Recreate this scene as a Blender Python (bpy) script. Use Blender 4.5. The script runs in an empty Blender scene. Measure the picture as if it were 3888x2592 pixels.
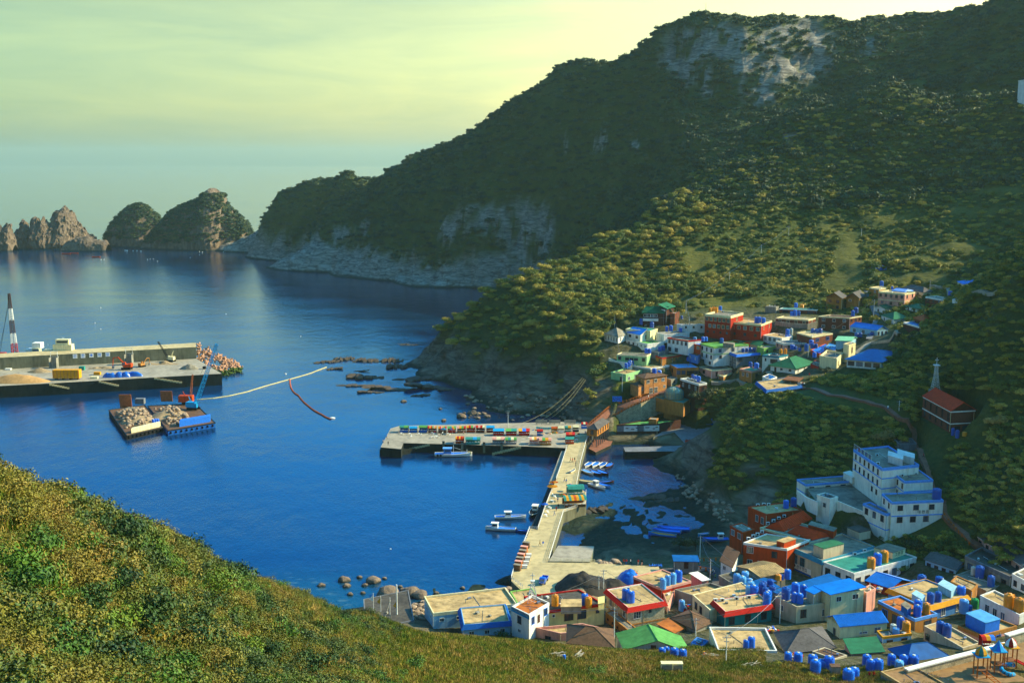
import bpy, math, random
import numpy as np
from mathutils import Vector, Matrix
R=math.radians
rnd=random.Random(7)
SC=bpy.context.scene; COL=SC.collection
# ---------------------------------------------------------------- camera
CAMZ=125.0; F=4320.0; CX,CY=1944.0,1296.0; PITCH=math.atan(686/4320)
cd=bpy.data.cameras.new("camera"); cam=bpy.data.objects.new("camera",cd); COL.objects.link(cam)
cam.location=(0,0,CAMZ); cam.rotation_euler=(R(90)-PITCH,0,0)
cd.sensor_width=36; cd.lens=36*F/3888; cd.clip_start=1; cd.clip_end=120000
SC.camera=cam
# ---------------------------------------------------------------- light
SUN_EL,SUN_AZ=R(30),R(76)          # azimuth clockwise from the view direction (+Y)
SC.view_settings.view_transform='Standard'; SC.view_settings.look='None'
SC.view_settings.exposure=0.92; SC.view_settings.gamma=1
sd=bpy.data.lights.new("sun",'SUN'); sd.energy=5.0; sd.angle=R(0.5); sd.color=(1,0.86,0.50)
so=bpy.data.objects.new("sun",sd); COL.objects.link(so)
sdir=Vector((math.sin(SUN_AZ)*math.cos(SUN_EL),math.cos(SUN_AZ)*math.cos(SUN_EL),math.sin(SUN_EL)))
so.rotation_euler=sdir.to_track_quat('Z','Y').to_euler(); so.location=(300,200,400)
W=bpy.data.worlds.new("World"); SC.world=W; W.use_nodes=True
nt=W.node_tree; nt.nodes.clear()
def N(nt,t,**k):
    n=nt.nodes.new(t)
    for a,b in k.items():
        if a.startswith('i_'):
            key=a[2:]; key=int(key) if key.isdigit() else key.replace('_',' ')
            n.inputs[key].default_value=b
        else: setattr(n,a,b)
    return n
L=lambda nt,a,b: nt.links.new(a,b)
def ramp(nt,fac,stops,interp='LINEAR'):
    r=N(nt,'ShaderNodeValToRGB'); e=r.color_ramp; e.interpolation=interp
    while len(e.elements)<len(stops): e.elements.new(.5)
    for el,(p,c) in zip(e.elements,stops): el.position=p; el.color=tuple(c)+(1,) if len(c)==3 else c
    L(nt,fac,r.inputs[0]); return r
def mix(nt,fac,a,b,mode='MIX'):
    m=N(nt,'ShaderNodeMix',data_type='RGBA',blend_type=mode)
    for s,v in ((m.inputs[0],fac),(m.inputs[6],a),(m.inputs[7],b)):
        if hasattr(v,'is_linked'): L(nt,v,s)
        elif isinstance(v,(int,float)): s.default_value=v
        else: s.default_value=tuple(v)+(1,) if len(v)==3 else v
    return m.outputs[2]
def math_(nt,op,a,b=None,c=None):
    m=N(nt,'ShaderNodeMath',operation=op)
    for s,v in zip(m.inputs,(a,b,c)):
        if v is None: continue
        if hasattr(v,'is_linked'): L(nt,v,s)
        else: s.default_value=v
    return m.outputs[0]
sky=N(nt,'ShaderNodeTexSky',sky_type='NISHITA',sun_disc=False,sun_elevation=SUN_EL,sun_rotation=SUN_AZ,altitude=50,air_density=1.0,dust_density=1.2,ozone_density=1.5)
tc=N(nt,'ShaderNodeTexCoord'); sep=N(nt,'ShaderNodeSeparateXYZ'); L(nt,tc.outputs['Generated'],sep.inputs[0])
el_=ramp(nt,sep.outputs['Z'],[(0.0,(.90,.92,.68)),(0.045,(1.08,.95,.58)),(0.13,(1.22,1.0,.55)),(0.19,(.42,.72,.75)),(0.28,(.14,.60,1.05)),(.42,(.15,.66,1.1)),(.65,(.20,.82,1.28)),(1.0,(.28,.95,1.35))])
el2=ramp(nt,sep.outputs['Z'],[(0.0,(.85,.90,.70)),(0.045,(1.08,.95,.58)),(0.13,(1.22,1.0,.55)),(0.18,(.40,1.1,1.35)),(0.25,(.04,1.35,3.1)),(.42,(.05,1.1,2.8)),(.65,(.20,.9,1.5)),(1.0,(.28,.95,1.35))])
frn=ramp(nt,sep.outputs['Y'],[(.45,(0,0,0)),(.75,(1,1,1))])
# brighter, creamier towards the sun's side; thin streaky cloud
side=math_(nt,'MULTIPLY_ADD',sep.outputs['X'],1.0,0.42)
sr=ramp(nt,side,[(0.0,(.50,.66,.66)),(0.35,(.76,.84,.74)),(0.6,(1.15,1.1,.92)),(.85,(1.6,1.45,1.2))])
mp=N(nt,'ShaderNodeMapping'); mp.inputs['Scale'].default_value=(2.2,2.2,14); mp.inputs['Rotation'].default_value=(0.25,0.1,0); L(nt,tc.outputs['Generated'],mp.inputs[0])
nz=N(nt,'ShaderNodeTexNoise',i_Scale=2.6,i_Detail=7.0,i_Roughness=.6,i_Distortion=.6); L(nt,mp.outputs[0],nz.inputs['Vector'])
cl=ramp(nt,nz.outputs[0],[(0.35,(.90,.93,.97)),(0.7,(1.16,1.10,1.0))])
elm=mix(nt,frn.outputs[0],el_.outputs[0],el2.outputs[0]); c1=mix(nt,1.0,sky.outputs[0],elm,'MULTIPLY'); c2=mix(nt,1.0,c1,sr.outputs[0],'MULTIPLY'); c3=mix(nt,1.0,c2,cl.outputs[0],'MULTIPLY')
bg=N(nt,'ShaderNodeBackground'); bg.inputs[1].default_value=0.135; L(nt,c3,bg.inputs[0])
wo=N(nt,'ShaderNodeOutputWorld'); L(nt,bg.outputs[0],wo.inputs[0])
# ---------------------------------------------------------------- projection helpers
SP,CP=math.sin(PITCH),math.cos(PITCH)
def ray(px,py):
    a=(px-CX)/F; b=(CY-py)/F
    return (a, CP+b*SP, -SP+b*CP)
def atY(px,py,Y):
    d=ray(px,py); t=Y/d[1]; return Vector((d[0]*t,Y,CAMZ+d[2]*t))
def atZ(px,py,z):
    d=ray(px,py); t=(z-CAMZ)/d[2]; return Vector((d[0]*t,d[1]*t,z))
def proj(p):
    x,y,z=p[0],p[1],p[2]-CAMZ
    f=y*CP-z*SP; u=y*SP+z*CP
    return CX+F*x/f, CY-F*u/f
# ---------------------------------------------------------------- object helpers
def tag(o,label=None,cat=None,group=None,kind=None):
    if label: o['label']=label
    if cat: o['category']=cat
    if group: o['group']=group
    if kind: o['kind']=kind
    return o
def link(name,me,mat=None,parent=None):
    o=bpy.data.objects.new(name,me); COL.objects.link(o)
    if parent: o.parent=parent
    if mat is not None and me is not None: me.materials.append(mat)
    return o
def empty(name,loc,label,cat,group=None,rz=0,s=1):
    o=bpy.data.objects.new(name,None); COL.objects.link(o); o.location=loc; o.rotation_euler=(0,0,rz); o.scale=(s,s,s); o.empty_display_size=.5
    return tag(o,label,cat,group)
class MB:
    def __init__(s): s.v=[]; s.f=[]; s.sm=False
    def add(s,vs,fs):
        n=len(s.v); s.v+= [tuple(v) for v in vs]; s.f+=[tuple(i+n for i in f) for f in fs]; return s
    def box(s,c,d,rz=0,M=None):
        x,y,z=d[0]/2,d[1]/2,d[2]/2
        vs=[Vector((a*x,b*y,e*z)) for e in(-1,1) for b in(-1,1) for a in(-1,1)]
        m=M if M is not None else Matrix.Rotation(rz,3,'Z')
        vs=[m@v+Vector(c) for v in vs]
        return s.add(vs,[(0,2,3,1),(4,5,7,6),(0,1,5,4),(2,6,7,3),(0,4,6,2),(1,3,7,5)])
    def tube(s,a,b,r,r2=None,n=6,cap=True):
        a=Vector(a); b=Vector(b); r2=r if r2 is None else r2; d=(b-a)
        if d.length<1e-6: return s
        q=d.to_track_quat('Z','Y').to_matrix(); vs=[]
        for p,rr in((a,r),(b,r2)):
            for i in range(n):
                t=2*math.pi*i/n; vs.append(p+q@Vector((rr*math.cos(t),rr*math.sin(t),0)))
        fs=[(i,(i+1)%n,n+(i+1)%n,n+i) for i in range(n)]
        if cap: fs+= [tuple(range(n))[::-1],tuple(range(n,2*n))]
        return s.add(vs,fs)
    def path(s,pts,r,n=5):
        for a,b in zip(pts,pts[1:]): s.tube(a,b,r,n=n,cap=False)
        return s
    def lathe(s,c,prof,n=12,ax=None,wob=0):
        vs=[];fs=[];c=Vector(c)
        for (r,z) in prof:
            for i in range(n):
                t=2*math.pi*i/n; rr=r*(1+wob*math.cos(4*t)); v=Vector((rr*math.cos(t),rr*math.sin(t),z))
                vs.append((ax@v if ax else v)+c)
        m=len(prof)
        for j in range(m-1):
            for i in range(n):
                fs.append((j*n+i,j*n+(i+1)%n,(j+1)*n+(i+1)%n,(j+1)*n+i))
        fs.append(tuple(range(n))[::-1]); fs.append(tuple(range((m-1)*n,m*n)))
        return s.add(vs,fs)
    def prism(s,poly,z0,z1,z1l=None):
        n=len(poly); vs=[(p[0],p[1],z0) for p in poly]+[(p[0],p[1],z1 if z1l is None else z1l[i]) for i,p in enumerate(poly)]
        ar=sum(poly[i][0]*poly[(i+1)%n][1]-poly[(i+1)%n][0]*poly[i][1] for i in range(n))
        fs=[(i,(i+1)%n,n+(i+1)%n,n+i) for i in range(n)]+[tuple(range(n))[::-1],tuple(range(n,2*n))]
        if ar<0: fs=[f[::-1] for f in fs]
        return s.add(vs,fs)
    def mesh(s,name):
        me=bpy.data.meshes.new(name); me.from_pydata(s.v,[],s.f)
        if s.sm:
            me.polygons.foreach_set('use_smooth',[True]*len(me.polygons))
        return me
    def build(s,name,mat,parent=None,loc=None):
        o=link(name,s.mesh(name),mat,parent)
        if loc is not None: o.location=loc
        return o
def npmesh(name,V,Fq,smooth=True):
    me=bpy.data.meshes.new(name); V=np.asarray(V,dtype=np.float32); Fq=np.asarray(Fq,dtype=np.int32); k=Fq.shape[1]
    me.vertices.add(len(V)); me.vertices.foreach_set('co',V.ravel())
    me.loops.add(Fq.size); me.loops.foreach_set('vertex_index',Fq.ravel())
    me.polygons.add(len(Fq)); me.polygons.foreach_set('loop_start',np.arange(0,Fq.size,k,dtype=np.int32))
    me.polygons.foreach_set('loop_total',np.full(len(Fq),k,dtype=np.int32))
    me.polygons.foreach_set('use_smooth',np.full(len(Fq),smooth))
    me.update(calc_edges=True); me.validate(); return me
def setattr_(me,name,arr):
    a=me.attributes.new(name,'FLOAT','POINT'); a.data.foreach_set('value',np.asarray(arr,dtype=np.float32))
# ---------------------------------------------------------------- numpy value noise
_g=np.random.RandomState(3).rand(64,64,64).astype(np.float32)
def vnoise(P,sc,seed=0):
    P=P/sc+seed*17.31; i=np.floor(P).astype(int); f=P-i; f=f*f*(3-2*f); i&=63; j=(i+1)&63
    x0,y0,z0=i.T; x1,y1,z1=j.T; fx,fy,fz=f.T
    l=lambda a,b,t:a+(b-a)*t
    return l(l(l(_g[x0,y0,z0],_g[x1,y0,z0],fx),l(_g[x0,y1,z0],_g[x1,y1,z0],fx),fy),l(l(_g[x0,y0,z1],_g[x1,y0,z1],fx),l(_g[x0,y1,z1],_g[x1,y1,z1],fx),fy),fz)*2-1
def fbm(P,sc,o=4,seed=0,g=.5):
    s=0;a=1;t=0
    for k in range(o): s=s+a*vnoise(P,sc/2**k,seed+k); t+=a; a*=g
    return s/t
# ---------------------------------------------------------------- materials
MATS={}
def newmat(name):
    m=bpy.data.materials.new(name); m.use_nodes=True; nt=m.node_tree; nt.nodes.clear()
    b=N(nt,'ShaderNodeBsdfPrincipled'); o=N(nt,'ShaderNodeOutputMaterial'); L(nt,b.outputs[0],o.inputs[0])
    return m,nt,b
def lin(c): return tuple(((x/255+.055)/1.055)**2.4 if x/255>.04045 else x/255/12.92 for x in c)
def mat(name,col,rough=.8,var=.18,sc=1.2,dirt=.35,metal=0,streak=False,bump=.0,spec=.14,rnd_=False):
    """painted / concrete / plastic surface: base colour with mottling, stains and grain"""
    if name in MATS: return MATS[name]
    m,nt,b=newmat(name); MATS[name]=m
    tc=N(nt,'ShaderNodeTexCoord'); g=N(nt,'ShaderNodeNewGeometry')
    mp=N(nt,'ShaderNodeMapping'); L(nt,g.outputs['Position'],mp.inputs[0])
    if streak: mp.inputs['Scale'].default_value=(1,1,.18)
    n1=N(nt,'ShaderNodeTexNoise',i_Scale=sc,i_Detail=6.0,i_Roughness=.65); L(nt,mp.outputs[0],n1.inputs['Vector'])
    n2=N(nt,'ShaderNodeTexNoise',i_Scale=sc*.22,i_Detail=4.0,i_Roughness=.6); L(nt,g.outputs['Position'],n2.inputs['Vector'])
    d=tuple(x*(1-dirt) for x in col); h=tuple(min(1,x*(1+var)) for x in col)
    if rnd_:
        oi=N(nt,'ShaderNodeObjectInfo'); rr=ramp(nt,oi.outputs['Random'],[(0,(.72,.75,.8)),(.5,(1,1,1)),(1,(1.35,1.25,1.1))])
    r1=ramp(nt,n1.outputs[0],[(0.3,d),(0.52,col),(0.75,h)])
    r2=ramp(nt,n2.outputs[0],[(0.3,(1-dirt*.8,)*3),(0.6,(1,1,1))])
    c=mix(nt,1.0,r1.outputs[0],r2.outputs[0],'MULTIPLY')
    if rnd_: c=mix(nt,1.0,c,rr.outputs[0],'MULTIPLY')
    L(nt,c,b.inputs['Base Color'])
    b.inputs['Roughness'].default_value=rough; b.inputs['Metallic'].default_value=metal; b.inputs['Specular IOR Level'].default_value=spec
    if bump:
        bm=N(nt,'ShaderNodeBump',i_Strength=bump,i_Distance=.1); L(nt,n1.outputs[0],bm.inputs['Height']); L(nt,bm.outputs[0],b.inputs['Normal'])
    return m
# ================================================================ TERRAIN
CP_=[]   # control points (x,y,z)
def cY(*a):
    for px,py,Y in a: p=atY(px,py,Y); CP_.append((p.x,p.y,p.z))
def cZ(*a):
    for px,py,z in a: p=atZ(px,py,z); CP_.append((p.x,p.y,p.z))
def cW(*a): CP_.extend(a)
def cPY(*a):
    for px,Y,z in a: CP_.append(((px-CX)/F*(Y*CP+(CAMZ-z)*SP),Y,z))
SIL=[(-300,1650,90),(0,1812,100),(250,1902,110),(350,1955,118),(420,2010,124),(520,1990,128),(680,2045,140),(850,2155,158),(1000,2210,172),(1100,2245,182),(1400,2330,203),(1700,2415,220),(2000,2440,226),(2300,2480,228),(2700,2520,230),(3000,2560,226)]
cY(*SIL)
for px,py,Y in SIL[:11]:
    z=atY(px,py,Y).z
    cPY((px,Y+25,z-17),(px,Y+60,z*.5-3))
cPY((-400,240,0),(0,250,0),(400,262,0),(700,280,0),(1000,295,0),(1250,303,0),(1420,306,1))
cY((0,2592,62),(0,2200,80),(500,2592,85),(500,2250,108),(1000,2592,115),(1000,2380,145),(1500,2592,160),(1500,2470,188),(2000,2592,195),(2400,2592,208),(2800,2592,215),(3200,2592,224))
cW((-30,15,112),(0,15,112),(-80,60,100),(-100,120,85),(0,40,99),(40,60,86),(60,120,58),(110,180,26),(100,110,50),(170,150,40),(-160,200,50))
# lower village
cPY((1600,270,6),(1850,268,7),(2000,262,9),(2250,258,9),(2450,250,12))
cZ((1650,2225,.6),(1800,2215,.6),(1950,2200,1.5),(2000,2150,3),(2150,2130,3.4),(2300,2160,3.5),(2100,2330,4),(2400,2300,5),(2800,2250,5),(2500,2400,8),(2800,2400,9),(3000,2450,12),(2600,2480,15),(3000,2520,18),(3400,2500,16),(3600,2560,18),(3888,2500,18.5),(3888,2592,18.5),(3500,2592,19),(3300,2300,6.5),(3600,2300,8.5),(3888,2300,12),(3500,2180,8),(3800,2180,13),(2800,2150,5),(2950,2040,5.5),(3100,2060,6.5),(3360,2045,11),(3200,1900,15.2),(3050,1895,11.5),(3300,2140,6.2),(3550,2070,12),(3620,2000,16),(3650,1900,22),(2550,2180,3.5),(2700,2130,3.2),(2480,2160,3))
# cove flats, pools, little harbour
cZ((2200,2080,.3),(2400,2020,.2),(2600,2080,.6),(2150,2000,.2),(2300,1950,.1),(2520,1960,.0),(2250,1870,-.9),(2400,1850,-.8),(2175,1960,.5),(2230,1990,.5),(2300,2060,.5),(2330,1910,.1),(2420,1910,.3),(2200,1820,-2),(2570,1990,-.35),(2500,1965,-.25),(2520,2030,-.1),(2300,1780,-2),(2200,1760,-3),(2520,1870,.4),(2650,1930,.7),(2760,2000,1.2),(2450,1920,.3),(2300,1720,-2),(2500,1770,.0),(2420,1660,.6),(2520,1650,1.2),(2600,1690,2.0),(2660,1640,3),(2740,1590,5),(2350,1690,-.8),(2600,1800,1),(2690,1830,2),(2700,1900,1.5),(2830,1950,3),(2400,1610,5),(2480,1600,6))
# middle dark hill
cY((2800,1850,396),(2800,1750,402),(2800,1600,420),(2700,1700,440),(2760,1600,446),(2820,1550,446),(3000,1960,366),(3000,1850,388),(3000,1700,405),(3000,1600,420),(3000,1500,440),(2850,1500,447),(3300,1500,425),(3300,1650,400),(3250,1780,390),(3500,1500,410),(3500,1620,392),(3620,1640,385),(3400,1750,380),(3888,1500,365),(3888,1750,335),(3888,2000,305),(3700,1800,350),(3888,1200,392),(3700,1250,425),(3888,992,412),(3720,1120,440),(3560,1230,452),(3440,1320,464),(3320,1400,458),(3700,1500,380),(3600,1350,425))
# upper village
cZ((2330,1600,8),(2440,1535,13),(2560,1575,8),(2500,1575,7),(2560,1490,17),(2600,1560,7))
cY((2300,1450,545),(2400,1450,535),(2500,1450,530),(2600,1450,520),(2700,1450,512),(2700,1510,525),(2800,1480,508),(2900,1450,480),(3050,1480,445),(2400,1350,560),(2700,1350,550),(3000,1350,530),(3200,1370,500),(2350,1250,590),(2600,1250,585),(2900,1250,575),(3200,1250,560),(2500,1150,630),(2900,1150,625),(3200,1080,640),(2700,1100,650),(3400,1250,545),(3600,1180,540),(3700,1080,580),(3300,1150,600))
# near headland
cZ((1570,1372,0),(1620,1395,.5),(1700,1440,1),(1850,1475,1),(2000,1495,2),(2120,1515,2),(2200,1590,1),(2000,1570,.3),(1850,1560,.1),(1750,1520,.0),(2150,1560,1.2),(1900,1530,.6),(2270,1615,4),(2290,1570,8))
cY((1650,1290,690),(1590,1350,704),(1800,1190,682),(1790,1250,672),(1850,1110,684),(1960,1085,672),(2070,1078,662),(1720,1350,655),(1900,1320,612),(2000,1420,578),(1880,1420,606),(2100,1350,585),(2200,1300,575),(2250,1420,545),(2160,1470,555),(2240,1500,530),(2180,1500,540),(2290,1490,530),(2340,1520,522),(2230,1560,524),(1700,1240,700))
cPY((1850,760,5),(1900,800,0),(1950,860,-1),(1800,740,0),(1700,730,-2),(1650,720,-3))
# wooded spur and the terraced slope behind the village
cY((2100,1000,700),(2300,910,740),(2500,810,775),(2580,765,790),(2400,1050,690),(2300,1150,640),(2100,1150,625),(2100,1250,600),(2600,1000,700),(2600,900,740),(2800,900,735),(2800,1000,690),(3000,900,725),(3100,980,680),(3200,900,712),(3400,900,700),(3700,900,670),(3888,900,650),(3888,700,720),(3400,700,770),(3000,700,790),(2700,720,820),(3500,1000,645),(3750,1000,612),(2650,650,860),(2850,480,890),(3100,380,880),(3390,335,860),(3700,350,830),(3888,370,800),(3400,500,810),(3800,520,780),(3100,550,830),(2900,620,840))
for px,py,Y in ((2850,480,880),(3100,380,880),(3390,335,860),(3700,350,830),(3888,370,800)):
    cPY((px,Y+45,atY(px,py,Y).z-28))
cPY((2450,860,72),(2250,850,40),(2100,800,18),(2700,900,95))
# big mountain
SKY=[(985,885,1500),(1000,830,1500),(1060,745,1500),(1170,690,1480),(1320,645,1450),(1520,638,1420),(1630,572,1380),(1820,489,1340),(1950,382,1300),(2115,274,1260),(2215,232,1240),(2350,217,1220),(2450,159,1200),(2580,92,1180),(2680,43,1170),(2780,48,1160),(2975,64,1150),(3140,68,1150),(3300,82,1150),(3470,98,1150),(3540,105,1140),(3670,72,1100),(3790,10,1060),(3888,-50,1030),(4200,-150,950),(4700,-150,850)]
cY(*SKY)
for px,py,Y in SKY: cPY((px,Y+70,atY(px,py,Y).z*.82-6),(px,Y+260,atY(px,py,Y).z*.35-10))
cZ((985,968,0),(1000,985,0),(1160,992,0),(1250,1035,0),(1400,1062,0),(1490,1067,0),(1740,1092,0),(1880,1094,0))
cPY((2000,1120,0),(2100,1060,3),(2150,980,2),(940,1480,-2),(940,1560,-2))
cY((1750,800,1195),(1750,960,1152),(2050,820,1150),(2050,950,1110),(2100,1000,1070),(2300,800,1050),(1400,900,1300),(1400,1010,1235),(1600,1020,1170),(1200,850,1420),(1150,940,1440),(1600,700,1280),(2000,500,1230),(2000,700,1180),(2400,400,1150),(2400,600,1080),(2800,120,1130),(2800,300,1080),(2800,500,1000),(3200,180,1110),(3200,300,1050),(2700,650,950),(3500,250,1020),(3700,250,970),(3888,200,930),(3888,330,890),(3600,180,1060),(2300,930,960),(2500,120,1185))
# hill on the right, beyond the frame (throws the village's afternoon shade)
cW((205,250,36),(212,300,48),(218,350,76),(228,380,118),(238,403,134),(255,450,124),(285,520,116),(330,600,135),(380,700,150),(300,300,80),(320,400,110),(450,400,130),(450,250,80),(300,200,45),(230,180,28),(500,600,150),(600,800,180),(700,500,160),(900,900,170),(900,500,120),(450,120,50),(700,150,50))
# sea bed
for px0,px1,Y in ((-900,1900,340),(-900,2100,400),(-900,1450,450),(-900,1450,500),(-900,1500,560),(-900,1400,640),(-900,1450,710),(-900,1650,790),(-900,1750,900),(-900,1750,1000),(-900,1500,1100),(-900,1200,1200),(-900,900,1350),(-900,850,1550),(-900,800,1800),(-900,3500,2100),(-900,4500,2500)):
    n=max(3,int((px1-px0)*Y/F/110)+2)
    for i in range(n+1): cPY((px0+(px1-px0)*i/n,Y,-9 if i<n else -4))
cPY((1500,478,-5),(1700,478,-5),(1900,478,-5),(2050,470,-5),(1900,440,-6),(2030,340,-4),(2100,430,-5),(-600,280,-5),(1300,330,-5),(1700,325,-4),(1950,320,-3),(1500,315,-2.5))
CPA=np.array(CP_); 
# drop near-duplicates
keep=[]
for i,p in enumerate(CPA):
    if all((CPA[j,0]-p[0])**2+(CPA[j,1]-p[1])**2>9 for j in keep): keep.append(i)
CPA=CPA[keep]
def _phi(A,B):
    return np.sqrt((A[:,None,0]-B[None,:,0])**2+(A[:,None,1]-B[None,:,1])**2)
_n=len(CPA); _A=np.zeros((_n+3,_n+3)); _A[:_n,:_n]=_phi(CPA,CPA)-np.eye(_n)*1.0
_A[:_n,_n]=1;_A[:_n,_n+1:]=CPA[:,:2];_A[_n,:_n]=1;_A[_n+1:,:_n]=CPA[:,:2].T
_w=np.linalg.solve(_A,np.concatenate([CPA[:,2],[0,0,0]]))
def Hraw(X):
    X=np.atleast_2d(X); out=np.zeros(len(X))
    for s in range(0,len(X),20000):
        B=X[s:s+20000]; out[s:s+20000]=_phi(B,CPA)@_w[:_n]+_w[_n]+B[:,:2]@_w[_n+1:]
    return out
# --- polar grid
ang=np.concatenate([np.linspace(-34,-25.5,18),np.linspace(-25,25.5,520),np.linspace(26,63,60)])*math.pi/180
rad=np.concatenate([[8,14,20],np.geomspace(26,2600,700)])
AA,RR=np.meshgrid(ang,rad); X=(RR*np.sin(AA)).ravel(); Yw=(RR*np.cos(AA)).ravel()
Z=Hraw(np.stack([X,Yw],1))
P=np.stack([X,Yw,Z],1)
def projN(P):
    z=P[:,2]-CAMZ; f=P[:,1]*CP-z*SP; u=P[:,1]*SP+z*CP; f=np.maximum(f,1)
    return CX+F*P[:,0]/f, CY-F*u/f
PX,PY=projN(P)
nR,nA=AA.shape
Zg=Z.reshape(nR,nA); 
gy=np.gradient(Zg,axis=0)/np.gradient(RR,axis=0); gx=np.gradient(Zg,axis=1)/(RR*np.gradient(AA,axis=1))
SL=np.sqrt(gx**2+gy**2).ravel()
def sstep(a,b,x): t=np.clip((x-a)/(b-a),0,1); return t*t*(3-2*t)
def blob(pts):
    """soft mask: pixel ellipses (px,py,rx,ry,Ymin,Ymax) fixed once on the ground as rock / field zones"""
    m=np.zeros(len(P))
    for px,py,rx,ry,y0,y1 in pts:
        d=np.sqrt(((PX-px)/rx)**2+((PY-py)/ry)**2); m=np.maximum(m,sstep(1.15,.75,d)*(Yw>y0)*(Yw<y1))
    return m
PM=P*np.array([1,1,1.0])
big=fbm(P,60,4,1); med=fbm(P,14,4,2); fine=fbm(P,4,3,5)
rock=blob([(2700,170,190,75,950,1400),(2600,230,110,60,950,1400),(3000,180,190,110,950,1400),(2900,260,160,50,950,1400),(2690,310,40,55,950,1400),(2880,330,80,60,950,1400),(2620,280,60,40,950,1400),(3120,200,60,60,950,1400),(3290,190,50,35,950,1400),(2280,560,28,30,950,1400),(2150,565,12,22,900,1400),(2410,565,20,15,900,1400),(1830,850,130,55,1000,1300),(1980,880,70,110,1000,1300),(2060,880,50,90,1000,1300),(1880,930,60,70,1000,1300),(1700,870,40,40,1000,1300),(1300,900,60,30,1100,1500),(1390,870,25,30,1100,1400),(3000,550,30,20,700,900)])
rock=rock*sstep(-.35,.05,med+.5*fine)
r2=sstep(.85,1.25,SL+.35*med)*sstep(26,14,Z+8*med)*(Yw<760)*(Yw>470)*(PX>1500)*(Z>0)*(PX<2330)
r3=sstep(34,18,Z-14*med-8*fine)*(Yw>1000)*(Yw<1800)*(PX<2300)
r4=sstep(21,11,Z-12*med+(PX-1650)*.012)*(Yw>505)*(Yw<760)*(PX<2330)*(PX>1500)
r5=sstep(9,3,Z+3*med)*(Yw>260)*(Yw<1000)
r6=blob([(2650,1750,75,120,400,480),(2850,1860,110,110,370,440),(2740,1890,90,60,380,460),(2290,1520,60,90,480,560),(2180,1480,80,80,480,560),(3480,1330,0.1,.1,0,1)])*sstep(-.4,.1,med)
rock=np.clip(np.maximum.reduce([rock,r2,r3,r4,r5*.8,r6]),0,1)
shore=sstep(3.2,1.0,Z-1.2*med)*(Z>-8)
vill=blob([(2950,2330,1050,230,225,345),(2870,1310,560,142,440,640),(2420,1330,150,110,480,620),(3150,1960,300,130,290,345)])
rock=rock*(1-vill)
fieldm=blob([(3215,1000,60,120,500,760),(3200,1080,90,40,500,760),(2640,985,70,35,560,760),(2680,1035,70,25,560,760),(3150,870,60,16,600,790),(3400,840,120,14,600,790),(3640,960,180,18,540,740),(3560,1010,200,12,540,740),(3700,830,180,14,580,780),(3800,760,100,20,600,780),(2750,1150,240,18,520,700),(3480,1080,130,22,520,700)])
# displacement: crags on rock, softer lumps elsewhere
dist=np.sqrt(X**2+Yw**2)
onland=sstep(-3,4,Z)
amp=np.clip(dist/550,.35,2.0)
flat=np.clip(vill+shore*.7,0,1)
crag=fbm(P*np.array([1,1,.45]),11,4,9); strata=vnoise(P*np.array([.25,.25,1])+3*med[:,None],3.0,4)
gul=np.abs(fbm(P*np.array([1.3,.6,1.0]),120,3,51)); dz=((8-gul*26)*sstep(640,900,dist)+big*5*amp*sstep(330,700,dist)+med*2.2*amp)*onland*(1-flat)*(1-.3*rock)*sstep(-1,6,Z)+med*.25*flat
ridge=np.abs(fbm(P,22,3,12)); 
P[:,2]+=dz+rock*onland*(crag*3.0*amp)*(1-.8*shore)
out=np.stack([np.sin(X/31+med*2),-np.ones_like(X)],1); out/=np.linalg.norm(out,axis=1)[:,None]
bluff=1-.85*(PX>2130)*(PX<2420)*(Yw>470)*(Yw<620)
hd=bluff*rock*sstep(2,8,Z)*(crag*3.4+strata*1.3-ridge*5)*np.clip(dist/600,.4,1.6)
P[:,0]+=out[:,0]*hd; P[:,1]+=out[:,1]*hd
# tidal flat relief: pools and kelp-covered hummocks
tid=(Z>-2.5)*(Z<2.2)*(Yw<520)*(PX>2120)*(dist>330)*(PY>1740)
P[:,2]+=tid*(fbm(P,7,5,21,.65)*1.3+.05)
P[:,2]=np.maximum(P[:,2],-12)
idx=np.arange(nR*nA).reshape(nR,nA)
Fq=np.stack([idx[:-1,:-1],idx[:-1,1:],idx[1:,1:],idx[1:,:-1]],-1).reshape(-1,4)
# skip the empty sea bed
fz=P[Fq,2].max(1); Fq=Fq[fz>-6.5]
tm=npmesh('terrain',P,Fq)
setattr_(tm,'rock',rock); setattr_(tm,'field',fieldm); setattr_(tm,'village',np.clip(vill,0,1)); setattr_(tm,'near',sstep(330,230,dist))
from mathutils.bvhtree import BVHTree
# height lookup on the displaced grid (polar bilinear)
Zf=P[:,2].reshape(nR,nA)
def ground(x,y):
    a=math.atan2(x,y); r=math.hypot(x,y)
    i=np.searchsorted(rad,r)-1; j=np.searchsorted(ang,a)-1
    i=min(max(i,0),nR-2); j=min(max(j,0),nA-2)
    u=(r-rad[i])/(rad[i+1]-rad[i]); v=(a-ang[j])/(ang[j+1]-ang[j])
    return float((Zf[i,j]*(1-v)+Zf[i,j+1]*v)*(1-u)+(Zf[i+1,j]*(1-v)+Zf[i+1,j+1]*v)*u)
def onground(px,py,guess=5.0):
    """march along the view ray of a photo position until it meets the terrain"""
    d=ray(px,py); t=50.0
    while t<2500:
        if CAMZ+d[2]*t<=max(ground(d[0]*t,d[1]*t),0): break
        t+=1.0
    return Vector((d[0]*t,d[1]*t,max(ground(d[0]*t,d[1]*t),0)))
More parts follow.
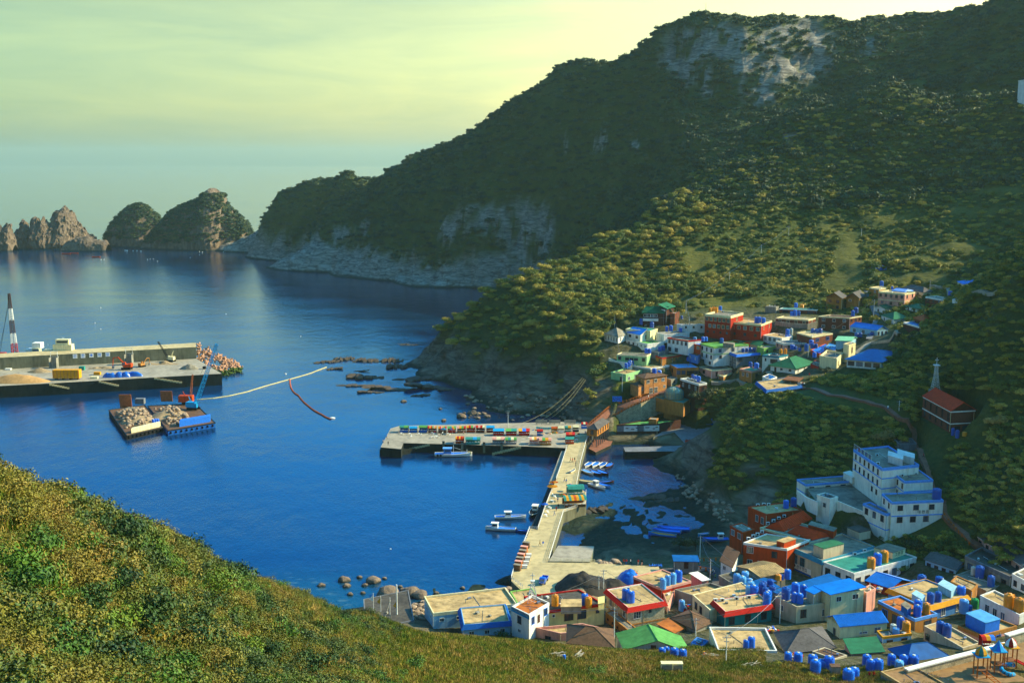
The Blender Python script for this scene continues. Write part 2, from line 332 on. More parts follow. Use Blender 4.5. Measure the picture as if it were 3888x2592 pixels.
# terrain material
m,nt,b=newmat('ground_cover'); MATS['terrain']=m
g=N(nt,'ShaderNodeNewGeometry')
def att(n): a=N(nt,'ShaderNodeAttribute',attribute_name=n); return a.outputs['Fac']
n1=N(nt,'ShaderNodeTexNoise',i_Scale=.05,i_Detail=8.0,i_Roughness=.7); L(nt,g.outputs['Position'],n1.inputs['Vector'])
n2=N(nt,'ShaderNodeTexNoise',i_Scale=.6,i_Detail=8.0,i_Roughness=.75); L(nt,g.outputs['Position'],n2.inputs['Vector'])
mpr=N(nt,'ShaderNodeMapping'); mpr.inputs['Scale'].default_value=(.25,.25,1.0); mpr.inputs['Rotation'].default_value=(.12,.2,0); L(nt,g.outputs['Position'],mpr.inputs[0])
n3=N(nt,'ShaderNodeTexNoise',i_Scale=.35,i_Detail=8.0,i_Roughness=.7,i_Distortion=.8); L(nt,mpr.outputs[0],n3.inputs['Vector'])
vo=N(nt,'ShaderNodeTexVoronoi',feature='DISTANCE_TO_EDGE',i_Scale=.22); L(nt,mpr.outputs[0],vo.inputs['Vector'])
scrub=ramp(nt,n1.outputs[0],[(.3,(.035,.060,.014)),(.5,(.065,.085,.016)),(.7,(.11,.11,.022))])
scrub2=mix(nt,.6,scrub.outputs[0],ramp(nt,n2.outputs[0],[(.3,(.35,.4,.4)),(.7,(1.6,1.5,1.3))]).outputs[0],'MULTIPLY')
hillg=ramp(nt,n1.outputs[0],[(.3,(.06,.055,.015)),(.5,(.12,.085,.02)),(.7,(.17,.11,.035))])
c=mix(nt,att('near'),scrub2,hillg.outputs[0])
fld=ramp(nt,n2.outputs[0],[(.3,(.07,.075,.015)),(.55,(.12,.12,.02)),(.75,(.17,.12,.06))])
c=mix(nt,att('field'),c,fld.outputs[0])
vg=ramp(nt,n2.outputs[0],[(.3,(.035,.045,.015)),(.5,(.09,.085,.035)),(.62,(.15,.13,.09)),(.8,(.22,.19,.14))])
c=mix(nt,att('village'),c,vg.outputs[0])
rk=ramp(nt,n3.outputs[0],[(.28,(.03,.028,.024)),(.42,(.15,.135,.11)),(.56,(.32,.285,.23)),(.75,(.50,.45,.36))])
crk=ramp(nt,vo.outputs['Distance'],[(.0,(.45,.45,.5)),(.06,(1,1,1))])
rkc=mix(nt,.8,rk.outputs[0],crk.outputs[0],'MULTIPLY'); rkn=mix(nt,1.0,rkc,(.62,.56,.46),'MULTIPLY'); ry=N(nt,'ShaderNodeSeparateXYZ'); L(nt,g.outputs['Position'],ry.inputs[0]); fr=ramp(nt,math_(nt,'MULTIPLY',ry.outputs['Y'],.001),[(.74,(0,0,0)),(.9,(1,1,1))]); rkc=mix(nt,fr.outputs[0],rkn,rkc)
c=mix(nt,att('rock'),c,rkc)
# tide band: dark wet weed near the water line
sp=N(nt,'ShaderNodeSeparateXYZ'); L(nt,g.outputs['Position'],sp.inputs[0])
zz=math_(nt,'MULTIPLY_ADD',n3.outputs[0],3.0,sp.outputs['Z']); tb=ramp(nt,math_(nt,'MULTIPLY',zz,.1),[(.22,(1,1,1)),(.40,(0,0,0))])
weed=ramp(nt,n2.outputs[0],[(.35,(.006,.016,.012)),(.55,(.016,.032,.018)),(.72,(.06,.06,.035))])
c=mix(nt,tb.outputs[0],c,weed.outputs[0])
L(nt,c,b.inputs['Base Color']); b.inputs['Roughness'].default_value=.95; b.inputs['Specular IOR Level'].default_value=.15
bm=N(nt,'ShaderNodeBump',i_Strength=1.0,i_Distance=2.6); L(nt,n3.outputs[0],bm.inputs['Height']); L(nt,bm.outputs[0],b.inputs['Normal'])
tag(link('terrain',tm,m),kind='structure')
# ================================================================ SEA
m,nt,b=newmat('sea_water'); MATS['sea']=m
g=N(nt,'ShaderNodeNewGeometry')
a1=N(nt,'ShaderNodeMapping'); a1.inputs['Scale'].default_value=(1,.55,1); a1.inputs['Rotation'].default_value=(0,0,.25); L(nt,g.outputs['Position'],a1.inputs[0])
w1=N(nt,'ShaderNodeTexNoise',i_Scale=.9,i_Detail=5.0,i_Roughness=.6); L(nt,a1.outputs[0],w1.inputs['Vector'])
w2=N(nt,'ShaderNodeTexNoise',i_Scale=.14,i_Detail=4.0,i_Roughness=.5); L(nt,a1.outputs[0],w2.inputs['Vector'])
a2=N(nt,'ShaderNodeMapping'); a2.inputs['Scale'].default_value=(.0035,.011,1); L(nt,g.outputs['Position'],a2.inputs[0])
w3=N(nt,'ShaderNodeTexNoise',i_Scale=1.0,i_Detail=5.0,i_Roughness=.6,i_Distortion=1.2); L(nt,a2.outputs[0],w3.inputs['Vector'])
hsum=math_(nt,'MULTIPLY_ADD',w2.outputs[0],2.2,w1.outputs[0])
bm=N(nt,'ShaderNodeBump',i_Distance=.3); bm.inputs['Strength'].default_value=.35
calm=ramp(nt,w3.outputs[0],[(.38,(.28,.28,.28)),(.62,(.55,.55,.55))]); L(nt,calm.outputs[0],bm.inputs['Strength']); L(nt,hsum,bm.inputs['Height']); L(nt,bm.outputs[0],b.inputs['Normal'])
deep=ramp(nt,w3.outputs[0],[(.3,(.0006,.018,.062)),(.5,(.0008,.022,.074)),(.7,(.001,.027,.084))])
# submerged pale boulders off the near shore
sx=N(nt,'ShaderNodeSeparateXYZ'); L(nt,g.outputs['Position'],sx.inputs[0])
dy=math_(nt,'MULTIPLY_ADD',sx.outputs['Y'],-1/42,342/42); cw=math_(nt,'SUBTRACT',1.0,math_(nt,'ABSOLUTE',math_(nt,'MULTIPLY_ADD',sx.outputs['X'],1/60,62/60)))
near=N(nt,'ShaderNodeMath',operation='MULTIPLY',use_clamp=True); L(nt,math_(nt,'MAXIMUM',dy,0.0),near.inputs[0]); L(nt,math_(nt,'MAXIMUM',cw,0.0),near.inputs[1])
a3=N(nt,'ShaderNodeMapping'); a3.inputs['Scale'].default_value=(.35,.55,1); L(nt,g.outputs['Position'],a3.inputs[0])
nd=N(nt,'ShaderNodeTexNoise',i_Scale=.8,i_Detail=3.0); L(nt,g.outputs['Position'],nd.inputs['Vector'])
vv=mix(nt,.35,a3.outputs[0],nd.outputs['Color']); st=N(nt,'ShaderNodeTexVoronoi',i_Scale=1.0,i_Randomness=1.0); L(nt,vv,st.inputs['Vector'])
stm=ramp(nt,st.outputs['Distance'],[(.22,(1,1,1)),(.42,(0,0,0))]); rsel=ramp(nt,st.outputs['Color'],[(.35,(0,0,0)),(.5,(1,1,1))])
stone=math_(nt,'MULTIPLY',math_(nt,'MULTIPLY',stm.outputs[0],rsel.outputs[0]),near.outputs[0])
shal=mix(nt,near.outputs[0],deep.outputs[0],(.006,.07,.085))
c=mix(nt,math_(nt,'MULTIPLY',stone,.6),shal,(.10,.17,.13))
L(nt,c,b.inputs['Base Color']); b.inputs['Roughness'].default_value=.07; b.inputs['IOR'].default_value=1.33
b.inputs['Specular IOR Level'].default_value=.5
s=MB(); 
# sea sheet: fine fan out to the horizon
xs=[-24000,-8000,-2500,-900,900,2500,8000,24000]; ys=[60,500,1200,2500,8000,25000]
for y0,y1 in zip(ys,ys[1:]):
    for x0,x1 in zip(xs,xs[1:]):
        s.add([(x0,y0,0),(x1,y0,0),(x1,y1,0),(x0,y1,0)],[(0,1,2,3)])
tag(s.build('sea',m),kind='structure')
# ================================================================ ISLETS
def rock_mat(name,bright=1.0,green=.5,zg=12):
    m,nt,b=newmat(name); g=N(nt,'ShaderNodeNewGeometry'); sp=N(nt,'ShaderNodeSeparateXYZ'); L(nt,g.outputs['Position'],sp.inputs[0])
    mp=N(nt,'ShaderNodeMapping'); mp.inputs['Scale'].default_value=(1,1,.45); L(nt,g.outputs['Position'],mp.inputs[0])
    n=N(nt,'ShaderNodeTexNoise',i_Scale=.16 if zg else .5,i_Detail=9.0,i_Roughness=.7,i_Distortion=1.0); L(nt,mp.outputs[0],n.inputs['Vector'])
    r=ramp(nt,n.outputs[0],[(.28,tuple(bright*x for x in(.07,.05,.035))),(.48,tuple(bright*x for x in(.22,.15,.095))),(.7,tuple(bright*x for x in(.40,.28,.18)))])
    z=math_(nt,'MULTIPLY_ADD',n.outputs[0],3.0 if zg else .8,sp.outputs['Z']); tb=ramp(nt,math_(nt,'MULTIPLY',z,.1 if zg else .4),[(.25,(1,1,1)),(.42,(0,0,0))])
    c=mix(nt,tb.outputs[0],r.outputs[0],(.035,.035,.025))
    L(nt,c,b.inputs['Base Color']); b.inputs['Roughness'].default_value=.95
    bm=N(nt,'ShaderNodeBump',i_Strength=1.0,i_Distance=1.5 if zg else .25); L(nt,n.outputs[0],bm.inputs['Height']); L(nt,bm.outputs[0],b.inputs['Normal'])
    return m
MATS['islet']=rock_mat('islet_rock',.62); MATS['rock']=rock_mat('boulder_rock',.75,0,0); MATS['palerock']=rock_mat('pale_boulder_rock',1.35,0,0); MATS['darkrock']=rock_mat('wet_ledge_rock',.32,0,0)
FOREST=[]   # (x,y,z,scale) for the wood that reads as one mass
def islet(name,prof,Y,kd,res=160,craggy=1.0,lim=None,wooded=None,power=2.2):
    """mound whose crest line follows prof [(px,py)], with its own depth: half-depth = kd*height"""
    pts=[atY(px,py,Y) for px,py in prof]; xs=np.array([p.x for p in pts]); zs=np.array([max(p.z,0) for p in pts])
    x=np.linspace(xs[0],xs[-1],res); h=np.interp(x,xs,zs); v=np.linspace(-1.15,1.15,90)
    Xg,Vg=np.meshgrid(x,v); Hh=np.tile(h,(90,1)); hd=kd*(np.tile(np.interp(x,xs,np.convolve(np.pad(zs,2,'edge'),np.ones(5)/5,'valid')),(90,1)))+4
    prof_=np.clip(1-np.abs(Vg)**power,-.5,1); Zg=Hh*prof_-1.5*(np.abs(Vg)>.96)
    Q=np.stack([Xg.ravel(),(Y+Vg*hd).ravel(),Zg.ravel()],1)
    f1=fbm(Q*np.array([1,1,.5]),14,5,31); f2=np.abs(fbm(Q*np.array([1,1,.25]),9,4,33))
    a=sstep(0,10,Q[:,2]); Q[:,0]+=a*f1*3*craggy; Q[:,1]+=a*(f1*6-f2*10)*craggy; Q[:,2]+=(f1*5-f2*9+3)*a*craggy
    f3=fbm(Q,4.5,3,35); Q[:,1]-=a*np.abs(f3)*5*craggy; Q[:,0]+=a*f3*2.5*craggy; Q[:,2]+=a*f3*3.0*craggy
    ii=np.arange(Q.shape[0]).reshape(90,res); Fa=np.stack([ii[:-1,:-1],ii[:-1,1:],ii[1:,1:],ii[1:,:-1]],-1).reshape(-1,4)
    tag(link(name,npmesh(name,Q,Fa,False),MATS['islet']),kind='structure')
    if wooded:
        rs=np.random.RandomState(len(FOREST)+5)
        for k in range(wooded[0]):
            q=Q[rs.randint(len(Q))]; ed=min(q[0]-xs[0],xs[-1]-q[0])
            if q[2]>wooded[1]+6*f1[rs.randint(len(f1))] and q[2]<wooded[2]: FOREST.append((q[0],q[1],q[2]-.5,rs.uniform(.5,.9)))
islet('sea_stack',[(-260,925),(-200,880),(-120,890),(-60,860),(0,866),(14,868),(22,930)],1620,.5,80,1.0)
islet('sea_stack',[(8,930),(16,862),(28,856),(42,856),(50,890),(60,935)],1600,.5,60,.9)
islet('sea_stack',[(58,925),(62,880),(80,868),(88,835),(100,835),(104,878),(118,876),(128,885),(145,925)],1640,.45,80,1.0)
islet('sea_stack',[(118,925),(122,835),(132,832),(144,836),(148,850),(160,842),(167,828),(178,842),(190,850),(196,866),(204,856),(216,870),(235,890),(250,925)],1640,.6,110,1.0)
islet('sea_stack',[(188,925),(205,845),(212,808),(228,806),(246,792),(262,806),(275,815),(283,835),(300,862),(322,882),(330,900),(352,905),(372,925)],1660,.7,130,1.1)
islet('sea_stack',[(250,925),(290,905),(330,900),(360,912),(400,916),(412,930)],1600,.8,60,.5)
islet('islet',[(392,925),(415,880),(440,840),(480,800),(505,785),(537,778),(560,792),(590,815),(612,838),(640,880),(665,925)],1700,.75,150,.45,None,(1400,11,200))
islet('islet',[(545,928),(600,868),(650,810),(700,780),(760,760),(775,742),(782,728),(800,716),(815,718),(835,735),(852,755),(856,780),(900,820),(935,850),(955,885),(972,925)],1650,.7,190,.45,None,(2600,10,78))
# ================================================================ VEGETATION
def leafmat(name,stops,trans=.0,vary=.55,rough=.6,sp=.25):
    m,nt,b=newmat(name); MATS[name]=m
    oi=N(nt,'ShaderNodeObjectInfo'); g=N(nt,'ShaderNodeNewGeometry')
    n=N(nt,'ShaderNodeTexNoise',i_Scale=.07,i_Detail=3.0); L(nt,g.outputs['Position'],n.inputs['Vector'])
    n2=N(nt,'ShaderNodeTexNoise',i_Scale=1.3,i_Detail=2.0); L(nt,g.outputs['Position'],n2.inputs['Vector'])
    f=math_(nt,'ADD',math_(nt,'MULTIPLY',oi.outputs['Random'],vary),math_(nt,'MULTIPLY_ADD',n.outputs[0],1.1,-.2-vary/2+.05))
    r=ramp(nt,f,stops); r2=ramp(nt,n2.outputs[0],[(.3,(.6,.6,.6)),(.7,(1.35,1.35,1.3))])
    c=mix(nt,1.0,r.outputs[0],r2.outputs[0],'MULTIPLY')
    L(nt,c,b.inputs['Base Color']); b.inputs['Roughness'].default_value=rough; b.inputs['Specular IOR Level'].default_value=sp
    return m
LM=leafmat('leaf_evergreen_hazed',[(.1,(.018,.046,.022)),(.4,(.045,.078,.030)),(.65,(.09,.115,.035)),(.9,(.18,.155,.05))])  # leaf colour darkened and blued to carry the far mountain's shadow and haze
LF=leafmat('leaf_wood',[(.1,(.05,.10,.012)),(.36,(.15,.18,.018)),(.55,(.34,.28,.028)),(.82,(.58,.42,.08))])
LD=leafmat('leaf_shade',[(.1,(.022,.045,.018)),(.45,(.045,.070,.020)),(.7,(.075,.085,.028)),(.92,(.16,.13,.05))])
GM=leafmat('grass_blades',[(.1,(.08,.14,.008)),(.35,(.19,.20,.014)),(.6,(.36,.25,.05)),(.9,(.55,.34,.14))],vary=.7)
SM_=leafmat('shrub_leaves',[(.1,(.03,.06,.006)),(.35,(.07,.10,.008)),(.6,(.15,.15,.012)),(.85,(.22,.15,.02))],vary=.8,rough=.55,sp=.25)
SG=leafmat('bright_leaves',[(.1,(.04,.10,.006)),(.5,(.08,.16,.008)),(.9,(.16,.20,.012))],vary=.5)
SY=leafmat('dry_scrub',[(.1,(.09,.11,.009)),(.4,(.16,.145,.012)),(.7,(.21,.155,.018)),(.95,(.28,.145,.035))],vary=.6)
BK=mat('bark',(.07,.05,.035),.9,.3,3)
def crown_mesh(name,seed,nleaf,lobes,size=.16,flat=.62,rad=1.0):
    """leaf-sized faces spread through a lumpy crown of unit radius"""
    rs=np.random.RandomState(seed); C=[]
    for k in range(lobes):
        a=rs.uniform(0,2*math.pi); r=rs.uniform(.25,.72)*rad if k else 0
        C.append((r*math.cos(a),r*math.sin(a),rs.uniform(.25,.75)*flat*1.1,rs.uniform(.33,.55)))
    C=np.array(C); k=rs.randint(lobes,size=nleaf); u=rs.normal(size=(nleaf,3)); u[:,2]=np.abs(u[:,2])*.9+.05*rs.normal(size=nleaf)-.12
    u/=np.linalg.norm(u,axis=1)[:,None]; rr=C[k,3]*(rs.uniform(.55,1.05,nleaf))
    P0=C[k,:3]+u*rr[:,None]*np.array([1,1,.75]); nrm=u+rs.normal(scale=.45,size=(nleaf,3)); nrm/=np.linalg.norm(nrm,axis=1)[:,None]
    t=np.cross(nrm,rs.normal(size=(nleaf,3))); t/=np.linalg.norm(t,axis=1)[:,None]; bt=np.cross(nrm,t)
    s=size*rs.uniform(.6,1.3,nleaf)[:,None]
    V=np.stack([P0-t*s,P0-bt*s*.55+nrm*s*.15,P0+t*s,P0+bt*s*.55+nrm*s*.15],1).reshape(-1,3)
    Fq=np.arange(nleaf*4).reshape(-1,4)
    return npmesh(name,V,Fq,False)
def tuft_mesh(name,seed,n,h,spread):
    rs=np.random.RandomState(seed); V=[];Fq=[]
    for i in range(n):
        a=rs.uniform(0,6.28); r=spread*math.sqrt(rs.rand()); x,y=r*math.cos(a),r*math.sin(a); hh=h*rs.uniform(.5,1.15); w=.035*rs.uniform(.7,1.6); b=rs.uniform(0,6.28); lx,ly=.5*hh*rs.uniform(-.6,.6),.5*hh*rs.uniform(-.6,.6)
        c,s=math.cos(b)*w,math.sin(b)*w; k=len(V)
        V+=[(x-c,y-s,0),(x+c,y+s,0),(x+c*.7+lx*.4,y+s*.7+ly*.4,hh*.6),(x-c*.7+lx*.4,y-s*.7+ly*.4,hh*.6),(x+lx+c*.2,y+ly+s*.2,hh),(x+lx-c*.2,y+ly-s*.2,hh)]
        Fq+=[(k,k+1,k+2,k+3),(k+3,k+2,k+4,k+5)]
    return npmesh(name,V,Fq,False)
def scatter(name,pts,protos,mats,kind='stuff',label=None,cat=None):
    """one object of ground cover: every point carries one of the prototype clumps"""
    pts=np.array(pts,dtype=np.float32); me=bpy.data.meshes.new(name); me.vertices.add(len(pts)); me.vertices.foreach_set('co',pts[:,:3].ravel())
    setattr_(me,'sz',pts[:,3]); rs=np.random.RandomState(len(pts)); setattr_(me,'yaw',rs.uniform(0,6.28,len(pts))); setattr_(me,'pick',rs.randint(len(protos),size=len(pts)).astype(float))
    o=link(name,me); ng=bpy.data.node_groups.new(name,'GeometryNodeTree')
    ng.interface.new_socket('Geometry',in_out='INPUT',socket_type='NodeSocketGeometry'); ng.interface.new_socket('Geometry',in_out='OUTPUT',socket_type='NodeSocketGeometry')
    gi=ng.nodes.new('NodeGroupInput'); go=ng.nodes.new('NodeGroupOutput'); jn=ng.nodes.new('GeometryNodeJoinGeometry')
    def na(nm): n=ng.nodes.new('GeometryNodeInputNamedAttribute'); n.data_type='FLOAT'; n.inputs['Name'].default_value=nm; return n.outputs['Attribute']
    sz,yaw,pick=na('sz'),na('yaw'),na('pick'); cx=ng.nodes.new('ShaderNodeCombineXYZ'); ng.links.new(yaw,cx.inputs[2])
    for i,(pm,mt) in enumerate(zip(protos,mats)):
        po=bpy.data.objects.new(name+'_clump',pm)
        if not pm.materials: pm.materials.append(mt)
        oi=ng.nodes.new('GeometryNodeObjectInfo'); oi.inputs['Object'].default_value=po; oi.inputs['As Instance'].default_value=True
        cmpn=ng.nodes.new('FunctionNodeCompare'); cmpn.data_type='FLOAT'; cmpn.operation='EQUAL'; ng.links.new(pick,cmpn.inputs[0]); cmpn.inputs[1].default_value=float(i); cmpn.inputs['Epsilon'].default_value=.1
        ip=ng.nodes.new('GeometryNodeInstanceOnPoints'); ng.links.new(gi.outputs[0],ip.inputs['Points']); ng.links.new(cmpn.outputs[0],ip.inputs['Selection']); ng.links.new(oi.outputs['Geometry'],ip.inputs['Instance']); ng.links.new(cx.outputs[0],ip.inputs['Rotation']); ng.links.new(sz,ip.inputs['Scale'])
        ng.links.new(ip.outputs[0],jn.inputs[0])
    ng.links.new(jn.outputs[0],go.inputs[0]); md=o.modifiers.new('scatter','NODES'); md.node_group=ng
    tag(o,label,cat,None,kind); return o
def maskgrid(arr,x,y):
    a=np.arctan2(x,y); r=np.hypot(x,y); i=np.clip(np.searchsorted(rad,r)-1,0,nR-1); j=np.clip(np.searchsorted(ang,a)-1,0,nA-1)
    return arr.reshape(nR,nA)[i,j]
def gz(x,y):
    a=np.arctan2(x,y); r=np.hypot(x,y); i=np.clip(np.searchsorted(rad,r)-1,0,nR-2); j=np.clip(np.searchsorted(ang,a)-1,0,nA-2)
    u=(r-rad[i])/(rad[i+1]-rad[i]); v=(a-ang[j])/(ang[j+1]-ang[j])
    return (Zf[i,j]*(1-v)+Zf[i,j+1]*v)*(1-u)+(Zf[i+1,j]*(1-v)+Zf[i+1,j+1]*v)*u
rs=np.random.RandomState(11)
def fan(n,r0,r1,a0=-25,a1=27):
    a=rs.uniform(R(a0),R(a1),n); r=np.sqrt(rs.uniform(r0*r0,r1*r1,n)); return r*np.sin(a),r*np.cos(a)
def cand(n,r0,r1,zmin=3,pxlim=(-80,4000),keepf=None):
    x,y=fan(n,r0,r1); z=gz(x,y); px,py=projN(np.stack([x,y,z],1))
    k=(z>zmin)&(px>pxlim[0])&(px<pxlim[1])&(py<2700)&(py>-150)
    k&=(maskgrid(rock,x,y)<rs.uniform(.12,.55,n))&(maskgrid(vill,x,y)<.3)&(maskgrid(fieldm,x,y)<.4)
    return x[k],y[k],z[k],px[k],py[k]
CL=[crown_mesh('crown',s,300,8,.17,.6) for s in (1,2,3,4)]
CLb=[crown_mesh('crown',s,420,8,.13,.62) for s in (5,6,7,8)]
def poisson(x,y,d,lim):
    cell={};out=[]
    for i in range(len(x)):
        cx,cy=int(x[i]//d),int(y[i]//d); ok=True
        for a in(-1,0,1):
            for b in(-1,0,1):
                for j in cell.get((cx+a,cy+b),()):
                    if (x[i]-x[j])**2+(y[i]-y[j])**2<d*d: ok=False;break
                if not ok:break
            if not ok:break
        if ok:
            cell.setdefault((cx,cy),[]).append(i); out.append(i)
            if len(out)>=lim: break
    return np.array(out,dtype=int)
# far mountain wood
x,y,z,px,py=cand(150000,780,1650); k=poisson(x,y,4.7,32000)
for i in k: FOREST.append((x[i],y[i],z[i]-1.9,3.8+3.2*rs.rand()**2.5))
SKYX=[(p[0],p[1]) for p in SKY]
scatter('mountain_forest',[(a,b,c,d if d>2 else d*6) for a,b,c,d in FOREST],CL,[LM]*4,'stuff','dense evergreen forest covering the far mountain and islets','forest')
# middle hills
MID=[]
x,y,z,px,py=cand(110000,480,880); sp=(px<2700)&(y<815)&(z>12)&(py>740)&(y>505)
kk_=~((px>2280)&(py>1385)); x,y,z,px,py,sp=[q_[kk_] for q_ in (x,y,z,px,py,sp)]
k=[i for i in poisson(x,y,3.5,26000) if not (sp[i]) ]
for i in k: MID.append((x[i],y[i],z[i]-.9,1.9+2.6*rs.rand()**2.2))
scatter('hillside_scrub',MID,CLb,[LF]*4,'stuff','dense green scrub and low trees on the slope behind the village','scrub')
# individually readable broadleaf trees of the wooded spur above the cliff
tx,ty,tz=x[sp],y[sp],z[sp]; k=poisson(tx,ty,7.4,420); vis=[(tx[i],ty[i],tz[i]) for i in k]
vis=sorted(vis,key=lambda q:q[1])
CT=[crown_mesh('crown',s,900,11,.085,.66) for s in (15,16,17,18)]
for c in CT: c.materials.append(LF)
tr=MB(); tr.tube((0,0,-.4),(.03,.02,.45),.05,.03,7); tr.tube((.03,.02,.4),(.25,.1,.62),.028,.012,5); tr.tube((.03,.02,.4),(-.22,.12,.60),.026,.012,5); tr.tube((.02,.02,.42),(-.02,-.2,.66),.024,.010,5)
TRM=tr.mesh('trunk'); TRM.materials.append(BK)
def tree(x,y,z,s,crown,label,group,cat='tree',name='broadleaf_tree',h=1.0):
    t=empty(name,(x,y,z-.2),label,cat,group,rnd.uniform(0,6.28),s)
    if h!=1.0: t.scale=(s,s,s*h)
    a=link('trunk',TRM,None,t); b=link('crown',crown,None,t); b.location=(0,0,.30); return t
rest=[]
for n,(a,b,c) in enumerate(vis):
    s=rnd.uniform(3.6,5.4)
    if n<280:
        u,v=proj((a,b,c)); zn='on the headland top above the cliff' if u<1950 else ('right behind the white pavilion' if v>1120 and u<2350 else ('behind the dark brick house' if v>1060 and u>2330 else ('on the lower left flank of the near wooded spur' if u<2180 else ('along the upper ridge of the wooded spur' if v<950 else 'in the middle of the wooded spur'))))
        tree(a,b,c,s,CT[n%4],('broad' if s>4.6 else 'smaller')+' leafy tree '+zn,'trees of the wooded spur')
    else: rest.append((a,b,c+s*.3-.5,s))
x2,y2,z2=x[sp],y[sp],z[sp]; k2=poisson(x2[::-1],y2[::-1],4.2,2600)
for i in k2: rest.append((x2[::-1][i],y2[::-1][i],z2[::-1][i]-.5,rs.uniform(1.8,3.0)))
scatter('spur_undergrowth',rest,CLb,[LF]*4,'stuff','undergrowth and further trees of the wooded spur','undergrowth')
# dark hill between the two halves of the village and the shaded hill at the right
x,y,z,px,py=cand(110000,275,520,4,(2350,4000)); pth=np.ones(len(x),bool)
def nearpath(px,py,pts,w):
    d=np.full(len(px),1e9)
    for (x0,y0),(x1,y1) in zip(pts,pts[1:]):
        t=np.clip(((px-x0)*(x1-x0)+(py-y0)*(y1-y0))/((x1-x0)**2+(y1-y0)**2),0,1); d=np.minimum(d,np.hypot(px-x0-t*(x1-x0),py-y0-t*(y1-y0)))
    return d<w
PATH=[(3040,1470),(3150,1500),(3290,1525),(3370,1548),(3420,1590),(3475,1660),(3505,1740),(3540,1830),(3565,1900),(3590,1960),(3640,2010),(3690,2060),(3750,2100)]
k=(~nearpath(px,py,PATH,34))&(y>300)
hot=((px>3000)&(px<3270)&(py>1800)&(py<2060))|((px>3225)&(px<3600)&(py>1690)&(py<2040)); ch=(px>3480)&(px<3760)&(py>1480)&(py<1690)
k&=~hot&~ch&~((py>1985)&(px<3220))&~((py>2010)&(px<3300))&~((py>2150))&~((px<2650)&(py>1380)&(py<1580))&~((px<2738)&(py>1560)&(py<1700))&~((px>2860)&(px<3060)&(py>1425)&(py<1490))&~((px<2640)&(py>1560))&~((py<1300)&(px<3420))
x,y,z=x[k],y[k],z[k]; kk=poisson(x,y,2.0,26000); 
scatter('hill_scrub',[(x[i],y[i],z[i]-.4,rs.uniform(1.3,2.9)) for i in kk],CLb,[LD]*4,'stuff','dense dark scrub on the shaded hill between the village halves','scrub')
# ---- foreground slope: grass, scrub, shrubs
x,y=fan(150000,40,262,-26,26); z=gz(x,y); px,py=projN(np.stack([x,y,z],1))
sil=np.interp(px,[p[0] for p in SIL],[p[1] for p in SIL]); sY=np.interp(px,[p[0] for p in SIL],[p[2] for p in SIL])
k=(px>-120)&(px<3560)&(py<2720)&(y<sY+np.where(px>1500,22,10))&~((px>2900)&(y>232))
x,y,z,px,py=[q[k] for q in (x,y,z,px,py)]
pat=fbm(np.stack([x,y,z*0],1),22,3,40); pat2=fbm(np.stack([x,y,z*0],1),6,3,44)
side=sstep(1500,300,px)      # more shrubs to the left, more grass to the right
TU=[tuft_mesh('tuft',s,34,.75,.5) for s in (1,2,3)]
gk=rs.rand(len(x))<np.where(px<1300,.35,1)
scatter('hillside_grass',[(a,b,c-.05,s) for a,b,c,s in zip(x[gk],y[gk],z[gk],rs.uniform(.6,1.5,gk.sum()))],TU,[GM]*3,'stuff','dry and green grass covering the foreground slope','grass')
SH=[crown_mesh('clump',s,1000,11,.05,.5) for s in (31,32,33)]
SHG=[crown_mesh('clump',s,900,10,.055,.5) for s in (34,35)]
SHY=[crown_mesh('clump',s,1100,10,.042,.5) for s in (36,37)]
dens=side*.75+.32+.35*(pat>.1)
q=np.where(rs.rand(len(x))<dens*.5)[0]; q=q[poisson(x[q],y[q],1.15,9000)]
def sub(cond,lo,hi): return [(x[i],y[i],z[i]-.15,rs.uniform(lo,hi)*(1.75 if px[i]<1500 else 1.1)*(.8+.5*side[i])) for i in q if cond(i)]
scatter('slope_scrub',sub(lambda i:pat[i]+.4*pat2[i]>-.02 and pat2[i]<.33,.7,1.6),SH,[SM_]*3,'stuff','low dark green scrub on the foreground slope','scrub')
scatter('slope_bright_scrub',sub(lambda i:pat2[i]>=.2,.6,1.4),SHG,[SG]*2,'stuff','patches of bright green leafy plants on the foreground slope','scrub')
scatter('slope_dry_scrub',sub(lambda i:pat[i]+.4*pat2[i]<=.06 and pat2[i]<.3,.6,1.3),SHY,[SY]*2,'stuff','rusty brown dry scrub on the foreground slope','scrub')
